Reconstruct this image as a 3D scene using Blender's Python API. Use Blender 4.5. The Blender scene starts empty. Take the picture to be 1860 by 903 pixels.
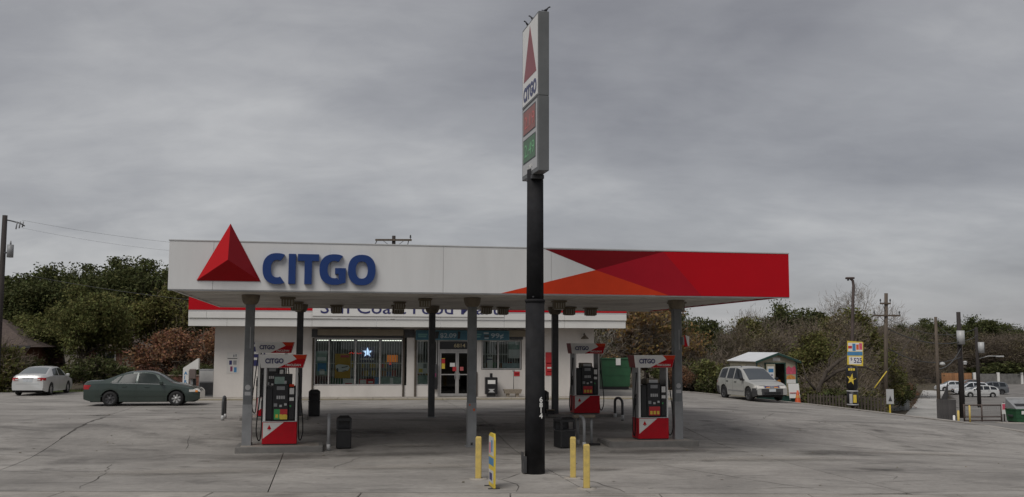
import bpy, bmesh, math, random
import numpy as np
from mathutils import Vector
random.seed(7)
sc = bpy.context.scene
C = sc.collection
R = math.radians

# ------------------------------------------------------------------ camera
CAM_Z = 2.95
cam_d = bpy.data.cameras.new('camera')
cam_d.sensor_width = 36.0
cam_d.lens = 36.0 * 1800.0 / 1860.0
cam_d.clip_start = 0.1
cam_d.clip_end = 3000
cam = bpy.data.objects.new('camera', cam_d)
C.objects.link(cam)
cam.location = (0, 0, CAM_Z)
cam.rotation_mode = 'XYZ'
from mathutils import Matrix
cam.matrix_world = Matrix.Translation((0, 0, CAM_Z)) @ Matrix.Rotation(R(90 + 5.617), 4, 'X') @ Matrix.Rotation(R(0.2), 4, 'Z')
sc.camera = cam

# ------------------------------------------------------------------ sky: overcast
SUN_EL, SUN_AZ = 52.0, -32.0          # azimuth of the light seen from the lot: behind the camera, to the left
world = bpy.data.worlds.new('World')
sc.world = world
world.use_nodes = True
wt = world.node_tree
wt.nodes.clear()
def wn(t, **kw):
    n = wt.nodes.new(t)
    for k, v in kw.items():
        setattr(n, k, v)
    return n
wl = wt.links.new
w_out = wn('ShaderNodeOutputWorld')
w_bg = wn('ShaderNodeBackground')
w_bg.inputs['Strength'].default_value = 0.1
sky = wn('ShaderNodeTexSky')
sky.sky_type = 'NISHITA'
sky.sun_disc = False
sky.sun_elevation = R(SUN_EL)
sky.sun_rotation = R(180 + 32)
tc = wn('ShaderNodeTexCoord')
sep = wn('ShaderNodeSeparateXYZ')
wl(tc.outputs['Generated'], sep.inputs[0])
def wmath(op, a, b=None, c=None):
    n = wn('ShaderNodeMath', operation=op)
    for i, v in enumerate((a, b, c)):
        if v is None:
            continue
        if isinstance(v, (int, float)):
            n.inputs[i].default_value = v
        else:
            wl(v, n.inputs[i])
    return n.outputs[0]
# soft cloud deck: noise on a flattened dome, so that it stretches only gently towards the horizon
zz = wmath('ADD', wmath('ABSOLUTE', sep.outputs[2]), 0.30)
cx = wmath('DIVIDE', sep.outputs[0], zz)
cy = wmath('DIVIDE', sep.outputs[1], zz)
comb = wn('ShaderNodeCombineXYZ')
wl(cx, comb.inputs[0]); wl(cy, comb.inputs[1])
def wmap(scale, rot, loc=(0, 0, 0)):
    m = wn('ShaderNodeMapping')
    m.inputs['Scale'].default_value = scale
    m.inputs['Rotation'].default_value = (0, 0, R(rot))
    m.inputs['Location'].default_value = loc
    wl(comb.outputs[0], m.inputs[0])
    return m.outputs[0]
def wnoise(vec, scale, detail=4, rough=0.5, dist=0.0):
    n = wn('ShaderNodeTexNoise')
    wl(vec, n.inputs['Vector'])
    n.inputs['Scale'].default_value = scale
    n.inputs['Detail'].default_value = detail
    n.inputs['Roughness'].default_value = rough
    n.inputs['Distortion'].default_value = dist
    return n.outputs['Fac']
SEED = (1.3, 4.2)
big = wnoise(wmap((1, 1, 1), 0, (3.1 + SEED[0], 1.7 + SEED[1], 0)), 0.95, 5, 0.50, 0.3)
streak = wnoise(wmap((0.8, 1.5, 1), 28, (7.7 + SEED[0], 2.0 + SEED[1], 0)), 2.3, 6, 0.55, 0.5)
fine = wnoise(wmap((1, 1.6, 1), 10, (SEED[1], SEED[0], 0)), 6.0, 6, 0.6, 0.4)
s1 = wmath('MULTIPLY', big, 0.66)
s2 = wmath('MULTIPLY_ADD', streak, 0.20, s1)
s3 = wmath('MULTIPLY_ADD', fine, 0.10, s2)
ramp = wn('ShaderNodeValToRGB')
cr = ramp.color_ramp
cr.elements[0].position = 0.355; cr.elements[0].color = (1.75, 1.74, 1.88, 1)
cr.elements[1].position = 0.675; cr.elements[1].color = (4.6, 4.58, 4.56, 1)
e = cr.elements.new(0.50); e.color = (2.75, 2.75, 2.86, 1)
wl(s3, ramp.inputs[0])
wmix = wn('ShaderNodeMix', data_type='RGBA')
wmix.inputs['Factor'].default_value = 0.93
wl(sky.outputs[0], wmix.inputs['A'])
# thinner cloud seen at a low angle is a little brighter all round the horizon
hz = wmath('MULTIPLY_ADD', wmath('POWER', wmath('SUBTRACT', 1.0, wmath('ABSOLUTE', sep.outputs[2])), 7.0), 0.24, 0.94)
hsv_ = wn('ShaderNodeHueSaturation')
wl(ramp.outputs[0], hsv_.inputs['Color']); wl(hz, hsv_.inputs['Value'])
wl(hsv_.outputs[0], wmix.inputs['B'])
wl(wmix.outputs['Result'], w_bg.inputs['Color'])
wl(w_bg.outputs[0], w_out.inputs[0])

# ------------------------------------------------------------------ sun through cloud
sun_d = bpy.data.lights.new('sun', 'SUN')
sun_d.energy = 1.5
sun_d.angle = R(36)
sun_d.color = (1.0, 0.965, 0.92)
sun = bpy.data.objects.new('sun', sun_d)
C.objects.link(sun)
az = R(SUN_AZ)
to_sun = Vector((math.sin(az) * math.cos(R(SUN_EL)), -math.cos(az) * math.cos(R(SUN_EL)), math.sin(R(SUN_EL))))
sun.rotation_mode = 'QUATERNION'
sun.rotation_quaternion = to_sun.to_track_quat('Z', 'Y')
sun.location = (-15, -20, 40)
sky.sun_rotation = math.atan2(to_sun.x, to_sun.y)

# ------------------------------------------------------------------ exposure
sc.view_settings.view_transform = 'Standard'
sc.view_settings.look = 'None'
sc.view_settings.exposure = 0.32
sc.view_settings.gamma = 1.0
sc.render.engine = 'CYCLES'
sc.cycles.use_denoising = True
sc.cycles.max_bounces = 6
sc.cycles.transparent_max_bounces = 16
sc.cycles.caustics_reflective = False
sc.cycles.caustics_refractive = False

# ================================================================== materials
MATS = {}
def mat(name, col, rough=0.6, metal=0.0, var=0.12, scale=3.0, bump=0.0, bscale=60.0, dirt=0.0, dirt_col=(0.05, 0.045, 0.04),
        dscale=1.2, spec=0.5, stretch=(1, 1, 1), objrand=0.0, island=0.0, island_hue=0.0, transl=0.0, emit=0.0, coat=0.0):
    if name in MATS:
        return MATS[name]
    m = bpy.data.materials.new(name)
    m.use_nodes = True
    nt = m.node_tree
    L = nt.links.new
    b = nt.nodes['Principled BSDF']
    b.inputs['Roughness'].default_value = rough
    b.inputs['Metallic'].default_value = metal
    b.inputs['Specular IOR Level'].default_value = spec
    b.inputs['Coat Weight'].default_value = coat
    tcn = nt.nodes.new('ShaderNodeTexCoord')
    mp = nt.nodes.new('ShaderNodeMapping')
    mp.inputs['Scale'].default_value = stretch
    L(tcn.outputs['Object'], mp.inputs[0])
    base = nt.nodes.new('ShaderNodeRGB')
    base.outputs[0].default_value = (*col, 1)
    cur = base.outputs[0]
    def hsv(inp, val_sock=None, hue_sock=None):
        h = nt.nodes.new('ShaderNodeHueSaturation')
        L(inp, h.inputs['Color'])
        if val_sock is not None:
            L(val_sock, h.inputs['Value'])
        if hue_sock is not None:
            L(hue_sock, h.inputs['Hue'])
        return h.outputs[0]
    def rng(inp, lo, hi, a=0.0, bb=1.0):
        r = nt.nodes.new('ShaderNodeMapRange')
        r.inputs['From Min'].default_value = a; r.inputs['From Max'].default_value = bb
        r.inputs['To Min'].default_value = lo; r.inputs['To Max'].default_value = hi
        L(inp, r.inputs[0])
        return r.outputs[0]
    if var > 0:
        n = nt.nodes.new('ShaderNodeTexNoise')
        n.inputs['Scale'].default_value = scale; n.inputs['Detail'].default_value = 6; n.inputs['Roughness'].default_value = 0.6
        L(mp.outputs[0], n.inputs['Vector'])
        cur = hsv(cur, rng(n.outputs['Fac'], 1 - var * 1.6, 1 + var * 1.6, 0.25, 0.75))
    if objrand > 0:
        oi = nt.nodes.new('ShaderNodeObjectInfo')
        cur = hsv(cur, rng(oi.outputs['Random'], 1 - objrand, 1 + objrand))
    if island > 0:
        g = nt.nodes.new('ShaderNodeNewGeometry')
        hs = rng(g.outputs['Random Per Island'], 0.5 - island_hue, 0.5 + island_hue) if island_hue else None
        # the hue follows a second scramble of the same random number
        vs = nt.nodes.new('ShaderNodeMath'); vs.operation = 'MULTIPLY'; vs.inputs[1].default_value = 7.31
        fr = nt.nodes.new('ShaderNodeMath'); fr.operation = 'FRACT'
        L(g.outputs['Random Per Island'], vs.inputs[0]); L(vs.outputs[0], fr.inputs[0])
        cur = hsv(cur, rng(fr.outputs[0], 1 - island, 1 + island), hs)
    if dirt > 0:
        n2 = nt.nodes.new('ShaderNodeTexNoise')
        n2.inputs['Scale'].default_value = dscale; n2.inputs['Detail'].default_value = 8; n2.inputs['Roughness'].default_value = 0.7
        L(mp.outputs[0], n2.inputs['Vector'])
        f = rng(n2.outputs['Fac'], 0.0, dirt, 0.48, 0.72)
        mx = nt.nodes.new('ShaderNodeMix'); mx.data_type = 'RGBA'
        L(f, mx.inputs['Factor']); L(cur, mx.inputs['A']); mx.inputs['B'].default_value = (*dirt_col, 1)
        cur = mx.outputs['Result']
    L(cur, b.inputs['Base Color'])
    if bump > 0:
        n3 = nt.nodes.new('ShaderNodeTexNoise')
        n3.inputs['Scale'].default_value = bscale; n3.inputs['Detail'].default_value = 4
        L(mp.outputs[0], n3.inputs['Vector'])
        bp = nt.nodes.new('ShaderNodeBump')
        bp.inputs['Strength'].default_value = bump; bp.inputs['Distance'].default_value = 0.02
        L(n3.outputs['Fac'], bp.inputs['Height'])
        L(bp.outputs[0], b.inputs['Normal'])
    if emit > 0:
        L(cur, b.inputs['Emission Color'])
        b.inputs['Emission Strength'].default_value = emit
    if transl > 0:
        tr = nt.nodes.new('ShaderNodeBsdfTranslucent')
        L(cur, tr.inputs['Color'])
        ms = nt.nodes.new('ShaderNodeMixShader')
        ms.inputs[0].default_value = transl
        L(b.outputs[0], ms.inputs[1]); L(tr.outputs[0], ms.inputs[2])
        L(ms.outputs[0], nt.nodes['Material Output'].inputs[0])
    MATS[name] = m
    return m

def glass_mat(name, tint=(0.8, 0.85, 0.85), refl=0.9, rough=0.02, ior=1.5):
    if name in MATS:
        return MATS[name]
    m = bpy.data.materials.new(name)
    m.use_nodes = True
    nt = m.node_tree
    nt.nodes.clear()
    o = nt.nodes.new('ShaderNodeOutputMaterial')
    t = nt.nodes.new('ShaderNodeBsdfTransparent'); t.inputs[0].default_value = (*tint, 1)
    g = nt.nodes.new('ShaderNodeBsdfGlossy'); g.inputs[0].default_value = (refl, refl, refl, 1); g.inputs['Roughness'].default_value = rough
    f = nt.nodes.new('ShaderNodeFresnel'); f.inputs[0].default_value = ior
    mx = nt.nodes.new('ShaderNodeMixShader')
    nt.links.new(f.outputs[0], mx.inputs[0]); nt.links.new(t.outputs[0], mx.inputs[1]); nt.links.new(g.outputs[0], mx.inputs[2])
    nt.links.new(mx.outputs[0], o.inputs[0])
    MATS[name] = m
    return m

def concrete_mat(name, col, objrand=0.09, stain=0.5):
    """Worn forecourt concrete: broad tone patches, oil stains, tyre-dragged streaks, fine grain."""
    m = bpy.data.materials.new(name)
    m.use_nodes = True
    nt = m.node_tree; L = nt.links.new
    b = nt.nodes['Principled BSDF']
    b.inputs['Roughness'].default_value = 0.82
    b.inputs['Specular IOR Level'].default_value = 0.3
    geo = nt.nodes.new('ShaderNodeNewGeometry')
    def mapping(scale, rot=0):
        mp = nt.nodes.new('ShaderNodeMapping'); mp.inputs['Scale'].default_value = scale
        mp.inputs['Rotation'].default_value = (0, 0, R(rot)); L(geo.outputs['Position'], mp.inputs[0]); return mp.outputs[0]
    def noise(v, s, d=5, r=0.6, di=0.0):
        n = nt.nodes.new('ShaderNodeTexNoise'); L(v, n.inputs['Vector'])
        n.inputs['Scale'].default_value = s; n.inputs['Detail'].default_value = d
        n.inputs['Roughness'].default_value = r; n.inputs['Distortion'].default_value = di
        return n.outputs['Fac']
    def rng(i, lo, hi, a, c):
        r = nt.nodes.new('ShaderNodeMapRange'); L(i, r.inputs[0])
        r.inputs['From Min'].default_value = a; r.inputs['From Max'].default_value = c
        r.inputs['To Min'].default_value = lo; r.inputs['To Max'].default_value = hi
        return r.outputs[0]
    def mulc(c, f):
        mx = nt.nodes.new('ShaderNodeMix'); mx.data_type = 'RGBA'; mx.blend_type = 'MULTIPLY'
        mx.inputs['Factor'].default_value = 1.0
        cc = nt.nodes.new('ShaderNodeCombineColor')
        for k in range(3):
            L(f, cc.inputs[k])
        L(c, mx.inputs['A']); L(cc.outputs[0], mx.inputs['B'])
        return mx.outputs['Result']
    base = nt.nodes.new('ShaderNodeRGB'); base.outputs[0].default_value = (*col, 1)
    cur = base.outputs[0]
    oi = nt.nodes.new('ShaderNodeObjectInfo')
    cur = mulc(cur, rng(oi.outputs['Random'], 1 - objrand, 1 + objrand, 0, 1))
    cur = mulc(cur, rng(noise(mapping((1, 1, 1)), 0.35, 4, 0.55, 0.4), 0.80, 1.20, 0.3, 0.7))
    cur = mulc(cur, rng(noise(mapping((0.4, 1.2, 1), -5), 0.9, 4, 0.55, 0.6), 0.84, 1.15, 0.28, 0.72))
    cur = mulc(cur, rng(noise(mapping((1, 1, 1)), 5.0, 8, 0.75), 0.80, 1.20, 0.25, 0.75))
    cur = mulc(cur, rng(noise(mapping((1, 1, 1)), 45.0, 3, 0.7), 0.86, 1.14, 0.2, 0.8))
    st = noise(mapping((0.55, 1.2, 1), -7), 0.65, 6, 0.6, 1.0)
    cur = mulc(cur, rng(st, 1.0, 1.0 - stain, 0.53, 0.72))
    sp = noise(mapping((1, 1, 1)), 2.3, 3, 0.5)
    cur = mulc(cur, rng(sp, 1.0, 0.62, 0.66, 0.76))
    L(cur, b.inputs['Base Color'])
    bp = nt.nodes.new('ShaderNodeBump'); bp.inputs['Strength'].default_value = 0.35; bp.inputs['Distance'].default_value = 0.01
    L(noise(mapping((1, 1, 1)), 30, 6, 0.7), bp.inputs['Height']); L(bp.outputs[0], b.inputs['Normal'])
    MATS[name] = m
    return m

M_conc = concrete_mat('lot_concrete', (0.285, 0.268, 0.247))
M_gutter = concrete_mat('gutter_concrete', (0.33, 0.305, 0.275), 0.05, 0.35)
M_walk = concrete_mat('walk_concrete', (0.34, 0.31, 0.27), 0.05, 0.4)
M_alley = concrete_mat('alley_concrete', (0.44, 0.43, 0.41), 0.05, 0.25)
M_tar = mat('tar', (0.075, 0.068, 0.06), 0.85, var=0.2, scale=8)
M_joint = mat('joint_filler', (0.06, 0.055, 0.05), 0.9, var=0.3, scale=12)
M_asphalt = mat('asphalt', (0.075, 0.072, 0.068), 0.9, var=0.2, scale=2, bump=0.4, bscale=120)
M_parking = mat('parking_asphalt', (0.20, 0.188, 0.175), 0.9, var=0.25, scale=0.6, dirt=0.3, dirt_col=(0.16, 0.15, 0.14))
M_dirt = mat('leaf_litter', (0.085, 0.068, 0.045), 0.95, var=0.35, scale=0.8, bump=0.5, bscale=18, dirt=0.55, dirt_col=(0.05, 0.065, 0.022), dscale=0.25)
M_grass = mat('grass_blades', (0.10, 0.13, 0.035), 0.8, var=0.2, island=0.35, island_hue=0.03, transl=0.2)
M_white = mat('white_paint', (0.70, 0.69, 0.66), 0.45, var=0.03, scale=1.2, dirt=0.10, dirt_col=(0.45, 0.42, 0.38), dscale=0.9, stretch=(1, 1, 0.35))
M_fascia = mat('fascia_white', (0.69, 0.69, 0.68), 0.42, var=0.03, scale=0.8, bump=0.12, bscale=1.1, dirt=0.2, dirt_col=(0.5, 0.48, 0.45), dscale=0.5, stretch=(2.5, 1, 0.4))
M_stucco = mat('store_wall_paint', (0.68, 0.645, 0.605), 0.75, var=0.05, scale=1.5, bump=0.15, bscale=40, dirt=0.25, dirt_col=(0.42, 0.38, 0.34), dscale=0.8, stretch=(1, 1, 0.5))
M_soffit = mat('soffit_panel', (0.62, 0.59, 0.54), 0.5, var=0.12, scale=1.0, dirt=0.55, dirt_col=(0.24, 0.20, 0.17), dscale=0.7, objrand=0.08)
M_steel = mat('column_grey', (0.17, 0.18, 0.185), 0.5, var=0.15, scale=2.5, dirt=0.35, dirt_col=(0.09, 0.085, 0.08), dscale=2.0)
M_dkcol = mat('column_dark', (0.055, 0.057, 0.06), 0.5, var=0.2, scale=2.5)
M_cap = mat('column_cap_brown', (0.18, 0.15, 0.11), 0.65, var=0.25, scale=4, dirt=0.4, dirt_col=(0.04, 0.03, 0.025))
M_fix = mat('fixture_bronze', (0.17, 0.14, 0.095), 0.55, var=0.2, scale=5)
M_fixglass = mat('fixture_lens', (0.36, 0.34, 0.29), 0.3, var=0.1)
M_red = mat('sign_red', (0.47, 0.003, 0.010), 0.4, spec=0.2, var=0.03, scale=1.0)
M_midred = mat('sign_mid_red', (0.37, 0.007, 0.018), 0.4, spec=0.2, var=0.03)
M_maroon = mat('sign_maroon', (0.18, 0.002, 0.006), 0.4, spec=0.2, var=0.04)
M_orange = mat('sign_orange_red', (0.58, 0.045, 0.012), 0.4, spec=0.2, var=0.04)
M_blue = mat('letter_blue', (0.006, 0.036, 0.165), 0.4, var=0.04)
M_navy = mat('letter_navy', (0.03, 0.032, 0.13), 0.5, var=0.04)
M_cream = mat('decal_white', (0.75, 0.74, 0.71), 0.4, var=0.02)
M_black = mat('black_plastic', (0.013, 0.013, 0.014), 0.42, var=0.2, scale=6)
M_dkgrey = mat('dark_grey_plastic', (0.05, 0.05, 0.052), 0.5, var=0.15, scale=6)
M_grey = mat('grey_metal', (0.26, 0.265, 0.27), 0.45, var=0.1, scale=3, dirt=0.2)
M_ltgrey = mat('light_grey_metal', (0.46, 0.46, 0.455), 0.4, var=0.06, scale=3)
M_galv = mat('galvanised', (0.36, 0.37, 0.37), 0.5, metal=0.6, var=0.15, scale=6)
M_alum = mat('aluminium_frame', (0.42, 0.41, 0.40), 0.4, metal=0.3, var=0.1, scale=4)
M_rubber = mat('rubber', (0.012, 0.012, 0.012), 0.75, var=0.15, scale=8)
M_poledk = mat('pole_black', (0.022, 0.022, 0.024), 0.85, spec=0.15, var=0.25, scale=2.5, dirt=0.25, dirt_col=(0.06, 0.055, 0.05))
M_yel = mat('bollard_yellow', (0.62, 0.46, 0.13), 0.55, var=0.08, scale=6, dirt=0.6, dirt_col=(0.30, 0.235, 0.12), dscale=7)
M_yellow = mat('sign_yellow', (0.70, 0.52, 0.06), 0.45, var=0.08, scale=5)
M_wood = mat('wood_pole', (0.105, 0.082, 0.062), 0.85, var=0.3, scale=3, stretch=(6, 6, 0.5))
M_darkwood = mat('dark_wood_pole', (0.035, 0.028, 0.026), 0.85, var=0.3, scale=3, stretch=(6, 6, 0.5))
M_fencewood = mat('fence_wood', (0.085, 0.07, 0.056), 0.9, var=0.25, scale=4, stretch=(4, 4, 0.5), objrand=0.2)
M_darkfence = mat('weathered_fence', (0.075, 0.07, 0.068), 0.9, var=0.25, scale=4, stretch=(4, 4, 0.5), objrand=0.2)
M_teal = mat('banner_teal', (0.035, 0.115, 0.16), 0.5, var=0.1, scale=2)
M_tealdk = mat('banner_edge', (0.10, 0.22, 0.26), 0.5, var=0.1)
M_green = mat('dumpster_green', (0.026, 0.105, 0.045), 0.5, var=0.12, scale=2.5, dirt=0.35, dirt_col=(0.03, 0.06, 0.035), dscale=1.8)
M_trim = mat('shed_green_trim', (0.014, 0.055, 0.042), 0.5, var=0.12)
M_shed = mat('shed_siding', (0.42, 0.385, 0.28), 0.6, var=0.08, scale=2, dirt=0.25, dirt_col=(0.3, 0.27, 0.2))
M_metalroof = mat('shed_roof_white', (0.72, 0.73, 0.74), 0.35, var=0.05, scale=2)
M_cone = mat('cone_orange', (0.62, 0.10, 0.025), 0.5, var=0.1)
M_glass = glass_mat('store_glass', (0.90, 0.94, 0.93), 0.75)
M_doorglass = glass_mat('door_glass', (0.16, 0.17, 0.17), 0.6)
M_carglass = mat('car_glass', (0.028, 0.036, 0.038), 0.06, var=0.0, spec=0.8)
M_ltglass = mat('car_glass_light', (0.12, 0.14, 0.145), 0.08, var=0.0, spec=0.9)
M_camry = mat('car_paint_green', (0.040, 0.058, 0.050), 0.24, metal=0.25, var=0.04, scale=1, coat=0.6, dirt=0.12, dirt_col=(0.07, 0.075, 0.065))
M_silver = mat('car_paint_silver', (0.58, 0.585, 0.575), 0.3, metal=0.2, var=0.03, scale=1, coat=0.5, dirt=0.1, dirt_col=(0.3, 0.29, 0.27))
M_champ = mat('car_paint_champagne', (0.44, 0.44, 0.415), 0.3, metal=0.2, var=0.03, scale=1, coat=0.5, dirt=0.15, dirt_col=(0.27, 0.25, 0.22))
M_carwhite = mat('car_paint_white', (0.62, 0.64, 0.66), 0.3, var=0.03, coat=0.5)
M_carbronze = mat('car_paint_brown', (0.16, 0.10, 0.08), 0.35, metal=0.3, var=0.05, coat=0.5)
M_cargrey = mat('car_paint_grey', (0.13, 0.14, 0.15), 0.3, metal=0.3, var=0.03, coat=0.5)
M_hub = mat('hubcap_silver', (0.42, 0.42, 0.41), 0.4, metal=0.3, var=0.1)
M_tail = mat('tail_lamp_red', (0.35, 0.012, 0.014), 0.2, var=0.05)
M_lens = mat('lamp_lens_clear', (0.62, 0.60, 0.56), 0.15, var=0.05)
M_amber = mat('lamp_amber', (0.65, 0.22, 0.03), 0.2, var=0.05)
M_chrome = mat('chrome', (0.55, 0.55, 0.55), 0.2, metal=0.9, var=0.03)
M_plate = mat('licence_plate', (0.55, 0.58, 0.60), 0.5, var=0.15, scale=20)
M_tube = mat('fluorescent_tube', (1.0, 0.97, 0.86), 0.5, var=0, emit=1.1)
M_neonblue = mat('neon_blue_white', (0.55, 0.72, 1.0), 0.5, var=0, emit=0.9)
M_neonred = mat('neon_red', (1.0, 0.05, 0.03), 0.5, var=0, emit=0.22)
M_neonorange = mat('neon_orange', (1.0, 0.30, 0.04), 0.5, var=0, emit=0.12)
M_ledred = mat('led_red', (0.52, 0.13, 0.12), 0.5, var=0, emit=0.06)
M_ledgreen = mat('led_green', (0.16, 0.42, 0.20), 0.5, var=0, emit=0.06)
M_ledback_r = mat('price_panel_red', (0.30, 0.13, 0.115), 0.5, var=0.1)
M_ledback_g = mat('price_panel_green', (0.09, 0.17, 0.10), 0.5, var=0.1)
M_intwall = mat('interior_wall', (0.30, 0.31, 0.29), 0.8, var=0.1)
M_intfloor = mat('interior_floor', (0.25, 0.24, 0.22), 0.5, var=0.15, scale=2)
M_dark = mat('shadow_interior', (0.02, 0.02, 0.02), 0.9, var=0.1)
M_tan = mat('shutter_tan', (0.24, 0.205, 0.15), 0.6, var=0.1, scale=3)
M_brick = mat('house_brick', (0.20, 0.095, 0.07), 0.9, var=0.25, scale=6)
M_roof = mat('house_shingle', (0.085, 0.062, 0.052), 0.9, var=0.25, scale=5)
M_bark = mat('bark', (0.075, 0.06, 0.048), 0.9, var=0.3, scale=4, bump=0.4, bscale=20)
M_palebark = mat('pale_bark', (0.22, 0.20, 0.175), 0.9, var=0.3, scale=4)
M_twig = mat('twig', (0.16, 0.128, 0.098), 0.9, var=0.15, island=0.3)
M_leafdark = mat('leaf_dark', (0.082, 0.092, 0.034), 0.8, spec=0.2, var=0.25, scale=0.7, island=0.55, island_hue=0.03, transl=0.25)
M_leafmid = mat('leaf_mid', (0.14, 0.145, 0.05), 0.8, spec=0.2, var=0.25, scale=0.7, island=0.5, island_hue=0.035, transl=0.28)
M_leafolive = mat('leaf_olive', (0.135, 0.130, 0.042), 0.8, spec=0.2, var=0.3, scale=0.8, island=0.5, island_hue=0.04, transl=0.25)
M_leafbrown = mat('leaf_brown', (0.145, 0.118, 0.062), 0.75, var=0.3, scale=0.8, island=0.45, island_hue=0.03, transl=0.2)
M_leafrust = mat('leaf_rust', (0.22, 0.108, 0.055), 0.75, var=0.3, scale=0.8, island=0.5, island_hue=0.025, transl=0.2)
M_leafgold = mat('leaf_gold', (0.215, 0.135, 0.045), 0.75, var=0.3, scale=0.8, island=0.45, island_hue=0.03, transl=0.22)
M_yellowposter = mat('poster_yellow', (0.52, 0.30, 0.03), 0.5, var=0.06)
M_posterblue = mat('poster_blue', (0.06, 0.22, 0.42), 0.5, var=0.1)
M_pink = mat('poster_pink', (0.62, 0.10, 0.16), 0.5, var=0.2, scale=8)
M_purple = mat('poster_purple', (0.20, 0.03, 0.10), 0.5, var=0.2, scale=8)
M_posterora = mat('poster_orange', (0.62, 0.26, 0.06), 0.5, var=0.2, scale=8)
M_pgreen = mat('poster_pale_green', (0.26, 0.36, 0.31), 0.5, var=0.2, scale=4)
M_pred = mat('poster_red', (0.50, 0.03, 0.035), 0.5, var=0.1)
M_pgrn = mat('decal_green', (0.05, 0.33, 0.10), 0.5, var=0.05)
M_bird = mat('bird_feather', (0.035, 0.035, 0.04), 0.8, var=0.3, scale=20)
M_planter = mat('aggregate', (0.26, 0.22, 0.17), 0.9, var=0.3, scale=25, bump=0.4)
M_orangewood = mat('new_cedar', (0.34, 0.17, 0.08), 0.85, var=0.25, scale=3, stretch=(4, 4, 0.5), objrand=0.15)

# ================================================================== builders
def tag(o, label=None, cat=None, group=None, kind=None):
    if label: o['label'] = label
    if cat: o['category'] = cat
    if group: o['group'] = group
    if kind: o['kind'] = kind
    return o

def root(name, label, cat, loc=(0, 0, 0), rz=0.0, group=None):
    o = bpy.data.objects.new(name, None)
    o.empty_display_size = 0.2
    C.objects.link(o)
    o.location = loc
    o.rotation_euler = (0, 0, rz)
    return tag(o, label, cat, group)

def copy_tree(o, parent=None):
    c = o.copy()
    C.objects.link(c)
    c.parent = parent
    for ch in list(o.children):
        copy_tree(ch, c)
    return c

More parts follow.
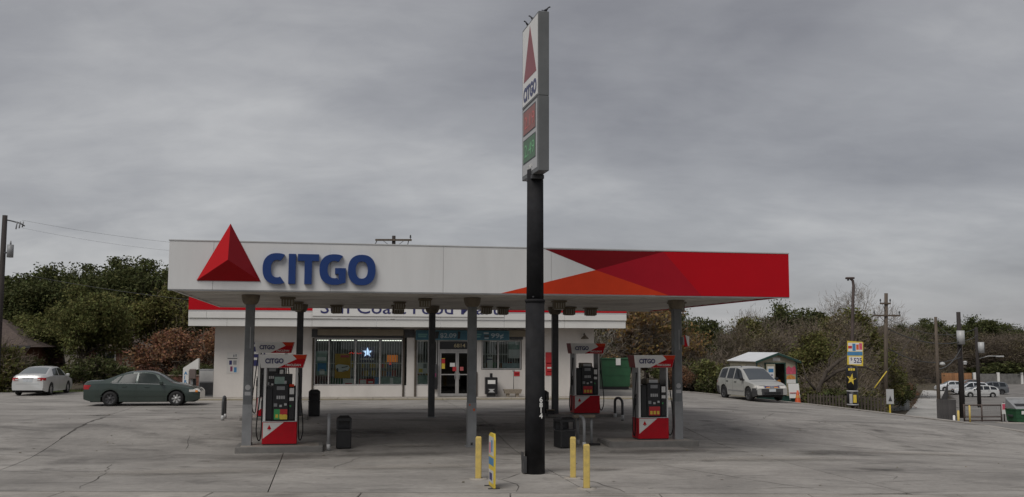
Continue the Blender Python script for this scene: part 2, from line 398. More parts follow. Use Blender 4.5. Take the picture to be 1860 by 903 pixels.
class MB:
    def __init__(s):
        s.v = []; s.f = []; s.mi = []; s.mats = []; s.cur = 0; s.sm = []; s.smooth = False
    def m(s, mt):
        if mt not in s.mats:
            s.mats.append(mt)
        s.cur = s.mats.index(mt)
        return s
    def add(s, vs, fs):
        n = len(s.v)
        s.v += [tuple(p) for p in vs]
        for f in fs:
            s.f.append(tuple(i + n for i in f)); s.mi.append(s.cur); s.sm.append(s.smooth)
        return s
    def box(s, x0, x1, y0, y1, z0, z1, bev=0.0):
        if bev <= 0:
            vs = [(x, y, z) for x in (x0, x1) for y in (y0, y1) for z in (z0, z1)]
            return s.add(vs, [(0, 1, 3, 2), (4, 6, 7, 5), (0, 4, 5, 1), (2, 3, 7, 6), (0, 2, 6, 4), (1, 5, 7, 3)])
        b = min(bev, (x1 - x0) * .45, (y1 - y0) * .45, (z1 - z0) * .45)
        vs = []; idx = {}
        for i, x in enumerate((x0, x1)):
            for j, y in enumerate((y0, y1)):
                for k, z in enumerate((z0, z1)):
                    sx, sy, sz = (b if i == 0 else -b), (b if j == 0 else -b), (b if k == 0 else -b)
                    idx[i, j, k, 'x'] = len(vs); vs.append((x, y + sy, z + sz))
                    idx[i, j, k, 'y'] = len(vs); vs.append((x + sx, y, z + sz))
                    idx[i, j, k, 'z'] = len(vs); vs.append((x + sx, y + sy, z))
        I = idx
        fs = []
        for i in (0, 1):
            q = [I[i, 0, 0, 'x'], I[i, 1, 0, 'x'], I[i, 1, 1, 'x'], I[i, 0, 1, 'x']]; fs.append(q if i else q[::-1])
            q = [I[0, i, 0, 'y'], I[1, i, 0, 'y'], I[1, i, 1, 'y'], I[0, i, 1, 'y']]; fs.append(q[::-1] if i else q)
            q = [I[0, 0, i, 'z'], I[1, 0, i, 'z'], I[1, 1, i, 'z'], I[0, 1, i, 'z']]; fs.append(q if i else q[::-1])
        for a in (0, 1):
            for c in (0, 1):
                fs.append([I[a, c, 0, 'x'], I[a, c, 1, 'x'], I[a, c, 1, 'y'], I[a, c, 0, 'y']])
                fs.append([I[a, 0, c, 'x'], I[a, 1, c, 'x'], I[a, 1, c, 'z'], I[a, 0, c, 'z']])
                fs.append([I[0, a, c, 'y'], I[1, a, c, 'y'], I[1, a, c, 'z'], I[0, a, c, 'z']])
        for i in (0, 1):
            for j in (0, 1):
                for k in (0, 1):
                    fs.append([I[i, j, k, 'x'], I[i, j, k, 'y'], I[i, j, k, 'z']])
        return s.add(vs, fs)
    def cyl(s, p0, p1, r0, r1=None, n=12, caps=True):
        r1 = r0 if r1 is None else r1
        p0 = Vector(p0); p1 = Vector(p1)
        d = (p1 - p0).normalized()
        a = d.orthogonal().normalized(); b = d.cross(a)
        vs = []
        for p, r in ((p0, r0), (p1, r1)):
            for i in range(n):
                t = 2 * math.pi * i / n
                vs.append(p + a * (r * math.cos(t)) + b * (r * math.sin(t)))
        fs = [(i, (i + 1) % n, n + (i + 1) % n, n + i) for i in range(n)]
        sm = s.smooth; s.smooth = True
        s.add(vs, fs)
        s.smooth = False
        if caps:
            k = len(s.v) - 2 * n
            s.f.append(tuple(k + i for i in range(n))[::-1]); s.mi.append(s.cur); s.sm.append(False)
            s.f.append(tuple(k + n + i for i in range(n))); s.mi.append(s.cur); s.sm.append(False)
        s.smooth = sm
        return s
    def tube(s, pts, r, n=8, r1=None):
        pts = [Vector(p) for p in pts]
        base = len(s.v)
        prev = None
        N = len(pts)
        for i, p in enumerate(pts):
            d = (pts[min(i + 1, N - 1)] - pts[max(i - 1, 0)]).normalized()
            a = d.orthogonal().normalized() if prev is None else (prev - d * prev.dot(d)).normalized()
            prev = a
            b = d.cross(a)
            rr = r if r1 is None else r + (r1 - r) * i / (N - 1)
            for k in range(n):
                t = 2 * math.pi * k / n
                s.v.append(tuple(p + a * (rr * math.cos(t)) + b * (rr * math.sin(t))))
        for i in range(N - 1):
            for k in range(n):
                s.f.append((base + i * n + k, base + i * n + (k + 1) % n, base + (i + 1) * n + (k + 1) % n, base + (i + 1) * n + k))
                s.mi.append(s.cur); s.sm.append(True)
        s.f.append(tuple(base + k for k in range(n))[::-1]); s.mi.append(s.cur); s.sm.append(False)
        s.f.append(tuple(base + (N - 1) * n + k for k in range(n))); s.mi.append(s.cur); s.sm.append(False)
        return s
    def prism(s, poly, y0, y1, axis='y'):
        """poly of (a, b): for axis y these are x,z; for x: y,z; for z: x,y."""
        def P(a, b, d):
            return (a, d, b) if axis == 'y' else ((d, a, b) if axis == 'x' else (a, b, d))
        n = len(poly)
        vs = [P(a, b, y0) for a, b in poly] + [P(a, b, y1) for a, b in poly]
        fs = [tuple(range(n))[::-1], tuple(range(n, 2 * n))] + [(i, (i + 1) % n, n + (i + 1) % n, n + i) for i in range(n)]
        return s.add(vs, fs)
    def lathe(s, prof, c=(0, 0, 0), n=16, axis='z'):
        base = len(s.v)
        for r, h in prof:
            for k in range(n):
                t = 2 * math.pi * k / n
                if axis == 'z':
                    s.v.append((c[0] + r * math.cos(t), c[1] + r * math.sin(t), c[2] + h))
                else:
                    s.v.append((c[0] + r * math.cos(t), c[1] + h, c[2] + r * math.sin(t)))
        for i in range(len(prof) - 1):
            for k in range(n):
                s.f.append((base + i * n + k, base + i * n + (k + 1) % n, base + (i + 1) * n + (k + 1) % n, base + (i + 1) * n + k))
                s.mi.append(s.cur); s.sm.append(True)
        return s
    def build(s, name, parent=None, fix=True, loc=None):
        me = bpy.data.meshes.new(name)
        me.from_pydata(s.v, [], s.f)
        for m_ in s.mats:
            me.materials.append(m_)
        me.polygons.foreach_set('material_index', s.mi)
        me.polygons.foreach_set('use_smooth', s.sm)
        if fix:
            bm = bmesh.new(); bm.from_mesh(me)
            bmesh.ops.recalc_face_normals(bm, faces=bm.faces)
            bm.to_mesh(me); bm.free()
        me.update()
        o = bpy.data.objects.new(name, me)
        C.objects.link(o)
        if parent is not None:
            o.parent = parent
        if loc is not None:
            o.location = loc
        return o

def part(name, mt, parent, fn, loc=None):
    b = MB().m(mt)
    fn(b)
    return b.build(name, parent, loc=loc)

def share(src, parent, loc, rz=0.0, name=None):
    o = src.copy()
    if name:
        o.name = name
    C.objects.link(o)
    o.parent = parent
    o.location = loc
    o.rotation_euler = (0, 0, rz)
    return o

def text_mesh(s, size, bold=0.0, extrude=0.0, width=None, align='LEFT', spacing=1.0):
    cu = bpy.data.curves.new('t', 'FONT')
    cu.body = s
    cu.size = size
    cu.offset = bold
    cu.extrude = extrude
    cu.align_x = align
    cu.space_character = spacing
    cu.resolution_u = 3
    ob = bpy.data.objects.new('t', cu)
    me = bpy.data.meshes.new_from_object(ob)
    bpy.data.objects.remove(ob)
    if width and len(me.vertices):
        xs = [v.co.x for v in me.vertices]
        w = max(xs) - min(xs)
        k = width / w if w > 0 else 1
        for v in me.vertices:
            v.co.x *= k
    return me

def text(name, s, size, mt, parent, loc, rot=(90, 0, 0), bold=0.0, extrude=0.004, width=None, align='LEFT'):
    me = text_mesh(s, size, bold, extrude, width, align)
    me.materials.clear()
    me.materials.append(mt)
    o = bpy.data.objects.new(name, me)
    C.objects.link(o)
    o.parent = parent
    o.location = loc
    o.rotation_euler = tuple(R(a) for a in rot)
    return o

def S(t):
    t = max(0.0, min(1.0, t))
    return t * t * (3 - 2 * t)

TH = R(10.5)
UX, UY = math.cos(TH), math.sin(TH)
OX, OY = -8.5, 24.45
def can_xy(u, v):
    return OX + u * UX - v * UY, OY + u * UY + v * UX
def vdist(x, y):
    return -(x - OX) * UY + (y - OY) * UX
def lotz(x, y):
    return 0.47 * S((vdist(x, y) - 1.5) / 7.8) - 0.55 * S((x - 5) / 16) * S((y - 18) / 18)
def terr(x, y):
    right = float(np.interp(y, [0, 36, 44, 50, 60, 66, 75, 100, 125, 170, 260, 400], [-.1, -.1, 0, 0, -.9, -1.5, -2.1, -2.75, -3.05, -2.85, 1.5, 4.0]))
    steep = float(np.interp(y, [0, 30, 36, 44, 50, 60, 66, 75, 100, 125, 170, 260, 400], [-.15, -.2, -.35, -.8, -1.1, -1.7, -2.0, -2.4, -2.9, -3.1, -2.85, 1.5, 4.0]))
    right += (steep - right) * S((x - 14.8) / 6.5)
    k = S((x - 8.5) / 7.5)
    left = lotz(min(x, 8.0), y) + (0.006 * max(0, y - 70))
    return left * (1 - k) + right * k

# ================================================================== the ground
def grid_mesh(xs, ys, zf):
    vs = [(x, y, zf(x, y)) for y in ys for x in xs]
    nx = len(xs)
    fs = [(j * nx + i, j * nx + i + 1, (j + 1) * nx + i + 1, (j + 1) * nx + i) for j in range(len(ys) - 1) for i in range(nx - 1)]
    return vs, fs
def axis_vals(*seg):
    out = []
    for a, b, st in seg:
        n = max(1, int(round((b - a) / st)))
        out += [a + (b - a) * i / n for i in range(n)]
    out.append(seg[-1][1])
    return out
gx = axis_vals((-900, -200, 100), (-200, -60, 14), (-60, -20, 4), (-20, 26, 1.6), (26, 90, 4), (90, 230, 14), (230, 900, 95))
gy = axis_vals((-300, -40, 40), (-40, 18, 6), (18, 66, 1.6), (66, 130, 4), (130, 300, 12), (300, 1500, 100))
b = MB().m(M_dirt); b.smooth = True
vs, fs = grid_mesh(gx, gy, lambda x, y: min((terr(x, y) if y > 20 else -0.05) - 0.22, (lotz(x, y) - 0.25) if (18 < y < 62 and -50 < x < 24) else 99))
b.add(vs, fs)
tag(b.build('ground', fix=False), kind='structure')

# street in front (camera stands over it)
b = MB().m(M_asphalt)
vs, fs = grid_mesh(axis_vals((-120, 120, 12)), axis_vals((-8, 19.35, 3)), lambda x, y: -0.03 - 0.1 * S((x - 5) / 16) * 0)
b.smooth = True
b.add(vs, fs)
tag(b.build('road', fix=False), kind='structure')
road_gutter = bpy.data.objects.new('gutter', None); C.objects.link(road_gutter); tag(road_gutter, kind='structure')
b0 = MB().m(M_gutter).box(0, 2.975, 19.36, 20.37, -0.20, -0.004, 0.012)
gsrc = None
for i in range(26):
    if gsrc is None:
        gsrc = b0.build('gutter_section', road_gutter, loc=(-39 + i * 3, 0, 0))
    else:
        share(gsrc, road_gutter, (-39 + i * 3, 0, 0))

# forecourt: concrete slabs in a jointed grid
LOT = [(-45, 20.4), (23.2, 20.4), (18.7, 36.7), (16.8, 43.0), (14.9, 49.0), (10.2, 57.5), (6.0, 60.5), (-45, 46.5)]
def clip_poly(poly, a, bb):
    """keep the side to the left of a->bb"""
    out = []
    def side(p):
        return (bb[0] - a[0]) * (p[1] - a[1]) - (bb[1] - a[1]) * (p[0] - a[0])
    n = len(poly)
    for i in range(n):
        p, q = poly[i], poly[(i + 1) % n]
        sp, sq = side(p), side(q)
        if sp >= 0: out.append(p)
        if (sp > 0 and sq < 0) or (sp < 0 and sq > 0):
            t = sp / (sp - sq)
            out.append((p[0] + t * (q[0] - p[0]), p[1] + t * (q[1] - p[1])))
    return out
def slab_mesh(poly, zf, mt, name, parent, depth=0.10, step=1.1):
    bm = bmesh.new()
    f = bm.faces.new([bm.verts.new((x, y, 0)) for x, y in poly])
    xs = [p[0] for p in poly]; ys = [p[1] for p in poly]
    for ax, lo, hi in ((0, min(xs), max(xs)), (1, min(ys), max(ys))):
        k = int((hi - lo) / step)
        for i in range(1, k + 1):
            co = [0, 0, 0]; no = [0, 0, 0]
            co[ax] = lo + (hi - lo) * i / (k + 1); no[ax] = 1
            bmesh.ops.bisect_plane(bm, geom=bm.faces[:] + bm.edges[:] + bm.verts[:], plane_co=co, plane_no=no)
    bmesh.ops.triangulate(bm, faces=[f for f in bm.faces if len(f.verts) > 4])
    r = bmesh.ops.extrude_face_region(bm, geom=bm.faces[:])
    top = [v for v in r['geom'] if isinstance(v, bmesh.types.BMVert)]
    topset = set(top)
    for v in bm.verts:
        z = zf(v.co.x, v.co.y)
        v.co.z = z if v in topset else z - depth
    bmesh.ops.recalc_face_normals(bm, faces=bm.faces[:])
    me = bpy.data.meshes.new(name)
    bm.to_mesh(me); bm.free()
    me.materials.append(mt)
    o = bpy.data.objects.new(name, me)
    C.objects.link(o)
    o.parent = parent
    return o
lot = bpy.data.objects.new('forecourt', None); C.objects.link(lot); tag(lot, kind='structure')
b = MB().m(M_joint); b.smooth = True
vs, fs = grid_mesh(axis_vals((-45, 23, 1.7)), axis_vals((20.4, 61, 1.7)), lambda x, y: lotz(x, y) - 0.06)
# joint filler sheet only inside the lot
def inside(p, poly):
    for i in range(len(poly)):
        a, c = poly[i], poly[(i + 1) % len(poly)]
        if (c[0] - a[0]) * (p[1] - a[1]) - (c[1] - a[1]) * (p[0] - a[0]) < 0.05:
            return False
    return True
fs = [f for f in fs if all(inside(vs[i], LOT) for i in f)]
b.add(vs, fs)
b.build('joint_filler', lot, fix=False)
sa = TH
SW, SD, GAP = 6.4, 6.1, 0.012
for i in range(-8, 7):
    for j in range(-3, 8):
        x0, x1, y0, y1 = i * SW + GAP, (i + 1) * SW - GAP, j * SD + GAP, (j + 1) * SD - GAP
        poly = [(x0, y0), (x1, y0), (x1, y1), (x0, y1)]
        poly = [can_xy(x + 2.79, y - 0.7) for x, y in poly]
        for k in range(len(LOT)):
            if not poly: break
            poly = clip_poly(poly, LOT[k], LOT[(k + 1) % len(LOT)])
        if len(poly) >= 3:
            area = 0.5 * abs(sum(poly[q][0] * poly[(q + 1) % len(poly)][1] - poly[(q + 1) % len(poly)][0] * poly[q][1] for q in range(len(poly))))
            if area > 0.3:
                slab_mesh(poly, lotz, M_conc, 'concrete_slab', lot)

def crack(pts, w0, mt=M_tar, name='crack', jitter=0.05, seg=0.35, lift=0.004):
    """an irregular sealed crack: a ribbon a few millimetres proud of the slab"""
    rnd = random.Random(len(pts) * 31 + int(pts[0][0] * 100))
    line = []
    for (ax, ay), (bx, by) in zip(pts[:-1], pts[1:]):
        L_ = math.hypot(bx - ax, by - ay)
        n = max(1, int(L_ / seg))
        for i in range(n):
            t = i / n
            line.append((ax + (bx - ax) * t + rnd.uniform(-jitter, jitter), ay + (by - ay) * t + rnd.uniform(-jitter, jitter)))
    line.append(pts[-1])
    b = MB().m(mt)
    vs = []
    for i, p in enumerate(line):
        q = line[min(i + 1, len(line) - 1)]; o_ = line[max(i - 1, 0)]
        dx, dy = q[0] - o_[0], q[1] - o_[1]
        l = math.hypot(dx, dy) or 1
        w = w0 * rnd.uniform(0.35, 1.3) * (0.4 if i in (0, len(line) - 1) else 1)
        nx, ny = -dy / l * w, dx / l * w
        for sgn in (1, -1):
            x, y = p[0] + sgn * nx, p[1] + sgn * ny
            vs.append((x, y, lotz(x, y) + lift))
    fs = [(2 * i, 2 * i + 1, 2 * i + 3, 2 * i + 2) for i in range(len(line) - 1)]
    b.add(vs, fs)
    return b.build(name, lot, fix=False)
CRACKS = [
    ([(-13.05, 29.0), (-13.45, 31.6), (-13.9, 34.4)], 0.045), ([(-8.9, 20.7), (-9.2, 22.6), (-9.9, 25.0)], 0.018),
    ([(-9.0, 27.8), (-9.6, 30.0)], 0.016), ([(0.15, 20.5), (0.1, 21.6), (-0.25, 22.4), (0.2, 23.4)], 0.022),
    ([(2.35, 20.5), (2.0, 21.6), (1.35, 22.9), (0.75, 23.5)], 0.020), ([(5.4, 22.4), (6.6, 20.6)], 0.020), ([(3.6, 25.4), (5.4, 22.4)], 0.014),
    ([(8.2, 27.5), (9.4, 26.2), (10.3, 25.4)], 0.018), ([(9.5, 31.0), (11.5, 30.4), (13.0, 30.9)], 0.016), ([(12.0, 33.5), (14.5, 31.0), (17.0, 29.6)], 0.016),
    ([(-21, 30.0), (-18.5, 29.1), (-16.3, 29.4)], 0.016), ([(-15.8, 26.2), (-13.4, 26.6), (-11.0, 26.3)], 0.012),
    ([(8.4, 24.0), (8.9, 23.3), (8.6, 22.7)], 0.014), ([(-4.3, 24.2), (-4.0, 26.8)], 0.016), ([(6.2, 33.5), (9.0, 36.0), (10.5, 40.0)], 0.014),
    ([(3.2, 21.2), (4.6, 21.0), (6.4, 21.3)], 0.011), ([(-7.5, 22.6), (-5.2, 22.9), (-3.0, 22.7)], 0.010),
    ([(-13, 24.0), (-11.5, 23.4), (-10.6, 23.7)], 0.012), ([(11.5, 22.3), (9.3, 22.6), (7.9, 22.1)], 0.011), ([(13.5, 36.0), (15.2, 34.2), (17.5, 33.6)], 0.014),
]
for pts, w in CRACKS:
    crack(pts, w * .75)

# oil drips, tyre-worn patches and wash-outs: soft-edged films a few millimetres above the slabs
def film_mat(name, col, alpha):
    m = bpy.data.materials.new(name)
    m.use_nodes = True
    nt = m.node_tree; L = nt.links.new
    b = nt.nodes['Principled BSDF']
    b.inputs['Base Color'].default_value = (*col, 1); b.inputs['Roughness'].default_value = 0.75; b.inputs['Specular IOR Level'].default_value = 0.25
    t = nt.nodes.new('ShaderNodeTexCoord')
    g = nt.nodes.new('ShaderNodeTexGradient'); g.gradient_type = 'SPHERICAL'
    L(t.outputs['Object'], g.inputs[0])
    geo = nt.nodes.new('ShaderNodeNewGeometry')
    n = nt.nodes.new('ShaderNodeTexNoise'); n.inputs['Scale'].default_value = 2.6; n.inputs['Detail'].default_value = 6; n.inputs['Roughness'].default_value = 0.65
    L(geo.outputs['Position'], n.inputs['Vector'])
    a = nt.nodes.new('ShaderNodeMath'); a.operation = 'MULTIPLY_ADD'; a.inputs[1].default_value = 1.7; a.inputs[2].default_value = -0.72
    L(n.outputs['Fac'], a.inputs[0])
    c = nt.nodes.new('ShaderNodeMath'); c.operation = 'ADD'; L(g.outputs['Fac'], c.inputs[0]); L(a.outputs[0], c.inputs[1])
    mu = nt.nodes.new('ShaderNodeMath'); mu.operation = 'MULTIPLY'; L(c.outputs[0], mu.inputs[0]); L(g.outputs['Fac'], mu.inputs[1])
    r = nt.nodes.new('ShaderNodeMapRange'); r.inputs['From Min'].default_value = 0.02; r.inputs['From Max'].default_value = 0.55; r.inputs['To Max'].default_value = alpha
    L(mu.outputs[0], r.inputs[0]); L(r.outputs[0], b.inputs['Alpha'])
    MATS[name] = m
    return m
M_oil = film_mat('oil_film', (0.07, 0.063, 0.056), 0.32)
M_pale = film_mat('pale_patch', (0.42, 0.39, 0.35), 0.5)
def film(x, y, rx, ry, rz, mt, name):
    """an oval film draped on the slabs; its own object space gives the soft edge"""
    b = MB().m(mt); b.smooth = True
    c, s_ = math.cos(rz), math.sin(rz)
    n = 7
    z0 = lotz(x, y)
    vs_ = []
    for j in range(n):
        for i in range(n):
            a, d = -1 + 2 * i / (n - 1), -1 + 2 * j / (n - 1)
            wx, wy = x + (a * rx) * c - (d * ry) * s_, y + (a * rx) * s_ + (d * ry) * c
            vs_.append((a, d, lotz(wx, wy) - z0))
    b.add(vs_, [(j * n + i, j * n + i + 1, (j + 1) * n + i + 1, (j + 1) * n + i) for j in range(n - 1) for i in range(n - 1)])
    o = b.build(name, lot, fix=False)
    o.location = (x, y, z0 + FILM_Z[0]); o.scale = (rx, ry, 1); o.rotation_euler = (0, 0, rz)
    FILM_Z[0] += 0.0004
    return o
FILM_Z = [0.006]
for (u, v, rx, ry) in ((2.7, 1.6, 2.6, .9), (6.0, 1.9, 2.6, .8), (9.6, 1.7, 2.0, .7), (13.0, 1.5, 2.6, .8), (5.2, 5.9, 3.2, 1.2), (9.3, 6.3, 3.0, 1.3), (13.2, 6.2, 2.8, 1.2), (2.3, 5.7, 2.2, 1.1), (6.0, 11.5, 3, 1.0), (11.5, 11.6, 2.6, 1.0), (18.2, 1.2, 2.0, .9)):
    film(*can_xy(u, v), rx, ry, TH + .1, M_oil, 'oil_stain')
rs = random.Random(21)
for k in range(46):
    u, v = rs.uniform(-6, 24), rs.uniform(-3.2, 15)
    r_ = rs.uniform(.12, .42)
    film(*can_xy(u, v), r_ * rs.uniform(1, 2.4), r_, rs.uniform(-.4, .6), M_oil, 'oil_spot')
for (u, v, rx, ry) in ((6.2, -1.0, 3.2, .7), (9.8, -1.9, 1.8, .7), (0.5, -1.2, 3.4, .8), (15.5, -.6, 3.4, .8), (-6, 2.2, 3.0, .9), (21, 1.2, 3.0, .8), (6.3, 3.4, 1.4, .4), (8.0, 13.6, 3.5, .9)):
    film(*can_xy(u, v), rx, ry, TH, M_pale, 'pale_patch')

# ================================================================== the canopy over the pumps
CW, CD, CS, CT = 16.47, 12.0, 4.32, 5.52
canopy = root('gas_station_canopy', 'wide white and red fuel canopy on six grey columns over the pumps', 'canopy', (OX, OY, 0), TH)
edges = [0, 1.07, 3.95, 6.83, 9.71, 12.59, 15.47, CW]
for a, c in zip(edges[:-1], edges[1:]):
    mt = M_fascia if c <= 12.6 else M_red
    part('fascia_panel', mt, canopy, lambda b: b.box(a + 0.003, c - 0.003, 0.0, 0.06, CS, CT, 0.004))
ye = axis_vals((0.063, CD - 0.063, 2.95))
for a, c in zip(ye[:-1], ye[1:]):
    part('fascia_panel', M_fascia, canopy, lambda b: b.box(0.0, 0.06, a + 0.003, c - 0.003, CS, CT, 0.004))
    part('fascia_panel', M_red, canopy, lambda b: b.box(CW - 0.06, CW, a + 0.003, c - 0.003, CS, CT, 0.004))
for a, c in zip(edges[:-1], edges[1:]):
    part('fascia_panel', M_fascia, canopy, lambda b: b.box(a + 0.003, c - 0.003, CD - 0.06, CD, CS, CT, 0.004))
# cap flashing, thin lip at the bottom edge
part('cap_flashing', M_ltgrey, canopy, lambda b: b.box(-0.012, CW + 0.012, -0.012, 0.075, CT + 0.001, CT + 0.035, 0.004))
part('drip_edge', M_grey, canopy, lambda b: b.box(0.01, CW - 0.01, 0.004, 0.075, CS - 0.03, CS - 0.002))
part('roof_deck', M_grey, canopy, lambda b: b.box(0.065, CW - 0.065, 0.08, CD - 0.065, CT - 0.35, CT - 0.25))
# soffit: long roll-formed pans
n_pan = 28
for i in range(n_pan):
    y0 = 0.08 + (CD - 0.16) * i / n_pan
    y1 = 0.08 + (CD - 0.16) * (i + 1) / n_pan
    dz = 0.0 if i % 2 else 0.012
    part('soffit_pan', M_soffit, canopy, lambda b: (b.box(0.07, CW - 0.07, y0 + 0.004, y1 - 0.035, CS + 0.03 + dz, CS + 0.045 + dz), b.box(0.07, CW - 0.07, y1 - 0.035, y1 - 0.004, CS + 0.075, CS + 0.09)))
# red artwork on the front, flat vinyl 3 mm proud
def vinyl(name, mt, poly):
    part(name, mt, canopy, lambda b: b.prism(poly, -0.003, -0.0005))
tip = (10.92, 4.98)
vinyl('vinyl_shape', M_maroon, [(9.54, CT - .01), tip, (12.83, CT - .01)])
vinyl('vinyl_shape', M_orange, [(8.36, CS + .006), (12.97, CS + .006), tip])
vinyl('vinyl_shape', M_midred, [tip, (12.97, CS + .006), (13.9, CS + .006), (12.83, CT - .01)])
vinyl('vinyl_shape', M_red, [(13.902, CS + .006), (CW - .003, CS + .006), (CW - .003, CT - .01), (12.832, CT - .01)])
# pyramid emblem
emb = MB()
A_, B_, T_, P_ = (0.68, -0.02, 4.54), (2.23, -0.02, 4.54), (1.455, -0.02, 5.985), (1.455, -0.42, 5.04)
emb.m(mat('emblem_left_red', (0.44, 0.006, 0.010), 0.4, spec=.2, var=0.03)).add([A_, P_, T_], [(0, 1, 2)])
emb.m(mat('emblem_right_red', (0.19, 0.003, 0.008), 0.4, spec=.2, var=0.03)).add([P_, B_, T_], [(0, 1, 2)])
emb.m(mat('emblem_bottom_red', (0.36, 0.002, 0.006), 0.4, spec=.2, var=0.03)).add([A_, B_, P_], [(0, 1, 2)])
emb.m(M_maroon).add([A_, B_, T_, (0.70, 0.0, 4.55), (2.21, 0.0, 4.55), (1.455, 0.0, 5.95)], [(0, 1, 4, 3), (1, 2, 5, 4), (2, 0, 3, 5)])
emb.add([(0.70, 0.0, 4.55), (2.21, 0.0, 4.55), (1.455, 0.0, 5.95)], [(0, 2, 1)])
emb.build('pyramid_emblem', canopy)
# raised block letters, drawn by hand
def superpt(cx_, cz_, a, bb, t, n=2.35):
    c, s_ = math.cos(t), math.sin(t)
    return cx_ + a * math.copysign(abs(c) ** (2 / n), c), cz_ + bb * math.copysign(abs(s_) ** (2 / n), s_)
def ring_letter(b, x0, x1, z0, z1, tx, tz, t0, t1, y0, y1, n=40):
    cx_, cz_ = (x0 + x1) / 2, (z0 + z1) / 2
    a, bb = (x1 - x0) / 2, (z1 - z0) / 2
    closed = abs(t1 - t0 - 2 * math.pi) < 1e-6
    k = n if closed else n + 1
    vs = []
    for i in range(k):
        t = t0 + (t1 - t0) * i / n
        o_ = superpt(cx_, cz_, a, bb, t); q = superpt(cx_, cz_, a - tx, bb - tz, t)
        vs += [(o_[0], y0, o_[1]), (q[0], y0, q[1]), (o_[0], y1, o_[1]), (q[0], y1, q[1])]
    fs = []
    for i in range(k if closed else k - 1):
        p, q = 4 * i, 4 * ((i + 1) % k)
        fs += [(p, p + 1, q + 1, q), (p + 2, q + 2, q + 3, p + 3), (p, q, q + 2, p + 2), (p + 1, p + 3, q + 3, q + 1)]
    if not closed:
        fs += [(0, 2, 3, 1), (4 * k - 4, 4 * k - 3, 4 * k - 1, 4 * k - 2)]
    b.add(vs, fs)
zb, zt = 4.485, 5.245
part('letter', M_blue, canopy, lambda b: (ring_letter(b, 2.27, 2.98, zb - .01, zt + .01, 0.205, 0.17, R(62), R(298), -0.11, -0.005),))
part('letter', M_blue, canopy, lambda b: b.box(2.905, 3.085, -0.11, -0.005, zb, zt, 0.006))
part('letter', M_blue, canopy, lambda b: b.prism([(3.13, zt), (3.13, zt - .175), (3.30, zt - .175), (3.30, zb), (3.485, zb), (3.485, zt - .175), (3.655, zt - .175), (3.655, zt)], -0.11, -0.005))
def gl(b):
    ring_letter(b, 3.67, 4.42, zb - .01, zt + .01, 0.205, 0.17, R(60), R(292), -0.11, -0.005)
    b.prism([(4.06, zb + .42), (4.06, zb + .27), (4.15, zb + .27), (4.15, zb + .005), (4.33, zb + .05), (4.33, zb + .42)], -0.112, -0.006)
part('letter', M_blue, canopy, gl)
part('letter', M_blue, canopy, lambda b: ring_letter(b, 4.385, 5.08, zb - .01, zt + .01, 0.195, 0.17, 0, 2 * math.pi, -0.11, -0.005))
# columns
COLS = [(1.76, 3.2, 'f'), (8.06, 3.2, 'f'), (14.33, 3.2, 'f'), (2.98, 9.3, 'r'), (7.52, 9.3, 'r'), (11.95, 9.3, 'r')]
for (u, v, k) in COLS:
    x, y = can_xy(u, v)
    zg = lotz(x, y)
    w = 0.125 if k == 'f' else 0.11
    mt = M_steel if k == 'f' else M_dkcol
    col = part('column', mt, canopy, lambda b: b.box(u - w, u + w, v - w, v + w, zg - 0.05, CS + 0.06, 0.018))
    part('column_cap', M_cap, col, lambda b: b.lathe([(0.125, -0.24), (0.16, -0.235), (0.21, -0.18), (0.24, -0.10), (0.252, -0.02), (0.255, 0.03)], (u, v, CS), 20))
    part('base_plate', M_grey, col, lambda b: b.box(u - w - .05, u + w + .05, v - w - .05, v + w + .05, zg - 0.02, zg + 0.022, 0.005))
    if k == 'f':
        part('paint_band', M_grey, col, lambda b: b.box(u - w - .003, u + w + .003, v - w - .003, v + w + .003, zg + 0.03, zg + 1.25))
        if u != 8.06:
            part('sticker', M_ltgrey, col, lambda b: b.prism([(u + .075 * math.cos(t * math.pi / 8), zg + 1.72 + .075 * math.sin(t * math.pi / 8)) for t in range(16)], v - w - .006, v - w - .001))
            part('sticker', M_ltgrey, col, lambda b: b.box(u - .08, u + .08, v - w - .004, v - w - .0005, zg + 1.50, zg + 1.60))
            part('conduit_strip', M_ltgrey, col, lambda b: b.box(u + .02, u + .04, v - w - .014, v - w - .001, zg + 2.8, zg + 3.4))
        else:
            part('reflector', M_cone, col, lambda b: b.box(u + .03, u + .08, v - w - .012, v - w - .001, zg + 1.02, zg + 1.09))
            part('reflector', M_cone, col, lambda b: b.box(u - .09, u - .05, v - w - .012, v - w - .001, zg + 1.17, zg + 1.22))
            part('access_hole', M_black, col, lambda b: b.box(u - .035, u + .025, v - w - .003, v - w - .0005, zg + .05, zg + .12))
        part('pull_box', M_dkgrey, col, lambda b: b.box(u + w + .001, u + w + .03, v - .05, v + .05, zg + .08, zg + .2, 0.004))
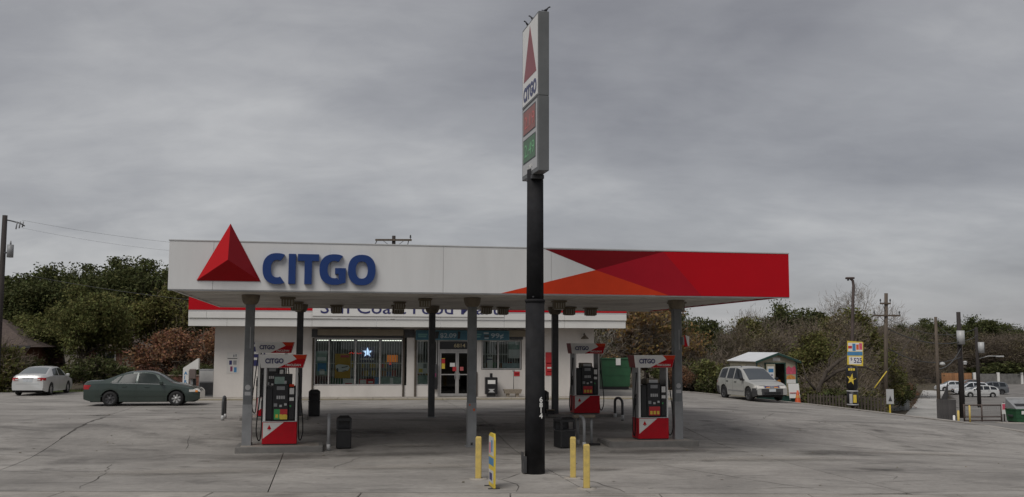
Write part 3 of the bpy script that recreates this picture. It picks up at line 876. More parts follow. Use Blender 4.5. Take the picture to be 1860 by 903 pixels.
# hanging louvred light boxes
def fixture(u, v, s=1.0):
    f = part('light_box', M_fix, canopy, lambda b: (b.box(u - .22 * s, u + .22 * s, v - .22 * s, v + .22 * s, CS - .02, CS + .02), b.box(u - .18 * s, u + .18 * s, v - .16 * s, v + .16 * s, CS - .24 * s, CS - .021)))
    for k in range(4):
        xx = u + (-.12 + .08 * k) * s
        part('louvre', M_fixglass, f, lambda b: b.box(xx - .018 * s, xx + .018 * s, v - .175 * s, v - .161 * s, CS - .22 * s, CS - .05 * s))
    part('lens', M_fixglass, f, lambda b: b.box(u - .14 * s, u + .14 * s, v - .12 * s, v + .12 * s, CS - .26 * s, CS - .241 * s))
for (u, v, s) in ((2.75, 4.1, 1), (2.9, 7.4, 1), (4.2, 9.4, 1.05), (6.3, 9.0, 1.1), (6.15, 6.2, 0.9), (6.75, 4.0, 0.9), (9.4, 9.0, 1.0), (10.1, 9.6, 1.0), (10.9, 4.2, .95), (12.4, 9.0, 1.05), (13.3, 9.4, 1.05), (14.75, 4.3, 1.1)):
    fixture(u, v, s)

# two-faced pennant sign on the right front column
px_, py_ = can_xy(14.33, 3.2)
zg = lotz(px_, py_)
fl = root('flag_sign', 'small folded red and white logo flag sign on the right front canopy column', 'flag sign', (*can_xy(14.47, 3.05), 2.95), TH)
part('red_face', M_red, fl, lambda b: b.prism([(0.0, .0), (0.12, 0.0), (0.02, 0.34), (0, 0.34)], -0.12, -0.10))
part('white_face', M_cream, fl, lambda b: b.prism([(0.125, 0.0), (0.17, 0.03), (0.17, 0.3), (0.06, 0.34)], -0.095, -0.08))
part('bracket', M_grey, fl, lambda b: b.box(-0.03, 0.0, -0.13, 0.05, 0.05, 0.29))

# ================================================================== pump islands
def island(name, u0, u1, v0, v1, label):
    xm, ym = can_xy((u0 + u1) / 2, (v0 + v1) / 2)
    z = max(lotz(*can_xy(u0, v0)), lotz(*can_xy(u1, v0)), lotz(*can_xy(u0, v1)))
    o = root(name, label, 'pump island', (OX, OY, z), TH, 'pump islands under the canopy')
    part('kerb', mat('island_kerb', (.19, .182, .17), .85, var=.15, scale=3, dirt=.4, dirt_col=(.1, .09, .085)), o, lambda b: (b.box(u0, u1, v0, v0 + .12, -0.3, 0.09, 0.02), b.box(u0, u1, v1 - .12, v1, -0.3, 0.09, 0.02),
                                       b.box(u0, u0 + .12, v0 + .121, v1 - .121, -0.3, 0.088, 0.01), b.box(u1 - .12, u1, v0 + .121, v1 - .121, -0.3, 0.088, 0.01)))
    part('concrete_top', M_walk, o, lambda b: b.box(u0 + .121, u1 - .121, v0 + .121, v1 - .121, -0.3, 0.082))
    return z + 0.085
z_fl = island('pump_island', 1.50, 3.85, 2.55, 3.85, 'grey kerbed island under the front left pump and column')
z_fr = island('pump_island', 12.0, 14.75, 2.55, 3.85, 'grey kerbed island under the front right pump and column')
z_rl = island('pump_island', 1.1, 3.3, 8.65, 9.95, 'low grey island under the rear left pump')
z_rr = island('pump_island', 11.6, 14.3, 8.65, 9.95, 'low grey island under the rear right pump')

# ================================================================== fuel pumps
def make_pump(name):
    """local x along the island, front towards -y"""
    o = root(name, 'x', 'fuel pump', (0, 0, 0), 0, 'fuel pumps')
    hw, hd = 0.47, 0.32
    cab = part('base_cabinet', mat('pump_red', (0.45, 0.004, 0.014), 0.45, spec=.25, var=.08, scale=4, dirt=.3, dirt_col=(.2, .02, .02), dscale=5), o, lambda b: b.box(-hw, hw, -hd, hd, 0.03, 0.64, 0.012))
    part('kick_plinth', M_dkgrey, cab, lambda b: b.box(-hw + .02, hw - .02, -hd + .02, hd - .02, -0.02, 0.029))
    part('white_panel', mat('pump_white', (.66, .65, .62), .45, var=.05, scale=5, dirt=.3, dirt_col=(.4, .37, .33), dscale=6), cab, lambda b: b.prism([(-hw + .02, .18), (hw - .36, .625), (-hw + .02, .625)], -hd - .004, -hd - .0005))
    part('trim_line', M_ltgrey, cab, lambda b: b.box(-hw, hw, -hd - .006, hd, .641, .66))
    part('logo_triangle', M_red, cab, lambda b: b.prism([(-.34, .44), (-.22, .44), (-.28, .56)], -hd - .007, -hd - .0045))
    part('logo_shadow', M_maroon, cab, lambda b: b.prism([(-.33, .415), (-.24, .415), (-.27, .435)], -hd - .007, -hd - .0045))
    body = part('electronics_body', M_black, o, lambda b: (b.box(-hw + .095, hw - .075, -hd + .02, hd - .02, .661, 1.62, 0.02)))
    part('bezel', M_black, body, lambda b: b.box(-.20, .22, -hd - .03, -hd + .019, .70, 1.68, 0.02))
    part('left_bezel', M_black, body, lambda b: b.box(-.37, -.21, -hd - .005, -hd + .019, .70, 1.56, 0.015))
    part('right_bezel', M_black, body, lambda b: b.box(.23, .385, -hd - .015, -hd + .019, .70, 1.60, 0.015))
    part('display', M_grey, body, lambda b: b.box(-.10, .12, -hd - .036, -hd - .031, 1.52, 1.62))
    for k in range(4):
        xx = -.10 + k * .06
        part('grade_display', M_ltgrey, body, lambda b: b.box(xx, xx + .045, -hd - .036, -hd - .031, 1.27, 1.36))
    part('keypad', M_grey, body, lambda b: b.box(-.17, -.08, -hd - .038, -hd - .031, 1.06, 1.15))
    part('card_slot', M_ltgrey, body, lambda b: b.box(-.02, .05, -hd - .038, -hd - .031, 1.05, 1.11))
    part('receipt_slot', M_ltgrey, body, lambda b: b.box(.11, .18, -hd - .04, -hd - .031, 1.09, 1.15))
    part('decal', M_pred, body, lambda b: b.box(-.15, .19, -hd - .036, -hd - .031, .72, .98))
    for k in range(3):
        xx = -.12 + k * .105
        part('grade_button', M_yellow, body, lambda b: b.box(xx, xx + .075, -hd - .046, -hd - .0365, .75, .85, 0.005))
    for z0, z1 in ((1.40, 1.57), (1.22, 1.31)):
        part('side_label', M_cream, body, lambda b: b.box(.25, .37, -hd - .022, -hd - .0155, z0, z1))
    part('green_tag', M_pgrn, body, lambda b: b.box(.26, .30, -hd - .022, -hd - .0155, 1.05, 1.10))
    head = part('screen_head', M_cap, o, lambda b: b.box(-.17, .21, -hd + .06, hd - .06, 1.621, 1.80, 0.02))
    part('screen', M_ltgrey, head, lambda b: b.box(-.12, .16, -hd + .052, -hd + .059, 1.65, 1.77))
    for s, nm in ((-1, 'post'), (1, 'post')):
        x0, x1 = (-hw, -hw + .085) if s < 0 else (hw - .065, hw)
        p = part(nm, M_grey, o, lambda b: b.box(x0, x1, -hd + .03, hd - .03, .661, 2.13, 0.008))
        part('post_edge', M_cream, p, lambda b: b.box(x0 + .015, x1 - .01, -hd + .012, -hd + .029, .661, 2.13))
    # sign topper: a tapered box
    z0, z1 = 2.131, 2.50
    tx0, tx1, bx0, bx1, dd = -.60, .70, -.545, .60, .30
    t = MB().m(M_cream)
    V = [(bx0, -dd, z0), (bx1, -dd, z0), (tx1, -dd - .03, z1), (tx0, -dd - .03, z1), (bx0, dd, z0), (bx1, dd, z0), (tx1, dd + .03, z1), (tx0, dd + .03, z1)]
    t.add(V, [(0, 1, 2, 3), (5, 4, 7, 6), (3, 2, 6, 7), (0, 4, 5, 1)])
    t.m(M_maroon).add([V[0], V[3], V[7], V[4]], [(0, 1, 2, 3)])
    t.m(M_red).add([V[1], V[5], V[6], V[2]], [(0, 1, 2, 3)])
    top = t.build('sign_topper', o)
    def face(poly, mt, nm, off):
        # poly in (x, z) laid on the sloping front, off = how proud
        def P(x, z):
            return (x, -dd - .03 * (z - z0) / (z1 - z0) - off, z)
        part(nm, mt, top, lambda b: b.add([P(*q) for q in poly], [tuple(range(len(poly)))]))
    face([(.30, z1 - .004), (tx1 - .004, z1 - .004), (.665, (z0 + z1) / 2 + .07), (.42, (z0 + z1) / 2 + .06)], M_orange, 'orange_shape', .003)
    face([(-.08, z0 + .004), (bx1 - .004, z0 + .004), (.665, (z0 + z1) / 2 + .07), (.42, (z0 + z1) / 2 + .06)], M_red, 'red_shape', .003)
    w = text('brand_lettering', 'CITGO', .185, M_navy, top, (-.44, -dd - .027, z0 + .13), (94.5, 0, 0), bold=.006, extrude=.002, width=.50)
    w = text('small_lettering', 'TRICLEAN', .085, M_cream, top, (.10, -dd - .018, z0 + .05), (94.5, 0, 0), bold=.002, extrude=.002, width=.44)
    # hoses and nozzles on both flanks
    for s in (-1, 1):
        x = hw * s
        nz = part('nozzle', M_black, o, lambda b: (b.box(*sorted((x + s * .004, x + s * .06)), -.12, .02, 1.0, 1.22, .01), b.cyl((x + s * .03, -.05, 1.2), (x + s * .03, -.2, 1.34), .018, .014, 8)))
        hp = [(x + s * .02, -.2, 1.95), (x + s * .05, -.24, 1.7), (x + s * .10, -.26, 1.2), (x + s * .15, -.27, .7), (x + s * .16, -.25, .35), (x + s * .11, -.2, .14), (x + s * .06, -.14, .16), (x + s * .035, -.1, .5), (x + s * .035, -.08, 1.0)]
        # smooth the line
        sp = []
        for i in range(len(hp) - 1):
            p0, p1, p2, p3 = [Vector(hp[max(0, min(len(hp) - 1, i + d))]) for d in (-1, 0, 1, 2)]
            for q in range(4):
                tt = q / 4
                sp.append(0.5 * ((2 * p1) + (-p0 + p2) * tt + (2 * p0 - 5 * p1 + 4 * p2 - p3) * tt ** 2 + (-p0 + 3 * p1 - 3 * p2 + p3) * tt ** 3))
        sp.append(Vector(hp[-1]))
        h = part('hose', M_rubber, o, lambda b: b.tube(sp, .017, 8))
        part('hose_swivel', M_dkgrey, h, lambda b: b.cyl((x + s * .0, -.2, 1.96), (x + s * .04, -.2, 1.96), .03, .03, 10))
    return o
pump_src = make_pump('fuel_pump')
def place_pump(o, u, v, z, label):
    x, y = can_xy(u, v)
    o.location = (x, y, z)
    o.rotation_euler = (0, 0, TH)
    o['label'] = label
copies = [copy_tree(pump_src) for _ in range(3)]
place_pump(pump_src, 2.65, 3.35, z_fl, 'left pump of the two nearest, black console with green and red decal')
place_pump(copies[0], 13.52, 3.35, z_fr, 'right pump of the two nearest, white topper over red base')
place_pump(copies[1], 2.10, 9.3, z_rl, 'rear left pump half hidden behind the nearest left pump')
place_pump(copies[2], 13.05, 9.3, z_rr, 'rear right pump standing in front of the green dumpster')
# what the front left pump has of its own
for o in [pump_src]:
    part('price_card', M_pgrn, o, lambda b: b.box(-.16, .0, -.3645, -.3595, .71, .99))
    part('price_card', M_pred, o, lambda b: b.box(.002, .2, -.3645, -.3595, .84, .99))
    part('price_card', M_yellow, o, lambda b: b.box(.002, .2, -.3645, -.3595, .71, .835))
    part('picture_screen', M_pgreen, o, lambda b: b.box(-.17, .10, -.272, -.2615, 1.63, 1.88))
    part('video_screen', M_black, o, lambda b: b.box(-.19, .31, -.26, -.05, 1.625, 1.96, .01))
    part('notice', M_orange, o, lambda b: b.box(.24, .37, -.342, -.3365, 1.61, 1.68))

# ================================================================== things standing on and by the islands
def hoop(u, v, label, h=0.95, span=0.75, r=0.045, mt=M_grey):
    x, y = can_xy(u, v)
    o = root('hoop_guard', label, 'hoop guard', (x, y, lotz(x, y)), TH, 'steel hoop guards at the island ends')
    pts = [(0, -span / 2, -0.1), (0, -span / 2, h - .16)]
    for k in range(1, 8):
        t = math.pi * k / 8
        pts.append((0, -span / 2 * math.cos(t), h - .16 + .16 * math.sin(t)))
    pts += [(0, span / 2, h - .16), (0, span / 2, -0.1)]
    part('pipe', mt, o, lambda b: b.tube(pts, r, 10))
    part('foot_collar', M_ltgrey, o, lambda b: b.cyl((0, -span / 2, 0), (0, -span / 2, .16), r + .012, r + .008, 10))
    part('foot_collar', M_ltgrey, o, lambda b: b.cyl((0, span / 2, 0), (0, span / 2, .16), r + .012, r + .008, 10))
hoop(4.0, 3.2, 'grey steel hoop guard beside the black bin, seen edge on', h=.93)
hoop(11.25, 2.9, 'steel hoop guard right of the bin at the front right island', h=.86)
hoop(0.55, 9.2, 'dark hoop guard seen edge on left of the front left column', h=.75, r=.045, mt=M_dkcol)
hoop(13.95, 8.1, 'dark steel hoop guard below the green dumpster', h=.72, span=.9, mt=M_dkcol)

def bin_(u, v, label, h=0.92, w=0.21, rz=0.0):
    x, y = can_xy(u, v)
    o = root('trash_bin', label, 'trash bin', (x, y, lotz(x, y)), TH + rz, 'black trash bins under the canopy')
    body = part('body', M_black, o, lambda b: (b.box(-w, w, -w, w, 0.0, h * .56, .03), b.box(-w + .03, w - .03, -w + .03, w - .03, h * .56, h * .60)))
    part('liner_rim', M_dkgrey, body, lambda b: b.box(-w - .01, w + .01, -w - .01, w + .01, h * .535, h * .57, .01))
    for sx in (-1, 1):
        for sy in (-1, 1):
            part('hood_post', M_black, o, lambda b: b.box(sx * (w - .03) - .03, sx * (w - .03) + .03, sy * (w - .03) - .03, sy * (w - .03) + .03, h * .6, h * .84))
    part('back_panel', M_dkgrey, o, lambda b: b.box(-w + .06, w - .06, w - .05, w - .03, h * .6, h * .84))
    part('hood', M_black, o, lambda b: b.add([(-w, -w, h * .84), (w, -w, h * .84), (w, w, h * .84), (-w, w, h * .84), (-w, -w, h * .92), (w, -w, h * .92), (w, w, h * .92), (-w, w, h * .92),
        (-w * .55, -w * .55, h), (w * .55, -w * .55, h), (w * .55, w * .55, h), (-w * .55, w * .55, h)],
        [(3, 2, 1, 0), (0, 1, 5, 4), (1, 2, 6, 5), (2, 3, 7, 6), (3, 0, 4, 7), (4, 5, 9, 8), (5, 6, 10, 9), (6, 7, 11, 10), (7, 4, 8, 11), (8, 9, 10, 11)]))
bin_(4.42, 3.25, 'black hooded trash bin right of the front left pump')
bin_(10.72, 2.75, 'bulky black trash bin left of the front right pump', h=.88, w=.24, rz=.25)
bin_(3.50, 10.4, 'dark trash bin below the barred shop window', h=.93, w=.20)
bin_(11.55, 9.6, 'dark trash bin mostly hidden behind the tall sign pole', h=.9, w=.2)
# squeegee bucket by the rear right column
x, y = can_xy(11.72, 9.0)
sq = root('squeegee_bucket', 'low black squeegee bucket at the foot of the rear right column', 'bucket', (x, y, lotz(x, y)), TH)
part('tub', M_black, sq, lambda b: b.box(-.13, .12, -.12, .12, 0, .22, .02))
part('lid', M_cap, sq, lambda b: b.box(-.14, .13, -.13, .13, .221, .25, .01))
# service tray by the front right hoop
x, y = can_xy(11.62, 3.1)
tr = root('squeegee_stand', 'narrow squeegee stand with flat shelf beside the front right island', 'squeegee stand', (x, y, lotz(x, y)), TH)
part('shelf', M_cap, tr, lambda b: b.box(-.55, .10, -.12, .12, .80, .88, .015))
part('stand_post', M_grey, tr, lambda b: b.cyl((0, 0, 0), (0, 0, .80), .035, .035, 10))
part('base', M_black, tr, lambda b: b.box(-.1, .25, -.1, .1, 0, .06, .01))

# ================================================================== tall price sign on its pole
SGX, SGY = 0.55, 23.47
sg = root('pole_sign', 'tall black pole carrying a narrow lit price cabinet with red triangle', 'pole sign', (SGX, SGY, lotz(SGX, SGY)), R(13))
lower = part('pole_sleeve', M_poledk, sg, lambda b: b.cyl((0, 0, -.1), (0, 0, 4.02), .235, .225, 28))
part('sleeve_collar', M_poledk, lower, lambda b: b.cyl((0, 0, 3.98), (0, 0, 4.05), .24, .24, 28))
part('bolt', M_dkgrey, lower, lambda b: b.cyl((-.1, -.19, 4.10), (-.1, -.235, 4.10), .02, .02, 8))
part('upper_pole', M_poledk, sg, lambda b: b.cyl((0, 0, 4.0), (0, 0, 7.15), .205, .195, 28))
part('junction_box', M_dkgrey, sg, lambda b: b.box(-.30, -.215, -.12, .1, .02, .40, .01))
part('handhole_cover', M_dkgrey, sg, lambda b: b.box(-.31, -.29, -.10, .08, .30, .5, .005))
for i, ch in enumerate('6814'):
    # numerals painted one under the other
    text('house_number', ch, .16, M_cream, sg, (.075 - .03, -.2405, 1.66 - i * .125), (90, 0, 0), bold=.004, extrude=.002)
cabz0, cabzs, cabz1 = 7.0, 8.78, 10.81
hl = 0.80
M_cabinet = mat('cabinet_grey', (.13, .135, .135), .5, var=.1, scale=2)
cu_ = part('upper_cabinet', M_cabinet, sg, lambda b: b.box(-.13, .13, -hl, hl, cabzs + .002, cabz1, .012))
lo_ = part('lower_cabinet', M_cabinet, sg, lambda b: b.box(-.13, .13, -hl, hl, cabz0, cabzs, .012))
part('mounting_saddle', M_dkgrey, sg, lambda b: b.box(-.15, .15, -.28, .28, 6.90, 6.995, .01))
for s in (-1, 1):
    x = s * .131
    def side(nm, mt, par, poly, off=0.0):
        part(nm, mt, par, lambda b: b.prism(poly, x + s * off, x + s * (off + .003), axis='x'))
    side('face', M_cream, cu_, [(-hl + .05, cabzs + .06), (hl - .05, cabzs + .06), (hl - .05, cabz1 - .05), (-hl + .05, cabz1 - .05)])
    side('face_triangle', mat('sign_faded_red', (0.26, 0.055, 0.06), .4, var=.05), cu_, [(-.62, 9.42), (.62, 9.42), (0, 10.70)], .004)
    text('brand_lettering', 'CITGO', .46, mat('faded_navy', (.07, .08, .17), .5, var=.05), cu_, (x + s * .008, .64 if s < 0 else -.64, 8.93), (90, 0, -90 if s < 0 else 90), bold=.022, extrude=.002, width=1.28)
    side('face', M_ltgrey, lo_, [(-hl + .10, cabz0 + .10), (hl - .06, cabz0 + .10), (hl - .06, cabzs - .04), (-hl + .10, cabzs - .04)])
    for z0, z1, back, led, num in ((8.10, 8.66, M_ledback_r, M_ledred, '2.19'), (7.40, 7.94, M_ledback_g, M_ledgreen, '2.49')):
        side('price_border', M_black, lo_, [(-.56, z0 - .03), (.66, z0 - .03), (.66, z1 + .03), (-.56, z1 + .03)], .0035)
        side('price_panel', back, lo_, [(-.53, z0), (.63, z0), (.63, z1), (-.53, z1)], .007)
        text('price_digits', num, .44, led, lo_, (x + s * .013, .52 if s < 0 else -.42, z0 + .12), (90, 0, -90 if s < 0 else 90), bold=-.004, extrude=.001, width=.95)
    text('small_lettering', 'CASH', .15, M_cream, lo_, (x + s * .008, .2 if s < 0 else -.2, 7.17), (90, 0, -90 if s < 0 else 90), extrude=.002, width=.4)
def bird(x, y, z, rz, label):
    o = root('pigeon', label, 'bird', (x, y, z), rz, 'birds perched on the tall sign')
    bd = MB().m(M_bird)
    prof = [(0.0, -.13), (.03, -.11), (.055, -.05), (.06, .0), (.05, .05), (.028, .085), (.026, .10), (.034, .12), (.026, .145), (0.0, .155)]
    n = 10
    base = 0
    for i, (r_, h_) in enumerate(prof):
        up = .09 + (.10 * S((h_ + .02) / .12)) + h_ * .25
        for k in range(n):
            t = 2 * math.pi * k / n
            bd.v.append((h_, r_ * math.cos(t), up + r_ * math.sin(t)))
    for i in range(len(prof) - 1):
        for k in range(n):
            bd.f.append((i * n + k, i * n + (k + 1) % n, (i + 1) * n + (k + 1) % n, (i + 1) * n + k)); bd.mi.append(0); bd.sm.append(True)
    bd.build('body', o)
    part('tail', M_bird, o, lambda b: b.box(-.23, -.09, -.025, .025, .045, .06))
    part('beak', M_dkgrey, o, lambda b: b.cyl((.15, 0, .225), (.185, 0, .218), .008, .002, 6))
    o.scale = (.58, .58, .58)
    for s in (-.02, .02):
        part('leg', M_dkgrey, o, lambda b: b.cyl((0, s, 0), (0, s, .06), .005, .005, 5))
c13, s13 = math.cos(R(13)), math.sin(R(13))
def sgp(a, c):
    return SGX + a * c13 - c * s13, SGY + a * s13 + c * c13
ztop = cabz1 + lotz(SGX, SGY)
bird(*sgp(-.10, .42), ztop, R(200), 'dark bird perched farthest left on the sign top')
bird(*sgp(-.10, -.05), ztop, R(150), 'dark bird at the middle of the sign top edge')
bird(*sgp(.09, -.74), ztop, R(20), 'small dark bird on the right corner of the sign top')

# ================================================================== yellow bollards, sandwich board
def bollard(x, y, h, label, tilt=0.0):
    o = root('bollard', label, 'bollard', (x, y, lotz(x, y)), random.uniform(-.1, .1), 'yellow bollards round the sign pole')
    p = part('post', M_yel, o, lambda b: b.box(-.065, .065, -.065, .065, -.15, h, .012))
    part('cap', M_yel, p, lambda b: b.box(-.055, .055, -.055, .055, h, h + .015, .006))
    part('concrete_collar', M_walk, o, lambda b: b.lathe([(.21, -.02), (.205, .012), (.15, .022), (.09, .024)], (0, 0, 0), 14))
bollard(-.73, 22.45, .92, 'yellow square bollard left of the sign pole')
bollard(1.39, 22.65, .90, 'yellow bollard right of the sign pole, farther of the two')
bollard(1.57, 21.0, .90, 'yellow bollard right of the sign pole, nearest to the street')
af = root('sandwich_board', 'thin yellow and blue advert board standing almost edge on left of the sign pole', 'sandwich board', (-.40, 21.15, lotz(-.4, 21.15)), R(101))
M_sbw = mat('board_white', (.55, .55, .53), .5, var=.1)
bd_ = part('panel', M_yellow, af, lambda b: b.prism([(-.30, .02), (.30, .02), (.31, 1.06), (.16, 1.12), (-.26, 1.13), (-.31, 1.0)], -.02, .02))
for s in (-1, 1):
    def pr(mt, x0, x1, z0, z1, k=1):
        part('print', mt, bd_, lambda b: b.box(x0, x1, *sorted((s * .0205, s * (.0205 + .002 * k))), z0, z1))
    pr(M_sbw, -.28, .29, .66, 1.05)
    pr(M_posterblue, -.15, .0, .74, .98, 2)
    pr(M_pink, .08, .22, .70, .92, 2)
    pr(M_posterblue, -.29, .29, .46, .62)
    pr(M_sbw, -.25, .28, .10, .36)
    pr(M_navy, -.12, .2, .15, .30, 2)
for s in (-.24, .24):
    part('foot', M_dkgrey, af, lambda b: b.box(s - .03, s + .03, -.12, .12, 0, .019))

# ================================================================== the shop
STH = R(7.0)
SX, SY = -13.9, 46.6
def st_xy(a, d):
    return SX + a * math.cos(STH) - d * math.sin(STH), SY + a * math.sin(STH) + d * math.cos(STH)
Z0 = 0.53                                    # shop floor / walk level
store = root('convenience_store', 'long white single storey shop with red and white fascia behind the pumps', 'store', (SX, SY, 0), STH)
WL = 18.07
WZ = 3.84                                   # underside of the overhang
wall = part('wall', M_stucco, store, lambda b: (
    b.box(0, 4.58, 0, .2, Z0 - .3, WZ), b.box(8.95, 9.36, 0, .2, Z0 - .3, WZ), b.box(14.50, WL, 0, .2, Z0 - .3, WZ),
    b.box(4.58, 8.95, .0, .2, Z0 - .3, 1.06), b.box(9.36, 10.44, 0, .2, Z0 - .3, 1.06), b.box(12.32, 14.50, 0, .2, Z0 - .3, 1.80), b.box(12.32, 12.54, 0, .2, 1.80, 3.25),
    b.box(4.58, 8.95, .001, .199, 3.33, WZ), b.box(9.36, 14.50, .001, .199, 3.25, WZ)))
part('side_wall', M_stucco, store, lambda b: b.box(0, .2, .201, 11, Z0 - .3, WZ))
part('side_wall', M_stucco, store, lambda b: b.box(WL - .2, WL, .201, 11, Z0 - .3, WZ))
part('rear_wall', M_stucco, store, lambda b: b.box(.2, WL - .2, 10.8, 11, Z0 - .3, WZ))
for x in (8.80, 9.36):
    part('downpipe', M_fencewood, store, lambda b: b.box(x - .045, x + .045, -.075, -.002, Z0, 3.62, .01))
part('downpipe', M_fencewood, store, lambda b: b.box(4.50, 4.58, -.075, -.002, Z0, 3.3, .01))
part('downpipe', M_fencewood, store, lambda b: b.box(12.26, 12.34, -.075, -.002, Z0, 1.7, .01))
# overhang, soffit and fascia bands
part('eave_soffit', mat('eave_brown', (.20, .165, .14), .8, var=.1), store, lambda b: b.box(-.98, 19.34, -1.17, .25, WZ, WZ + .04))
fx = [-1.0, 0.72, 4.55, 7.5, 10.5, 13.5, 16.4, 19.38]
for a, c in zip(fx[:-1], fx[1:]):
    part('lower_band', M_white, store, lambda b: b.box(a + .004, c - .004, -1.2, -1.12, WZ - .03, 4.165, .006))
fx2 = [-1.0, -.2, 4.55, 7.5, 10.5, 13.5, 16.4, 19.41]
for a, c in zip(fx2[:-1], fx2[1:]):
    part('upper_band', M_white, store, lambda b: b.box(a + .004, c - .004, -1.26, -1.14, 4.18, 4.455, .006))
part('grey_stripe', M_ltgrey, store, lambda b: b.box(-1.0, 19.41, -1.24, -1.14, 4.457, 4.545))
part('red_fascia', M_red, store, lambda b: b.box(-1.0, 19.41, -1.25, -1.14, 4.547, 5.30))
part('fascia_return', M_white, store, lambda b: b.box(-1.0, -.95, -1.119, 11, WZ + .05, 4.18))
part('fascia_return', M_white, store, lambda b: b.box(19.33, 19.38, -1.119, 11, WZ + .05, 4.18))
part('roof', mat('roof_membrane', (.35, .34, .33), .9), store, lambda b: b.box(-.94, 19.32, -1.10, 11, 4.6, 4.7))
sp = part('sign_panel', M_cream, store, lambda b: b.box(4.57, 13.48, -1.30, -1.262, 4.30, 5.34, .008))
text('shop_lettering', 'Sun Coast Food Mart', .80, M_navy, sp, (4.90, -1.306, 4.43), (90, 0, 0), bold=.004, extrude=.006, width=8.3)
# dark strips painted as the shaded void below the soffit, tan shutter boxes
part('soffit_void_shade', M_dkgrey, store, lambda b: b.box(4.46, 9.30, -.05, -.001, 3.33, 3.72))
part('shutter_box', M_tan, store, lambda b: b.box(4.74, 8.78, -.20, -.052, 3.42, 3.73, .02))
part('soffit_void_shade', M_dkgrey, store, lambda b: b.box(9.42, 14.55, -.05, -.001, 3.26, 3.72))
part('shutter_box', M_tan, store, lambda b: b.box(13.75, 14.7, -.2, -.052, 3.40, 3.72, .02))

# windows with panes, mullions and security bars
def window(x0, x1, z0, z1, mull, rail=None, step=0.118, bars=True, glass=M_glass):
    w = part('window', M_alum, store, lambda b: (b.box(x0, x1, .03, .11, z0, z0 + .05, .004), b.box(x0, x1, .03, .11, z1 - .05, z1, .004), b.box(x0, x0 + .05, .03, .11, z0 + .051, z1 - .051), b.box(x1 - .05, x1, .03, .11, z0 + .051, z1 - .051)))
    xs = [x0 + .05] + list(mull) + [x1 - .05]
    for m_ in mull:
        part('mullion', M_alum, w, lambda b: b.box(m_ - .03, m_ + .03, .028, .112, z0 + .052, z1 - .052))
    for a, c in zip(xs[:-1], xs[1:]):
        part('pane', glass, w, lambda b: b.box(a + .005, c - .005, .066, .074, z0 + .052, z1 - .052))
    if rail:
        part('mid_rail', M_cream, w, lambda b: b.box(x0 + .052, x1 - .052, .135, .16, rail - .015, rail + .015))
    if bars:
        n = int((x1 - x0 - .1) / step)
        src = None
        for i in range(1, n):
            xx = x0 + .05 + i * (x1 - x0 - .1) / n
            if src is None:
                src = part('security_bar', M_cream, w, lambda b: b.box(-.013, .013, -.010, .010, z0 + .055, z1 - .055), loc=(xx, .13, 0))
            else:
                share(src, w, (xx, .13, 0))
    return w
window(4.60, 8.76, 1.07, 3.31, (5.28, 6.52, 7.68), 2.10)
window(9.42, 10.40, 1.07, 3.22, (10.0,), 2.1)
window(12.56, 14.46, 1.82, 3.22, (13.35,), 2.55)
# doors
df = part('door_frame', M_alum, store, lambda b: (b.box(10.44, 10.52, .02, .12, Z0, 3.22), b.box(12.22, 12.30, .02, .12, Z0, 3.22), b.box(10.521, 12.219, .02, .12, 2.70, 2.78), b.box(10.521, 12.219, .02, .12, 3.16, 3.22)))
part('transom_pane', M_doorglass, df, lambda b: b.box(10.525, 12.215, .06, .07, 2.785, 3.155))
for a, c, hs in ((10.53, 11.365, 1), (11.375, 12.21, -1)):
    d = part('door', M_alum, store, lambda b: (b.box(a, a + .075, .04, .09, Z0 + .02, 2.69), b.box(c - .075, c, .04, .09, Z0 + .02, 2.69), b.box(a + .076, c - .076, .04, .09, 2.60, 2.69), b.box(a + .076, c - .076, .04, .09, Z0 + .02, Z0 + .14)))
    part('pane', M_doorglass, d, lambda b: b.box(a + .076, c - .076, .06, .068, Z0 + .141, 2.599))
    part('push_bar', M_alum, d, lambda b: b.box(a + .076, c - .076, .03, .058, 1.55, 1.60))
    xh = c - .11 if hs > 0 else a + .11
    part('handle', M_galv, d, lambda b: b.tube([(xh, .04, 1.35), (xh, -.03, 1.38), (xh, -.03, 1.62), (xh, .04, 1.65)], .015, 6))
text('street_number', '6814', .24, mat('gold_numerals', (.45, .38, .22), .5), df, (11.2, .055, 2.88), (90, 0, 0), bold=.004, extrude=.002, width=.55)
# interior shell, lit by strip lamps
part('interior_floor', M_intfloor, store, lambda b: b.box(.21, WL - .21, .21, 10.79, Z0 - .1, Z0))
part('interior_back', M_intwall, store, lambda b: b.box(.21, WL - .21, 8.0, 8.1, Z0 + .001, WZ - .2))
part('interior_ceiling', M_intwall, store, lambda b: b.box(.21, WL - .21, .21, 10.79, 3.50, 3.56))
for x0, x1 in ((4.70, 5.22), (5.36, 6.44), (6.60, 7.60), (7.76, 8.70), (9.45, 9.95), (10.05, 10.35), (10.60, 11.25), (11.55, 12.1), (13.0, 13.32), (13.42, 13.7)):
    part('strip_lamp', M_tube, store, lambda b: b.box(x0, x1, .30, .36, 3.17, 3.21))
for x0, y0 in ((3, 3), (8, 3), (13, 3)):
    part('strip_lamp', M_tube, store, lambda b: b.box(x0, x0 + 2.4, y0, y0 + .12, 3.42, 3.47))

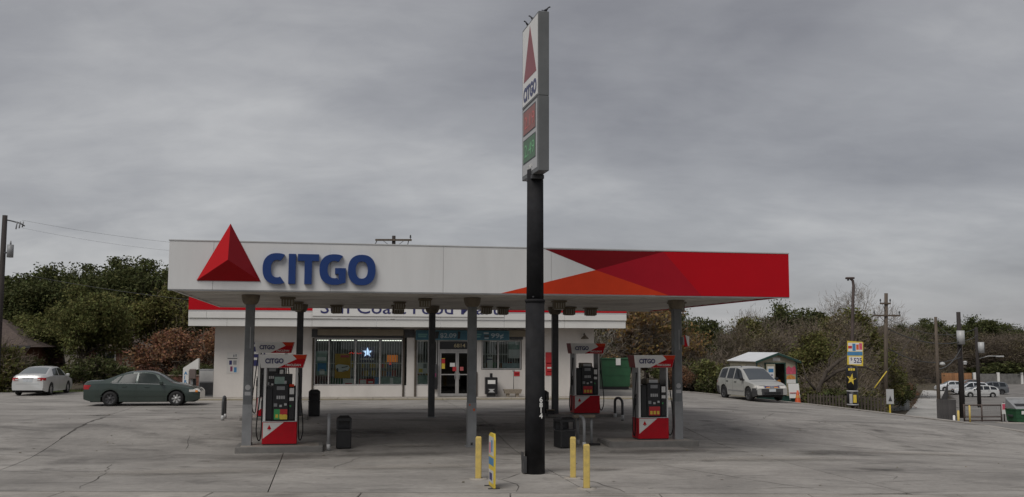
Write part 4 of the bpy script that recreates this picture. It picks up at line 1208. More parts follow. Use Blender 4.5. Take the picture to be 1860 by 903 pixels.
# shelving with goods behind the glass
goods_m = [mat('goods_%d' % i, c, .5, var=.15, scale=6) for i, c in enumerate([(.45, .06, .05), (.08, .16, .35), (.5, .38, .08), (.10, .28, .14), (.5, .48, .44), (.35, .16, .06), (.2, .25, .28)])]
rg = random.Random(3)
def shelf(a, d, L_, label):
    o = root('goods_shelf', label, 'shelf', (*st_xy(a, d), Z0), STH, 'goods shelves inside the shop')
    part('frame', M_grey, o, lambda b: (b.box(0, L_, 0, .45, 0, .1), b.box(0, L_, .41, .45, .1, 1.7), b.box(0, .03, 0, .41, .1, 1.7), b.box(L_ - .03, L_, 0, .41, .1, 1.7)))
    for lv in range(4):
        z = .12 + lv * .4
        part('shelf_board', M_ltgrey, o, lambda b: b.box(.031, L_ - .031, .0, .409, z, z + .02))
        x = .05
        while x < L_ - .25:
            w = rg.uniform(.12, .3); h = rg.uniform(.16, .33)
            part('carton', rg.choice(goods_m), o, lambda b: b.box(x, x + w - .01, .04, .34, z + .021, z + .021 + h))
            x += w
shelf(4.7, 1.2, 1.9, 'first shelf of goods behind the left shop window')
shelf(6.75, 1.2, 1.9, 'second shelf of goods behind the left shop window, near the pillar')
shelf(9.45, 1.6, .9, 'short goods shelf behind the window left of the doors')
shelf(12.7, 1.2, 1.7, 'goods shelf behind the right hand shop window')

# things hung in or on the window
def poster(name, a, z, w, h, d, mt, label, cat='poster', prints=(), group=None):
    o = root(name, label, cat, (*st_xy(a, d), z), STH, group)
    bd = part('sheet', mt, o, lambda b: b.box(0, w, 0, .006, 0, h))
    for (x0, x1, z0, z1, m_) in prints:
        part('print', m_, bd, lambda b: b.box(x0 * w, x1 * w, -.003, -.0005, z0 * h, z1 * h))
    return o
yp = poster('window_poster', 5.56, 1.40, .74, 1.16, .085, M_yellowposter, 'tall yellow poster picturing a white car in the left window', prints=[(.35, .9, .84, .94, M_pred)])
part('car_print', M_cream, yp, lambda b: b.prism([(.05, .42), (.04, .60), (.16, .66), (.40, .64), (.66, .60), (.70, .50), (.62, .36), (.40, .30), (.20, .30)], -.004, -.0005))
part('car_print', M_dkgrey, yp, lambda b: b.prism([(.07, .40), (.10, .50), (.17, .44), (.17, .32), (.11, .30)], -.007, -.0045))
part('car_print', M_dkgrey, yp, lambda b: b.prism([(.30, .52), (.62, .57), (.60, .53), (.34, .48)], -.007, -.0045))
part('car_print', M_dkgrey, yp, lambda b: b.prism([(.34, .34), (.56, .38), (.54, .34), (.38, .31)], -.007, -.0045))
poster('window_poster', 4.70, 1.52, .52, .62, .085, M_pgreen, 'pale poster with blue drink in the leftmost window pane', prints=[(.1, .9, .35, .95, M_posterblue), (.3, .75, .1, .5, M_cream)])
poster('window_poster', 4.68, 2.12, .52, .55, .085, M_pgreen, 'faded green poster high in the leftmost window pane', prints=[(.1, .9, .2, .5, M_cream)])
poster('window_poster', 5.95, 1.08, .54, .30, .085, M_cream, 'white flyer with red foot below the yellow poster', prints=[(.2, .8, .03, .3, M_pred)])
poster('window_poster', 6.72, 1.09, .72, .28, .085, M_pred, 'red strip poster at the bottom of the third pane', prints=[(.05, .45, .15, .85, M_cream), (.6, .9, .3, .6, M_cream)])
poster('window_poster', 7.46, 1.09, .20, .36, .085, M_posterblue, 'small blue flyer low in the third pane')
poster('window_poster', 7.72, 1.09, 1.0, .36, .085, M_pgreen, 'wide pale green poster at the bottom right of the big window', prints=[(.45, .6, .1, .9, M_cream)])
poster('window_poster', 9.46, 1.10, .52, .44, .085, M_pgreen, 'pale green poster in the window left of the doors')
poster('window_poster', 9.48, 1.62, .48, .52, .085, M_cream, 'cluster of white notices above the pale poster by the doors', prints=[(.1, .5, .1, .45, M_yellow), (.55, .9, .5, .9, M_intwall)])
poster('window_poster', 13.86, 2.36, .58, .42, .085, M_cream, 'blank white paper taped to the right hand window')
poster('window_poster', 13.86, 2.79, .56, .42, .086, M_pgreen, 'greenish notice above the white paper in the right window', prints=[(.6, .9, .5, .9, M_cream)])
poster('window_poster', 13.55, 1.84, .86, .28, .085, mat('pale_blue_paper', (.42, .50, .52), .5, var=.1), 'pale blue strip along the foot of the right window')
poster('window_poster', 12.82, 1.86, .26, .56, .085, M_cream, 'narrow white notice with blue band in the right window', prints=[(.0, 1, .75, .85, M_navy)])
poster('door_notice', 11.02, 1.95, .24, .18, .03, M_cream, 'white square notice on the left door glass', 'notice')
poster('door_notice', 11.15, 1.74, .18, .20, .025, M_pred, 'red sticker on the left door by the handle', 'notice')
poster('door_notice', 11.50, 1.76, .17, .18, .025, mat('sticker_pink', (.5, .12, .12), .5), 'red sticker on the right door by the handle', 'notice')
poster('door_notice', 10.62, 1.85, .16, .50, .03, M_yellow, 'yellow and red strip on the left edge of the doors', 'notice', prints=[(.0, 1, .5, .95, M_pred)])
# neon star, words drawn in tube
ns = root('neon_star', 'glowing white and blue star sign hanging in the big window', 'neon sign', (*st_xy(7.08, .17), 2.62), STH)
star = [(math.sin(k * math.pi / 5) * (.24 if k % 2 == 0 else .105), math.cos(k * math.pi / 5) * (.24 if k % 2 == 0 else .105)) for k in range(10)]
part('star', M_neonblue, ns, lambda b: b.prism(star, 0, .02))
part('backing', M_navy, ns, lambda b: b.box(-.36, .36, .021, .03, -.44, .26))
for k in range(6):
    part('glyph', M_cream, ns, lambda b: b.box(-.32 + k * .11, -.24 + k * .11, .0, .02, -.36, -.27))
no = root('neon_sign', 'small red neon sign left of the glowing star', 'neon sign', (*st_xy(6.22, .17), 2.56), STH)
part('tube', M_neonred, no, lambda b: b.tube([(0, 0, 0), (.1, 0, .06), (.2, 0, 0), (.3, 0, .06), (.42, 0, .0), (.6, 0, .03)], .022, 6))
part('backing', M_dark, no, lambda b: b.box(-.03, .63, .03, .04, -.06, .11))
nb = root('neon_sign', 'dim orange lit sign in the rightmost pane of the big window', 'neon sign', (*st_xy(8.02, .17), 2.16), STH)
part('lit_panel', M_neonorange, nb, lambda b: b.box(0, .5, 0, .02, 0, .34, .005))
part('red_tag', M_neonred, nb, lambda b: b.box(.1, .22, -.01, -.001, -.12, -.02))
# banner over the doors
bn = root('banner', 'long dark teal price banner hung over the shop doors', 'banner', (*st_xy(9.36, -.22), 3.22), STH)
part('cloth', M_teal, bn, lambda b: b.box(0, 4.5, 0, .008, 0, .46))
part('border', M_tealdk, bn, lambda b: (b.box(0, 4.5, -.003, -.0005, .0, .025), b.box(0, 4.5, -.003, -.0005, .435, .46), b.box(0, .025, -.003, -.0005, .026, .434), b.box(4.475, 4.5, -.003, -.0005, .026, .434)))
M_bt = mat('banner_text', (.34, .40, .42), .5, var=.1)
M_bg = mat('banner_text_green', (.12, .27, .25), .5, var=.1)
text('banner_lettering', '$2.09', .30, M_bt, bn, (1.15, -.004, .12), (90, 0, 0), bold=.006, extrude=.002, width=.78)
text('banner_lettering', '99¢', .30, M_bt, bn, (3.60, -.004, .12), (90, 0, 0), bold=.006, extrude=.002, width=.62)
part('banner_picture', M_black, bn, lambda b: b.prism([(.92, .05), (1.06, .08), (1.12, .40), (.98, .42), (.86, .3)], -.004, -.0005))
part('banner_picture', M_dkgrey, bn, lambda b: b.prism([(3.28, .16), (3.52, .16), (3.52, .24), (3.28, .24)], -.004, -.0005))
part('banner_picture', M_black, bn, lambda b: b.prism([(2.0, .05), (2.12, .08), (2.14, .40), (2.02, .42)], -.004, -.0005))
for x0, x1, z0, z1, m_ in ((.1, .55, .22, .30, M_bg), (.12, .5, .13, .2, M_bg), (2.72, 3.15, .24, .31, M_bg), (2.75, 3.1, .13, .2, M_bg), (3.26, 3.5, .30, .38, M_bt), (3.3, 3.5, .06, .13, M_bt)):
    part('banner_print', m_, bn, lambda b: b.box(x0, x1, -.003, -.0005, z0, z1))
# wall notices
poster('wall_notice', .58, 1.62, .56, .98, -.012, mat('notice_paper', (.60, .58, .55), .6, var=.04), 'white painted price notice with dark and blue squares on the left wall', 'notice',
       prints=[(.05, .85, .70, .735, M_dkgrey), (.2, .42, .42, .62, M_navy), (.52, .8, .42, .62, M_grey), (.3, .48, .1, .34, M_purple), (.6, .82, .06, .3, M_posterblue), (.5, .62, .78, .9, M_grey), (.68, .8, .80, .92, M_grey)])
poster('wall_sign', 1.66, 1.98, .66, 1.10, -.03, M_navy, 'dark blue sign with white rows behind the left front column', 'sign', prints=[(.1, .9, .82, .92, M_cream), (.1, .9, .5, .6, M_cream), (.1, .9, .25, .35, M_cream)])
poster('wall_sign', 15.66, 1.53, .42, 1.12, -.03, M_pred, 'red panel sign on the wall right of the sign pole', 'sign', prints=[(.1, .9, .5, .55, M_maroon), (.2, .9, .3, .36, M_cream), (.2, .9, .15, .19, M_maroon)])
poster('wall_sign', 14.12, 1.50, .28, .22, -.02, M_pred, 'small red plate on the wall above the planter', 'sign', prints=[(.15, .85, .35, .6, M_maroon)])
# gas meter box, security lamp
eb = root('meter_box', 'dark utility box on the wall just left of the doors', 'utility box', (*st_xy(10.30, -.16), .62), STH)
part('case', M_dkgrey, eb, lambda b: b.box(-.15, .12, 0, .15, .25, 1.45, .01))
part('cover', M_black, eb, lambda b: b.box(-.13, .10, -.012, -.001, .3, .8, .004))
part('dial', M_purple, eb, lambda b: b.box(-.1, .06, -.02, -.013, .86, 1.02))
lm = root('wall_lamp', 'small bell shaped lamp high on the right end of the shop wall', 'lamp', (*st_xy(17.55, -.02), 3.30), STH)
part('arm', M_dkgrey, lm, lambda b: b.tube([(0, .0, .2), (0, -.2, .28), (0, -.3, .22)], .02, 6))
part('shade', M_cap, lm, lambda b: b.lathe([(.03, .22), (.06, .16), (.18, .05), (.20, .0)], (0, -.3, 0), 12))

# newspaper box, planter ash stand
nbx = root('newspaper_box', 'black newspaper vending box against the shop wall', 'newspaper box', (*st_xy(12.97, -.42), Z0), STH)
part('pedestal', M_dkgrey, nbx, lambda b: b.box(-.2, .2, -.15, .15, 0, .12))
bx = part('case', M_black, nbx, lambda b: b.box(-.29, .29, -.22, .22, .121, .93, .02))
part('display_window', M_cream, bx, lambda b: b.box(-.18, .18, -.226, -.2205, .62, .80))
part('front_card', M_ltgrey, bx, lambda b: b.prism([(-.16, .22), (-.06, .30), (-.16, .38), (.16, .38), (.06, .30), (.16, .22)], -.226, -.2205))
part('coin_head', M_black, nbx, lambda b: b.box(-.06, .06, -.1, .08, .931, 1.12, .01))
pl = root('planter', 'low tan stone planter box against the shop wall', 'planter', (*st_xy(14.0, -.45), Z0), STH)
part('trough', M_planter, pl, lambda b: b.add([(-.38, -.18, .16), (.38, -.18, .16), (.38, .18, .16), (-.38, .18, .16), (-.44, -.2, .36), (.44, -.2, .36), (.44, .2, .36), (-.44, .2, .36)],
    [(3, 2, 1, 0), (0, 1, 5, 4), (1, 2, 6, 5), (2, 3, 7, 6), (3, 0, 4, 7), (4, 5, 6, 7)]))
part('foot', M_planter, pl, lambda b: b.box(-.3, -.15, -.14, .14, 0, .159))
part('foot', M_planter, pl, lambda b: b.box(.15, .3, -.14, .14, 0, .159))
pp = root('sign_stake', 'thin dark stake rising from the stone planter to a wall tap', 'post', (*st_xy(14.05, -.44), Z0 + .36), STH)
part('rod', M_dkgrey, pp, lambda b: b.cyl((0, 0, 0), (0, 0, .84), .014, .012, 6))
part('knob', M_grey, pp, lambda b: b.box(-.06, .06, -.03, .03, .84, .90, .01))

# raised walk with kerb in front of the shop
walk = bpy.data.objects.new('shop_walk', None); C.objects.link(walk); tag(walk, kind='structure')
walk.location = (SX, SY, 0); walk.rotation_euler = (0, 0, STH)
M_kerb = mat('kerb_worn_yellow', (.27, .235, .165), .85, var=.15, scale=3, dirt=.5, dirt_col=(.2, .18, .16), dscale=2)
for i in range(15):
    a = -2.2 + i * 1.6
    part('walk_slab', M_walk, walk, lambda b: b.box(a + .006, a + 1.594, -1.55, -.002, Z0 - .3, Z0, .006))
    part('kerb', M_kerb, walk, lambda b: b.box(a + .004, a + 1.596, -1.72, -1.556, Z0 - .3, Z0 - .006, .015))

# tyre air machine at the left end
am = root('air_machine', 'white slanted tyre air machine at the left end of the shop', 'air machine', (*st_xy(-.85, -.5), Z0), STH)
part('cabinet', M_white, am, lambda b: b.prism([(-.42, 0), (-.16, 0), (-.16, 1.25), (.26, 1.30), (.26, 1.78), (.22, 1.80), (-.42, 1.36)], -.12, .2))
part('hood', mat('hood_brown', (.14, .11, .10), .6), am, lambda b: b.box(-.12, .18, -.24, -.121, .86, 1.32, .03))
part('stem', M_grey, am, lambda b: b.box(-.08, .04, -.1, .1, 0, .86))
part('stem', M_black, am, lambda b: b.box(.06, .15, -.1, .1, 0, .86))
for k, ch in enumerate('AIR'):
    text('lettering', ch, .2, M_posterblue, am, (-.36, -.123, 1.06 - k * .19), (90, 0, 0), bold=.008, extrude=.002)
ic = root('ice_chest', 'grey ice chest in the shade beside the left shop corner', 'ice chest', (*st_xy(-.30, .6), Z0), STH)
part('case', M_grey, ic, lambda b: b.box(-.42, .28, -.3, .4, .02, 1.28, .02))
part('door', M_ltgrey, ic, lambda b: b.box(-.38, .24, -.315, -.3005, .70, 1.2, .01))
part('door', M_dkgrey, ic, lambda b: b.box(-.38, .24, -.315, -.3005, .1, .66, .01))

# green dumpster right of the shop
def dumpster(x, y, z, rz, w, h, d, label, lid=False):
    o = root('dumpster', label, 'dumpster', (x, y, z), rz)
    bd = part('body', M_green, o, lambda b: b.add([(-w / 2 + .06, -d / 2 + .1, .18), (w / 2 - .06, -d / 2 + .1, .18), (w / 2 - .06, d / 2 - .1, .18), (-w / 2 + .06, d / 2 - .1, .18),
        (-w / 2, -d / 2, h), (w / 2, -d / 2, h), (w / 2, d / 2, h), (-w / 2, d / 2, h)], [(3, 2, 1, 0), (0, 1, 5, 4), (1, 2, 6, 5), (2, 3, 7, 6), (3, 0, 4, 7), (4, 5, 6, 7)]))
    part('rim', M_green, bd, lambda b: (b.box(-w / 2 - .03, w / 2 + .03, -d / 2 - .04, -d / 2 + .03, h - .06, h + .02, .01), b.box(-w / 2 - .03, -w / 2 + .03, -d / 2 + .031, d / 2, h - .06, h + .02, .01), b.box(w / 2 - .03, w / 2 + .03, -d / 2 + .031, d / 2, h - .06, h + .02, .01)))
    for z_ in (.45 * h, .72 * h):
        part('rib', M_green, bd, lambda b: b.box(-w / 2 + .02, w / 2 - .02, -d / 2 - .01 + .1 * (1 - z_ / h), -d / 2 + .04 + .1 * (1 - z_ / h), z_, z_ + .035))
    for s in (-1, 1):
        part('lift_pocket', M_dkgrey, bd, lambda b: b.box(*sorted((s * (w / 2 - .02), s * (w / 2 + .1))), -.3, .3, .5 * h, .62 * h, .01))
    part('skid', M_black, o, lambda b: b.box(-w / 2 + .1, w / 2 - .1, -d / 2 + .16, d / 2 - .16, 0, .179))
    part('label_plate', M_cream, bd, lambda b: b.box(-.02 * w, .14 * w, -d / 2 - .05, -d / 2 - .041, h * .78, h * 1.0))
    return o
x, y = 5.95, 58.3
dumpster(x, y, lotz(x, y), R(8), 1.75, 1.80, 1.4, 'green steel dumpster with white notice right of the shop')

# ================================================================== vehicles
def interp(x, pts):
    return float(np.interp(x, [p[0] for p in pts], [p[1] for p in pts]))
def smooth_interp(x, pts):
    # monotone-ish cubic through the points
    for i in range(len(pts) - 1):
        if x <= pts[i + 1][0] or i == len(pts) - 2:
            x0, y0 = pts[i]; x1, y1 = pts[i + 1]
            def sl(k):
                if k <= 0 or k >= len(pts) - 1:
                    return 0.0 if len(pts) < 2 else ((pts[1][1] - pts[0][1]) / (pts[1][0] - pts[0][0]) if k <= 0 else (pts[-1][1] - pts[-2][1]) / (pts[-1][0] - pts[-2][0]))
                return (pts[k + 1][1] - pts[k - 1][1]) / (pts[k + 1][0] - pts[k - 1][0])
            h = x1 - x0
            t = max(0, min(1, (x - x0) / h))
            m0, m1 = sl(i) * h, sl(i + 1) * h
            return (2 * t ** 3 - 3 * t ** 2 + 1) * y0 + (t ** 3 - 2 * t ** 2 + t) * m0 + (-2 * t ** 3 + 3 * t ** 2) * y1 + (t ** 3 - t ** 2) * m1
    return pts[-1][1]

def make_car(name, label, loc, rz, spec, group=None):
    """x forward, nose at +x; spec holds side profile, widths and colours"""
    o = root(name, label, spec.get('cat', 'car'), loc, rz, group)
    Lh = spec['L'] / 2
    Wh = spec['W'] / 2
    wr = spec['wheel_r']
    wf, wb = spec['wf'], spec['wb']
    belt = spec['belt']; roof = spec['roof']; paint = spec['paint']
    low = spec.get('clear', 0.19)
    arch = wr + 0.065
    def bottom(x):
        z = low + 0.10 * max(0, (abs(x) - Lh + .45) / .45) ** 1.5
        for wx in (wf, wb):
            dx = abs(x - wx)
            if dx < arch:
                z = max(z, wr + math.sqrt(max(0, arch ** 2 - dx ** 2)) * 0.98)
        return z
    def width(x):
        t = abs(x) / Lh
        return Wh * (1 - 0.03 * max(0, t - .3) - spec.get('taper', .26) * max(0, t - .78) ** 1.5 * 4.0)
    def ztop(x):
        return smooth_interp(x, roof)
    def zbelt(x):
        return min(smooth_interp(x, belt), ztop(x) - .015)
    def rw(x):
        # half width at the roof edge: narrows with height of the greenhouse
        g = max(0.0, min(1.0, (ztop(x) - zbelt(x)) / spec['green']))
        return width(x) * (0.90 - spec.get('tumble', .22) * g)
    xs = sorted(set([round(sg_ * (Lh - d_), 4) for sg_ in (-1, 1) for d_ in (.012, .03, .05, .075, .15, .19, .25)] + [round(-Lh + 2 * Lh * i / 44, 4) for i in range(45)] + [round(wx + arch * math.cos(math.pi * k / 10) * s, 4) for wx in (wf, wb) for k in range(11) for s in (1,)] + [round(wx + s * (arch + .004), 4) for wx in (wf, wb) for s in (-1, 1)]))
    def section(x):
        w = width(x); zb_ = bottom(x); zl = zbelt(x); zt = ztop(x); r_ = rw(x)
        zm = max(zb_ + .02, low + (zl - low) * .38)
        zm2 = max(zm + .015, low + (zl - low) * .72)
        zl = max(zl, zm2 + .012); zt = max(zt, zl + .012)
        e = min(.05, (zt - zl) * .35)
        return [(w * .955, zb_), (w * .995, zm), (w * 1.0, zm2), (w * .972, zl - .01), (w * .945, zl + .004), (r_ + (w * .945 - r_) * .12, zt - e), (r_ * .93, zt - e * .25), (r_ * .5, zt + .012), (0, zt + .018)]
    b = MB().m(paint); b.smooth = True
    rows = []
    for x in xs:
        s_ = section(x)
        ring = [(x, y, z) for y, z in s_] + [(x, -y, z) for y, z in s_[:-1][::-1]]
        rows.append(ring)
    n = len(rows[0])
    vs = [p for r_ in rows for p in r_]
    fs = []
    for i in range(len(rows) - 1):
        for k in range(n - 1):
            fs.append((i * n + k, i * n + k + 1, (i + 1) * n + k + 1, (i + 1) * n + k))
    fs.append(tuple(range(n))); fs.append(tuple((len(rows) - 1) * n + k for k in range(n))[::-1])
    b.add(vs, fs)
    body = b.build('body', o)
    body.data.set_sharp_from_angle(angle=R(38))
    def ys(x, z):
        s_ = section(x)
        for (y0, z0), (y1, z1) in zip(s_[:-1], s_[1:]):
            if z0 <= z <= z1 and z1 > z0:
                return y0 + (y1 - y0) * (z - z0) / (z1 - z0)
        return s_[5][0]
    def side_patch(nm, mt, par, poly, s, off=.006, nx=10):
        """poly (x, z) quad-like: bottom line and top line given as lists of equal length"""
        bot, top = poly
        vs_, k = [], len(bot)
        NZ = 4
        for (xb_, zb_), (xt, zt) in zip(bot, top):
            for j in range(NZ + 1):
                t = j / NZ
                x = xb_ + (xt - xb_) * t; z = zb_ + (zt - zb_) * t
                vs_.append((x, s * (ys(x, z) + off), z))
        fs_ = [(i * (NZ + 1) + j, i * (NZ + 1) + j + 1, (i + 1) * (NZ + 1) + j + 1, (i + 1) * (NZ + 1) + j) for i in range(k - 1) for j in range(NZ)]
        bb = MB().m(mt); bb.smooth = True
        bb.add(vs_, fs_)
        return bb.build(nm, par)
    def strip(nm, mt, par, pts, s, w=.012, off=.004):
        bot = [(x - (w / 2 if abs(pts[0][0] - pts[-1][0]) < .15 else 0), z - (0 if abs(pts[0][0] - pts[-1][0]) < .15 else w / 2)) for x, z in pts]
        top = [(x + (w / 2 if abs(pts[0][0] - pts[-1][0]) < .15 else 0), z + (0 if abs(pts[0][0] - pts[-1][0]) < .15 else w / 2)) for x, z in pts]
        vs_ = []
        for (a, c), (d, e_) in zip(bot, top):
            vs_ += [(a, s * (ys(a, c) + off), c), (d, s * (ys(d, e_) + off), e_)]
        fs_ = [(2 * i, 2 * i + 1, 2 * i + 3, 2 * i + 2) for i in range(len(pts) - 1)]
        bb = MB().m(mt); bb.add(vs_, fs_)
        return bb.build(nm, par)
    glass = spec.get('glass', M_carglass)
    # side glass
    for s in (-1, 1):
        for (xa, xb_, xa2, xb2) in spec['side_glass']:
            k = 7
            bot = [(xa + (xb_ - xa) * i / (k - 1), zbelt(xa + (xb_ - xa) * i / (k - 1)) + .035) for i in range(k)]
            top = []
            for i in range(k):
                x = xa2 + (xb2 - xa2) * i / (k - 1)
                top.append((x, max(zbelt(x) + .05, ztop(x) - .085)))
            side_patch('side_window', glass, body, (bot, top), s)
        if spec.get('detail', True):
            for xd in spec['seams']:
                zt_ = zbelt(xd) - .01
                strip('door_seam', M_black, body, [(xd, low + .10 + (zt_ - low - .10) * i / 6) for i in range(7)], s, .010)
            for xh in spec['handles']:
                zh = zbelt(xh) - .12
                hd = MB().m(spec.get('handle_mat', paint)); hd.box(xh - .10, xh + .10, *sorted((s * (ys(xh, zh) + .002), s * (ys(xh, zh) + .035))), zh - .02, zh + .02, .01); hd.build('door_handle', body)
            if spec.get('moulding'):
                x0, x1 = spec['moulding']
                zz_ = spec.get('mould_z', low + .24)
                strip('side_moulding', spec.get('mould_mat', paint), body, [(x0 + (x1 - x0) * i / 14, zz_) for i in range(15)], s, spec.get('mould_w', .05), .012)
            strip('window_trim', spec.get('trim_mat', M_grey), body, [(spec['trim'][0] + (spec['trim'][1] - spec['trim'][0]) * i / 14, zbelt(spec['trim'][0] + (spec['trim'][1] - spec['trim'][0]) * i / 14) + .012) for i in range(15)], s, .016, .006)
            # mirror
            xm = spec['mirror']
            mb_ = MB().m(spec.get('mirror_mat', paint)); y_ = ys(xm, zbelt(xm))
            mb_.box(xm - .06, xm + .08, *sorted((s * (y_ + .03), s * (y_ + .20))), zbelt(xm) + .0, zbelt(xm) + .15, .03)
            mb_.box(xm - .02, xm + .05, *sorted((s * (y_ - .02), s * (y_ + .04))), zbelt(xm) + .02, zbelt(xm) + .07)
            mb_.build('mirror', body)
    # windscreen and rear glass
    def screen(nm, xa, xb_):
        vs_ = []; NX, NY = 8, 8
        for i in range(NX + 1):
            x = xa + (xb_ - xa) * i / NX
            r_ = rw(x) * .90
            for j in range(NY + 1):
                y = -r_ + 2 * r_ * j / NY
                s_ = section(x)
                zt = s_[8][1]
                a = abs(y)
                if a > s_[7][0]: z = s_[7][1] + (s_[6][1] - s_[7][1]) * (a - s_[7][0]) / (s_[6][0] - s_[7][0])
                else: z = s_[8][1] + (s_[7][1] - s_[8][1]) * a / s_[7][0]
                vs_.append((x, y, z + .007))
        fs_ = [(i * (NY + 1) + j, i * (NY + 1) + j + 1, (i + 1) * (NY + 1) + j + 1, (i + 1) * (NY + 1) + j) for i in range(NX) for j in range(NY)]
        bb = MB().m(spec.get('screen_glass', glass)); bb.smooth = True; bb.add(vs_, fs_)
        return bb.build(nm, body)
    screen('windscreen', *spec['windscreen'])
    if spec.get('rear_screen'):
        screen('rear_window', *spec['rear_screen'])
    # end fittings: given as boxes in (x, y0, y1, z0, z1) pressed on the nose or tail
    for (nm, mt, end, y0, y1, z0, z1, proud) in spec.get('fittings', []):
        yy = [y0 + (y1 - y0) * i / 6 for i in range(7)]
        def xend(y, z):
            # walk inwards until the body is wide and tall enough
            for i in range(60):
                x = (Lh - .001 - i * .012) * end
                s_ = section(x)
                if ys(x, min(max(z, s_[0][1]), s_[5][1])) >= abs(y) and s_[0][1] - .001 <= z <= s_[8][1]:
                    return x
            return (Lh - .7) * end
        vs_ = []
        for y in yy:
            for z in (z0, (z0 + z1) / 2, z1):
                vs_.append((xend(y, z) + end * proud, y, z))
        for y in yy:
            for z in (z0, (z0 + z1) / 2, z1):
                vs_.append((xend(y, z) - end * .03, y, z))
        k = len(yy) * 3
        fs_ = []
        for i in range(len(yy) - 1):
            for j in range(2):
                fs_.append((i * 3 + j, i * 3 + j + 1, (i + 1) * 3 + j + 1, (i + 1) * 3 + j))
        rim = [i * 3 for i in range(7)] + [18 + 1, 20] + [i * 3 + 2 for i in range(5, -1, -1)] + [1]
        for q in range(len(rim)):
            a_, c_ = rim[q], rim[(q + 1) % len(rim)]
            fs_.append((a_, c_, c_ + k, a_ + k))
        bb = MB().m(mt); bb.add(vs_, fs_)
        bb.build(nm, body)
    for (nm, mt, xa, xb_, z0, z1) in spec.get('side_lamps', []):
        for s in (-1, 1):
            side_patch(nm, mt, body, ([(xa + (xb_ - xa) * i / 6, z0) for i in range(7)], [(xa + (xb_ - xa) * i / 6, z1) for i in range(7)]), s, .012)
    # underbody
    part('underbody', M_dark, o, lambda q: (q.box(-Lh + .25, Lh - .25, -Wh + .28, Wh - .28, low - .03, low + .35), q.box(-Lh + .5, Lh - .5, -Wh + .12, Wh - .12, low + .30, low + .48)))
    if spec.get('bumper_mat'):
        for nm, x0, x1 in (('front_bumper', Lh - .42, Lh - .0), ('rear_bumper', -Lh + .0, -Lh + .42)):
            k = 6
            for s in (-1, 1):
                xx = [x0 + (x1 - x0) * i / k for i in range(k + 1)]
                side_patch('bumper_side', spec['bumper_mat'], body, ([(x, max(bottom(x), low) + .005) for x in xx], [(x, max(bottom(x) + .02, spec['bumper_z'])) for x in xx]), s, .012)
    # wheels
    wsrc = None
    for wx in (wf, wb):
        for s in (-1, 1):
            yc = s * (Wh - .115)
            w = bpy.data.objects.new('wheel', None); C.objects.link(w); w.parent = o
            w.location = (wx, yc, wr)
            w.rotation_euler = (0, 0, 0 if s > 0 else math.pi)
            if wsrc is None:
                hw_ = .105
                tyre = part('tyre', M_rubber, w, lambda q: q.lathe([(wr * .66, -hw_ + .01), (wr * .90, -hw_), (wr * .985, -hw_ + .03), (wr, -.03), (wr, .03), (wr * .985, hw_ - .03), (wr * .90, hw_), (wr * .66, hw_ - .01)], n=28, axis='y'))
                def rim(q):
                    q.lathe([(wr * .66, hw_ - .012), (wr * .62, hw_ - .02), (wr * .60, hw_ - .05), (.001, hw_ - .055)], n=28, axis='y')
                rm = part('rim', spec.get('rim_back', M_dkgrey), w, rim)
                def spokes(q):
                    for i in range(7):
                        t = 2 * math.pi * i / 7
                        c, sn = math.cos(t), math.sin(t)
                        p = [(c * .05 - sn * .035, sn * .05 + c * .035), (c * wr * .60 - sn * .035, sn * wr * .60 + c * .035), (c * wr * .60 + sn * .035, sn * wr * .60 - c * .035), (c * .05 + sn * .035, sn * .05 - c * .035)]
                        q.add([(a, hw_ - .03, cc) for a, cc in p] + [(a, hw_ - .05, cc) for a, cc in p], [(0, 1, 2, 3), (0, 4, 5, 1), (1, 5, 6, 2), (2, 6, 7, 3), (3, 7, 4, 0)])
                    q.lathe([(.075, hw_ - .05), (.07, hw_ - .025), (.001, hw_ - .02)], n=16, axis='y')
                sk = part('hubcap', spec.get('hub', M_hub), w, spokes)
                wsrc = [tyre, rm, sk]
            else:
                for c_ in wsrc:
                    d = c_.copy(); C.objects.link(d); d.parent = w
                    if c_.name.startswith('hubcap') and spec.get('bare_rear') and wx == wb:
                        d.data = c_.data.copy(); d.data.materials[0] = M_dkgrey
    return o

sedan_g = dict(L=4.80, W=1.80, wheel_r=.315, wf=1.42, wb=-1.30, green=.48, paint=M_camry, clear=.19,
    belt=[(-2.4, .86), (-2.2, .94), (-1.6, .975), (-.8, .955), (.2, .935), (1.0, .90), (1.6, .82), (2.1, .70), (2.4, .58)],
    roof=[(-2.4, .97), (-2.30, 1.06), (-1.75, 1.09), (-1.45, 1.16), (-1.0, 1.335), (-.6, 1.445), (-.1, 1.485), (.3, 1.465), (.62, 1.365), (1.05, 1.10), (1.22, 1.005), (1.7, .90), (2.15, .77), (2.32, .68), (2.4, .60)],
    side_glass=[(-.98, -.28, -.78, -.24), (-.20, .82, -.17, .50), (-1.32, -1.05, -1.0, -.86)], windscreen=(1.15, .50), rear_screen=(-1.62, -.80),
    seams=(-.24, .92, -1.02), handles=(-.72, .20), mirror=.80, trim=(-1.25, .95), moulding=(-1.9, 1.0), mould_mat=M_camry,
    glass=mat('green_car_glass', (.030, .038, .036), .12, var=0, spec=.28), bare_rear=True, side_lamps=[('tail_light', M_tail, -2.385, -2.17, .72, .90), ('headlight', M_lens, 1.95, 2.2, .60, .70), ('turn_lamp', M_amber, 2.2, 2.3, .585, .67)],
    fittings=[('headlight', M_lens, 1, -.80, -.48, .60, .74, .008), ('headlight', M_lens, 1, .48, .80, .60, .74, .008), ('grille', M_black, 1, -.36, .36, .60, .70, .006),
              
              ('tail_light', M_tail, -1, -.84, -.55, .72, .90, .02), ('tail_light', M_tail, -1, .55, .84, .72, .90, .02), ('licence_plate', M_plate, -1, -.2, .2, .70, .83, .008)])
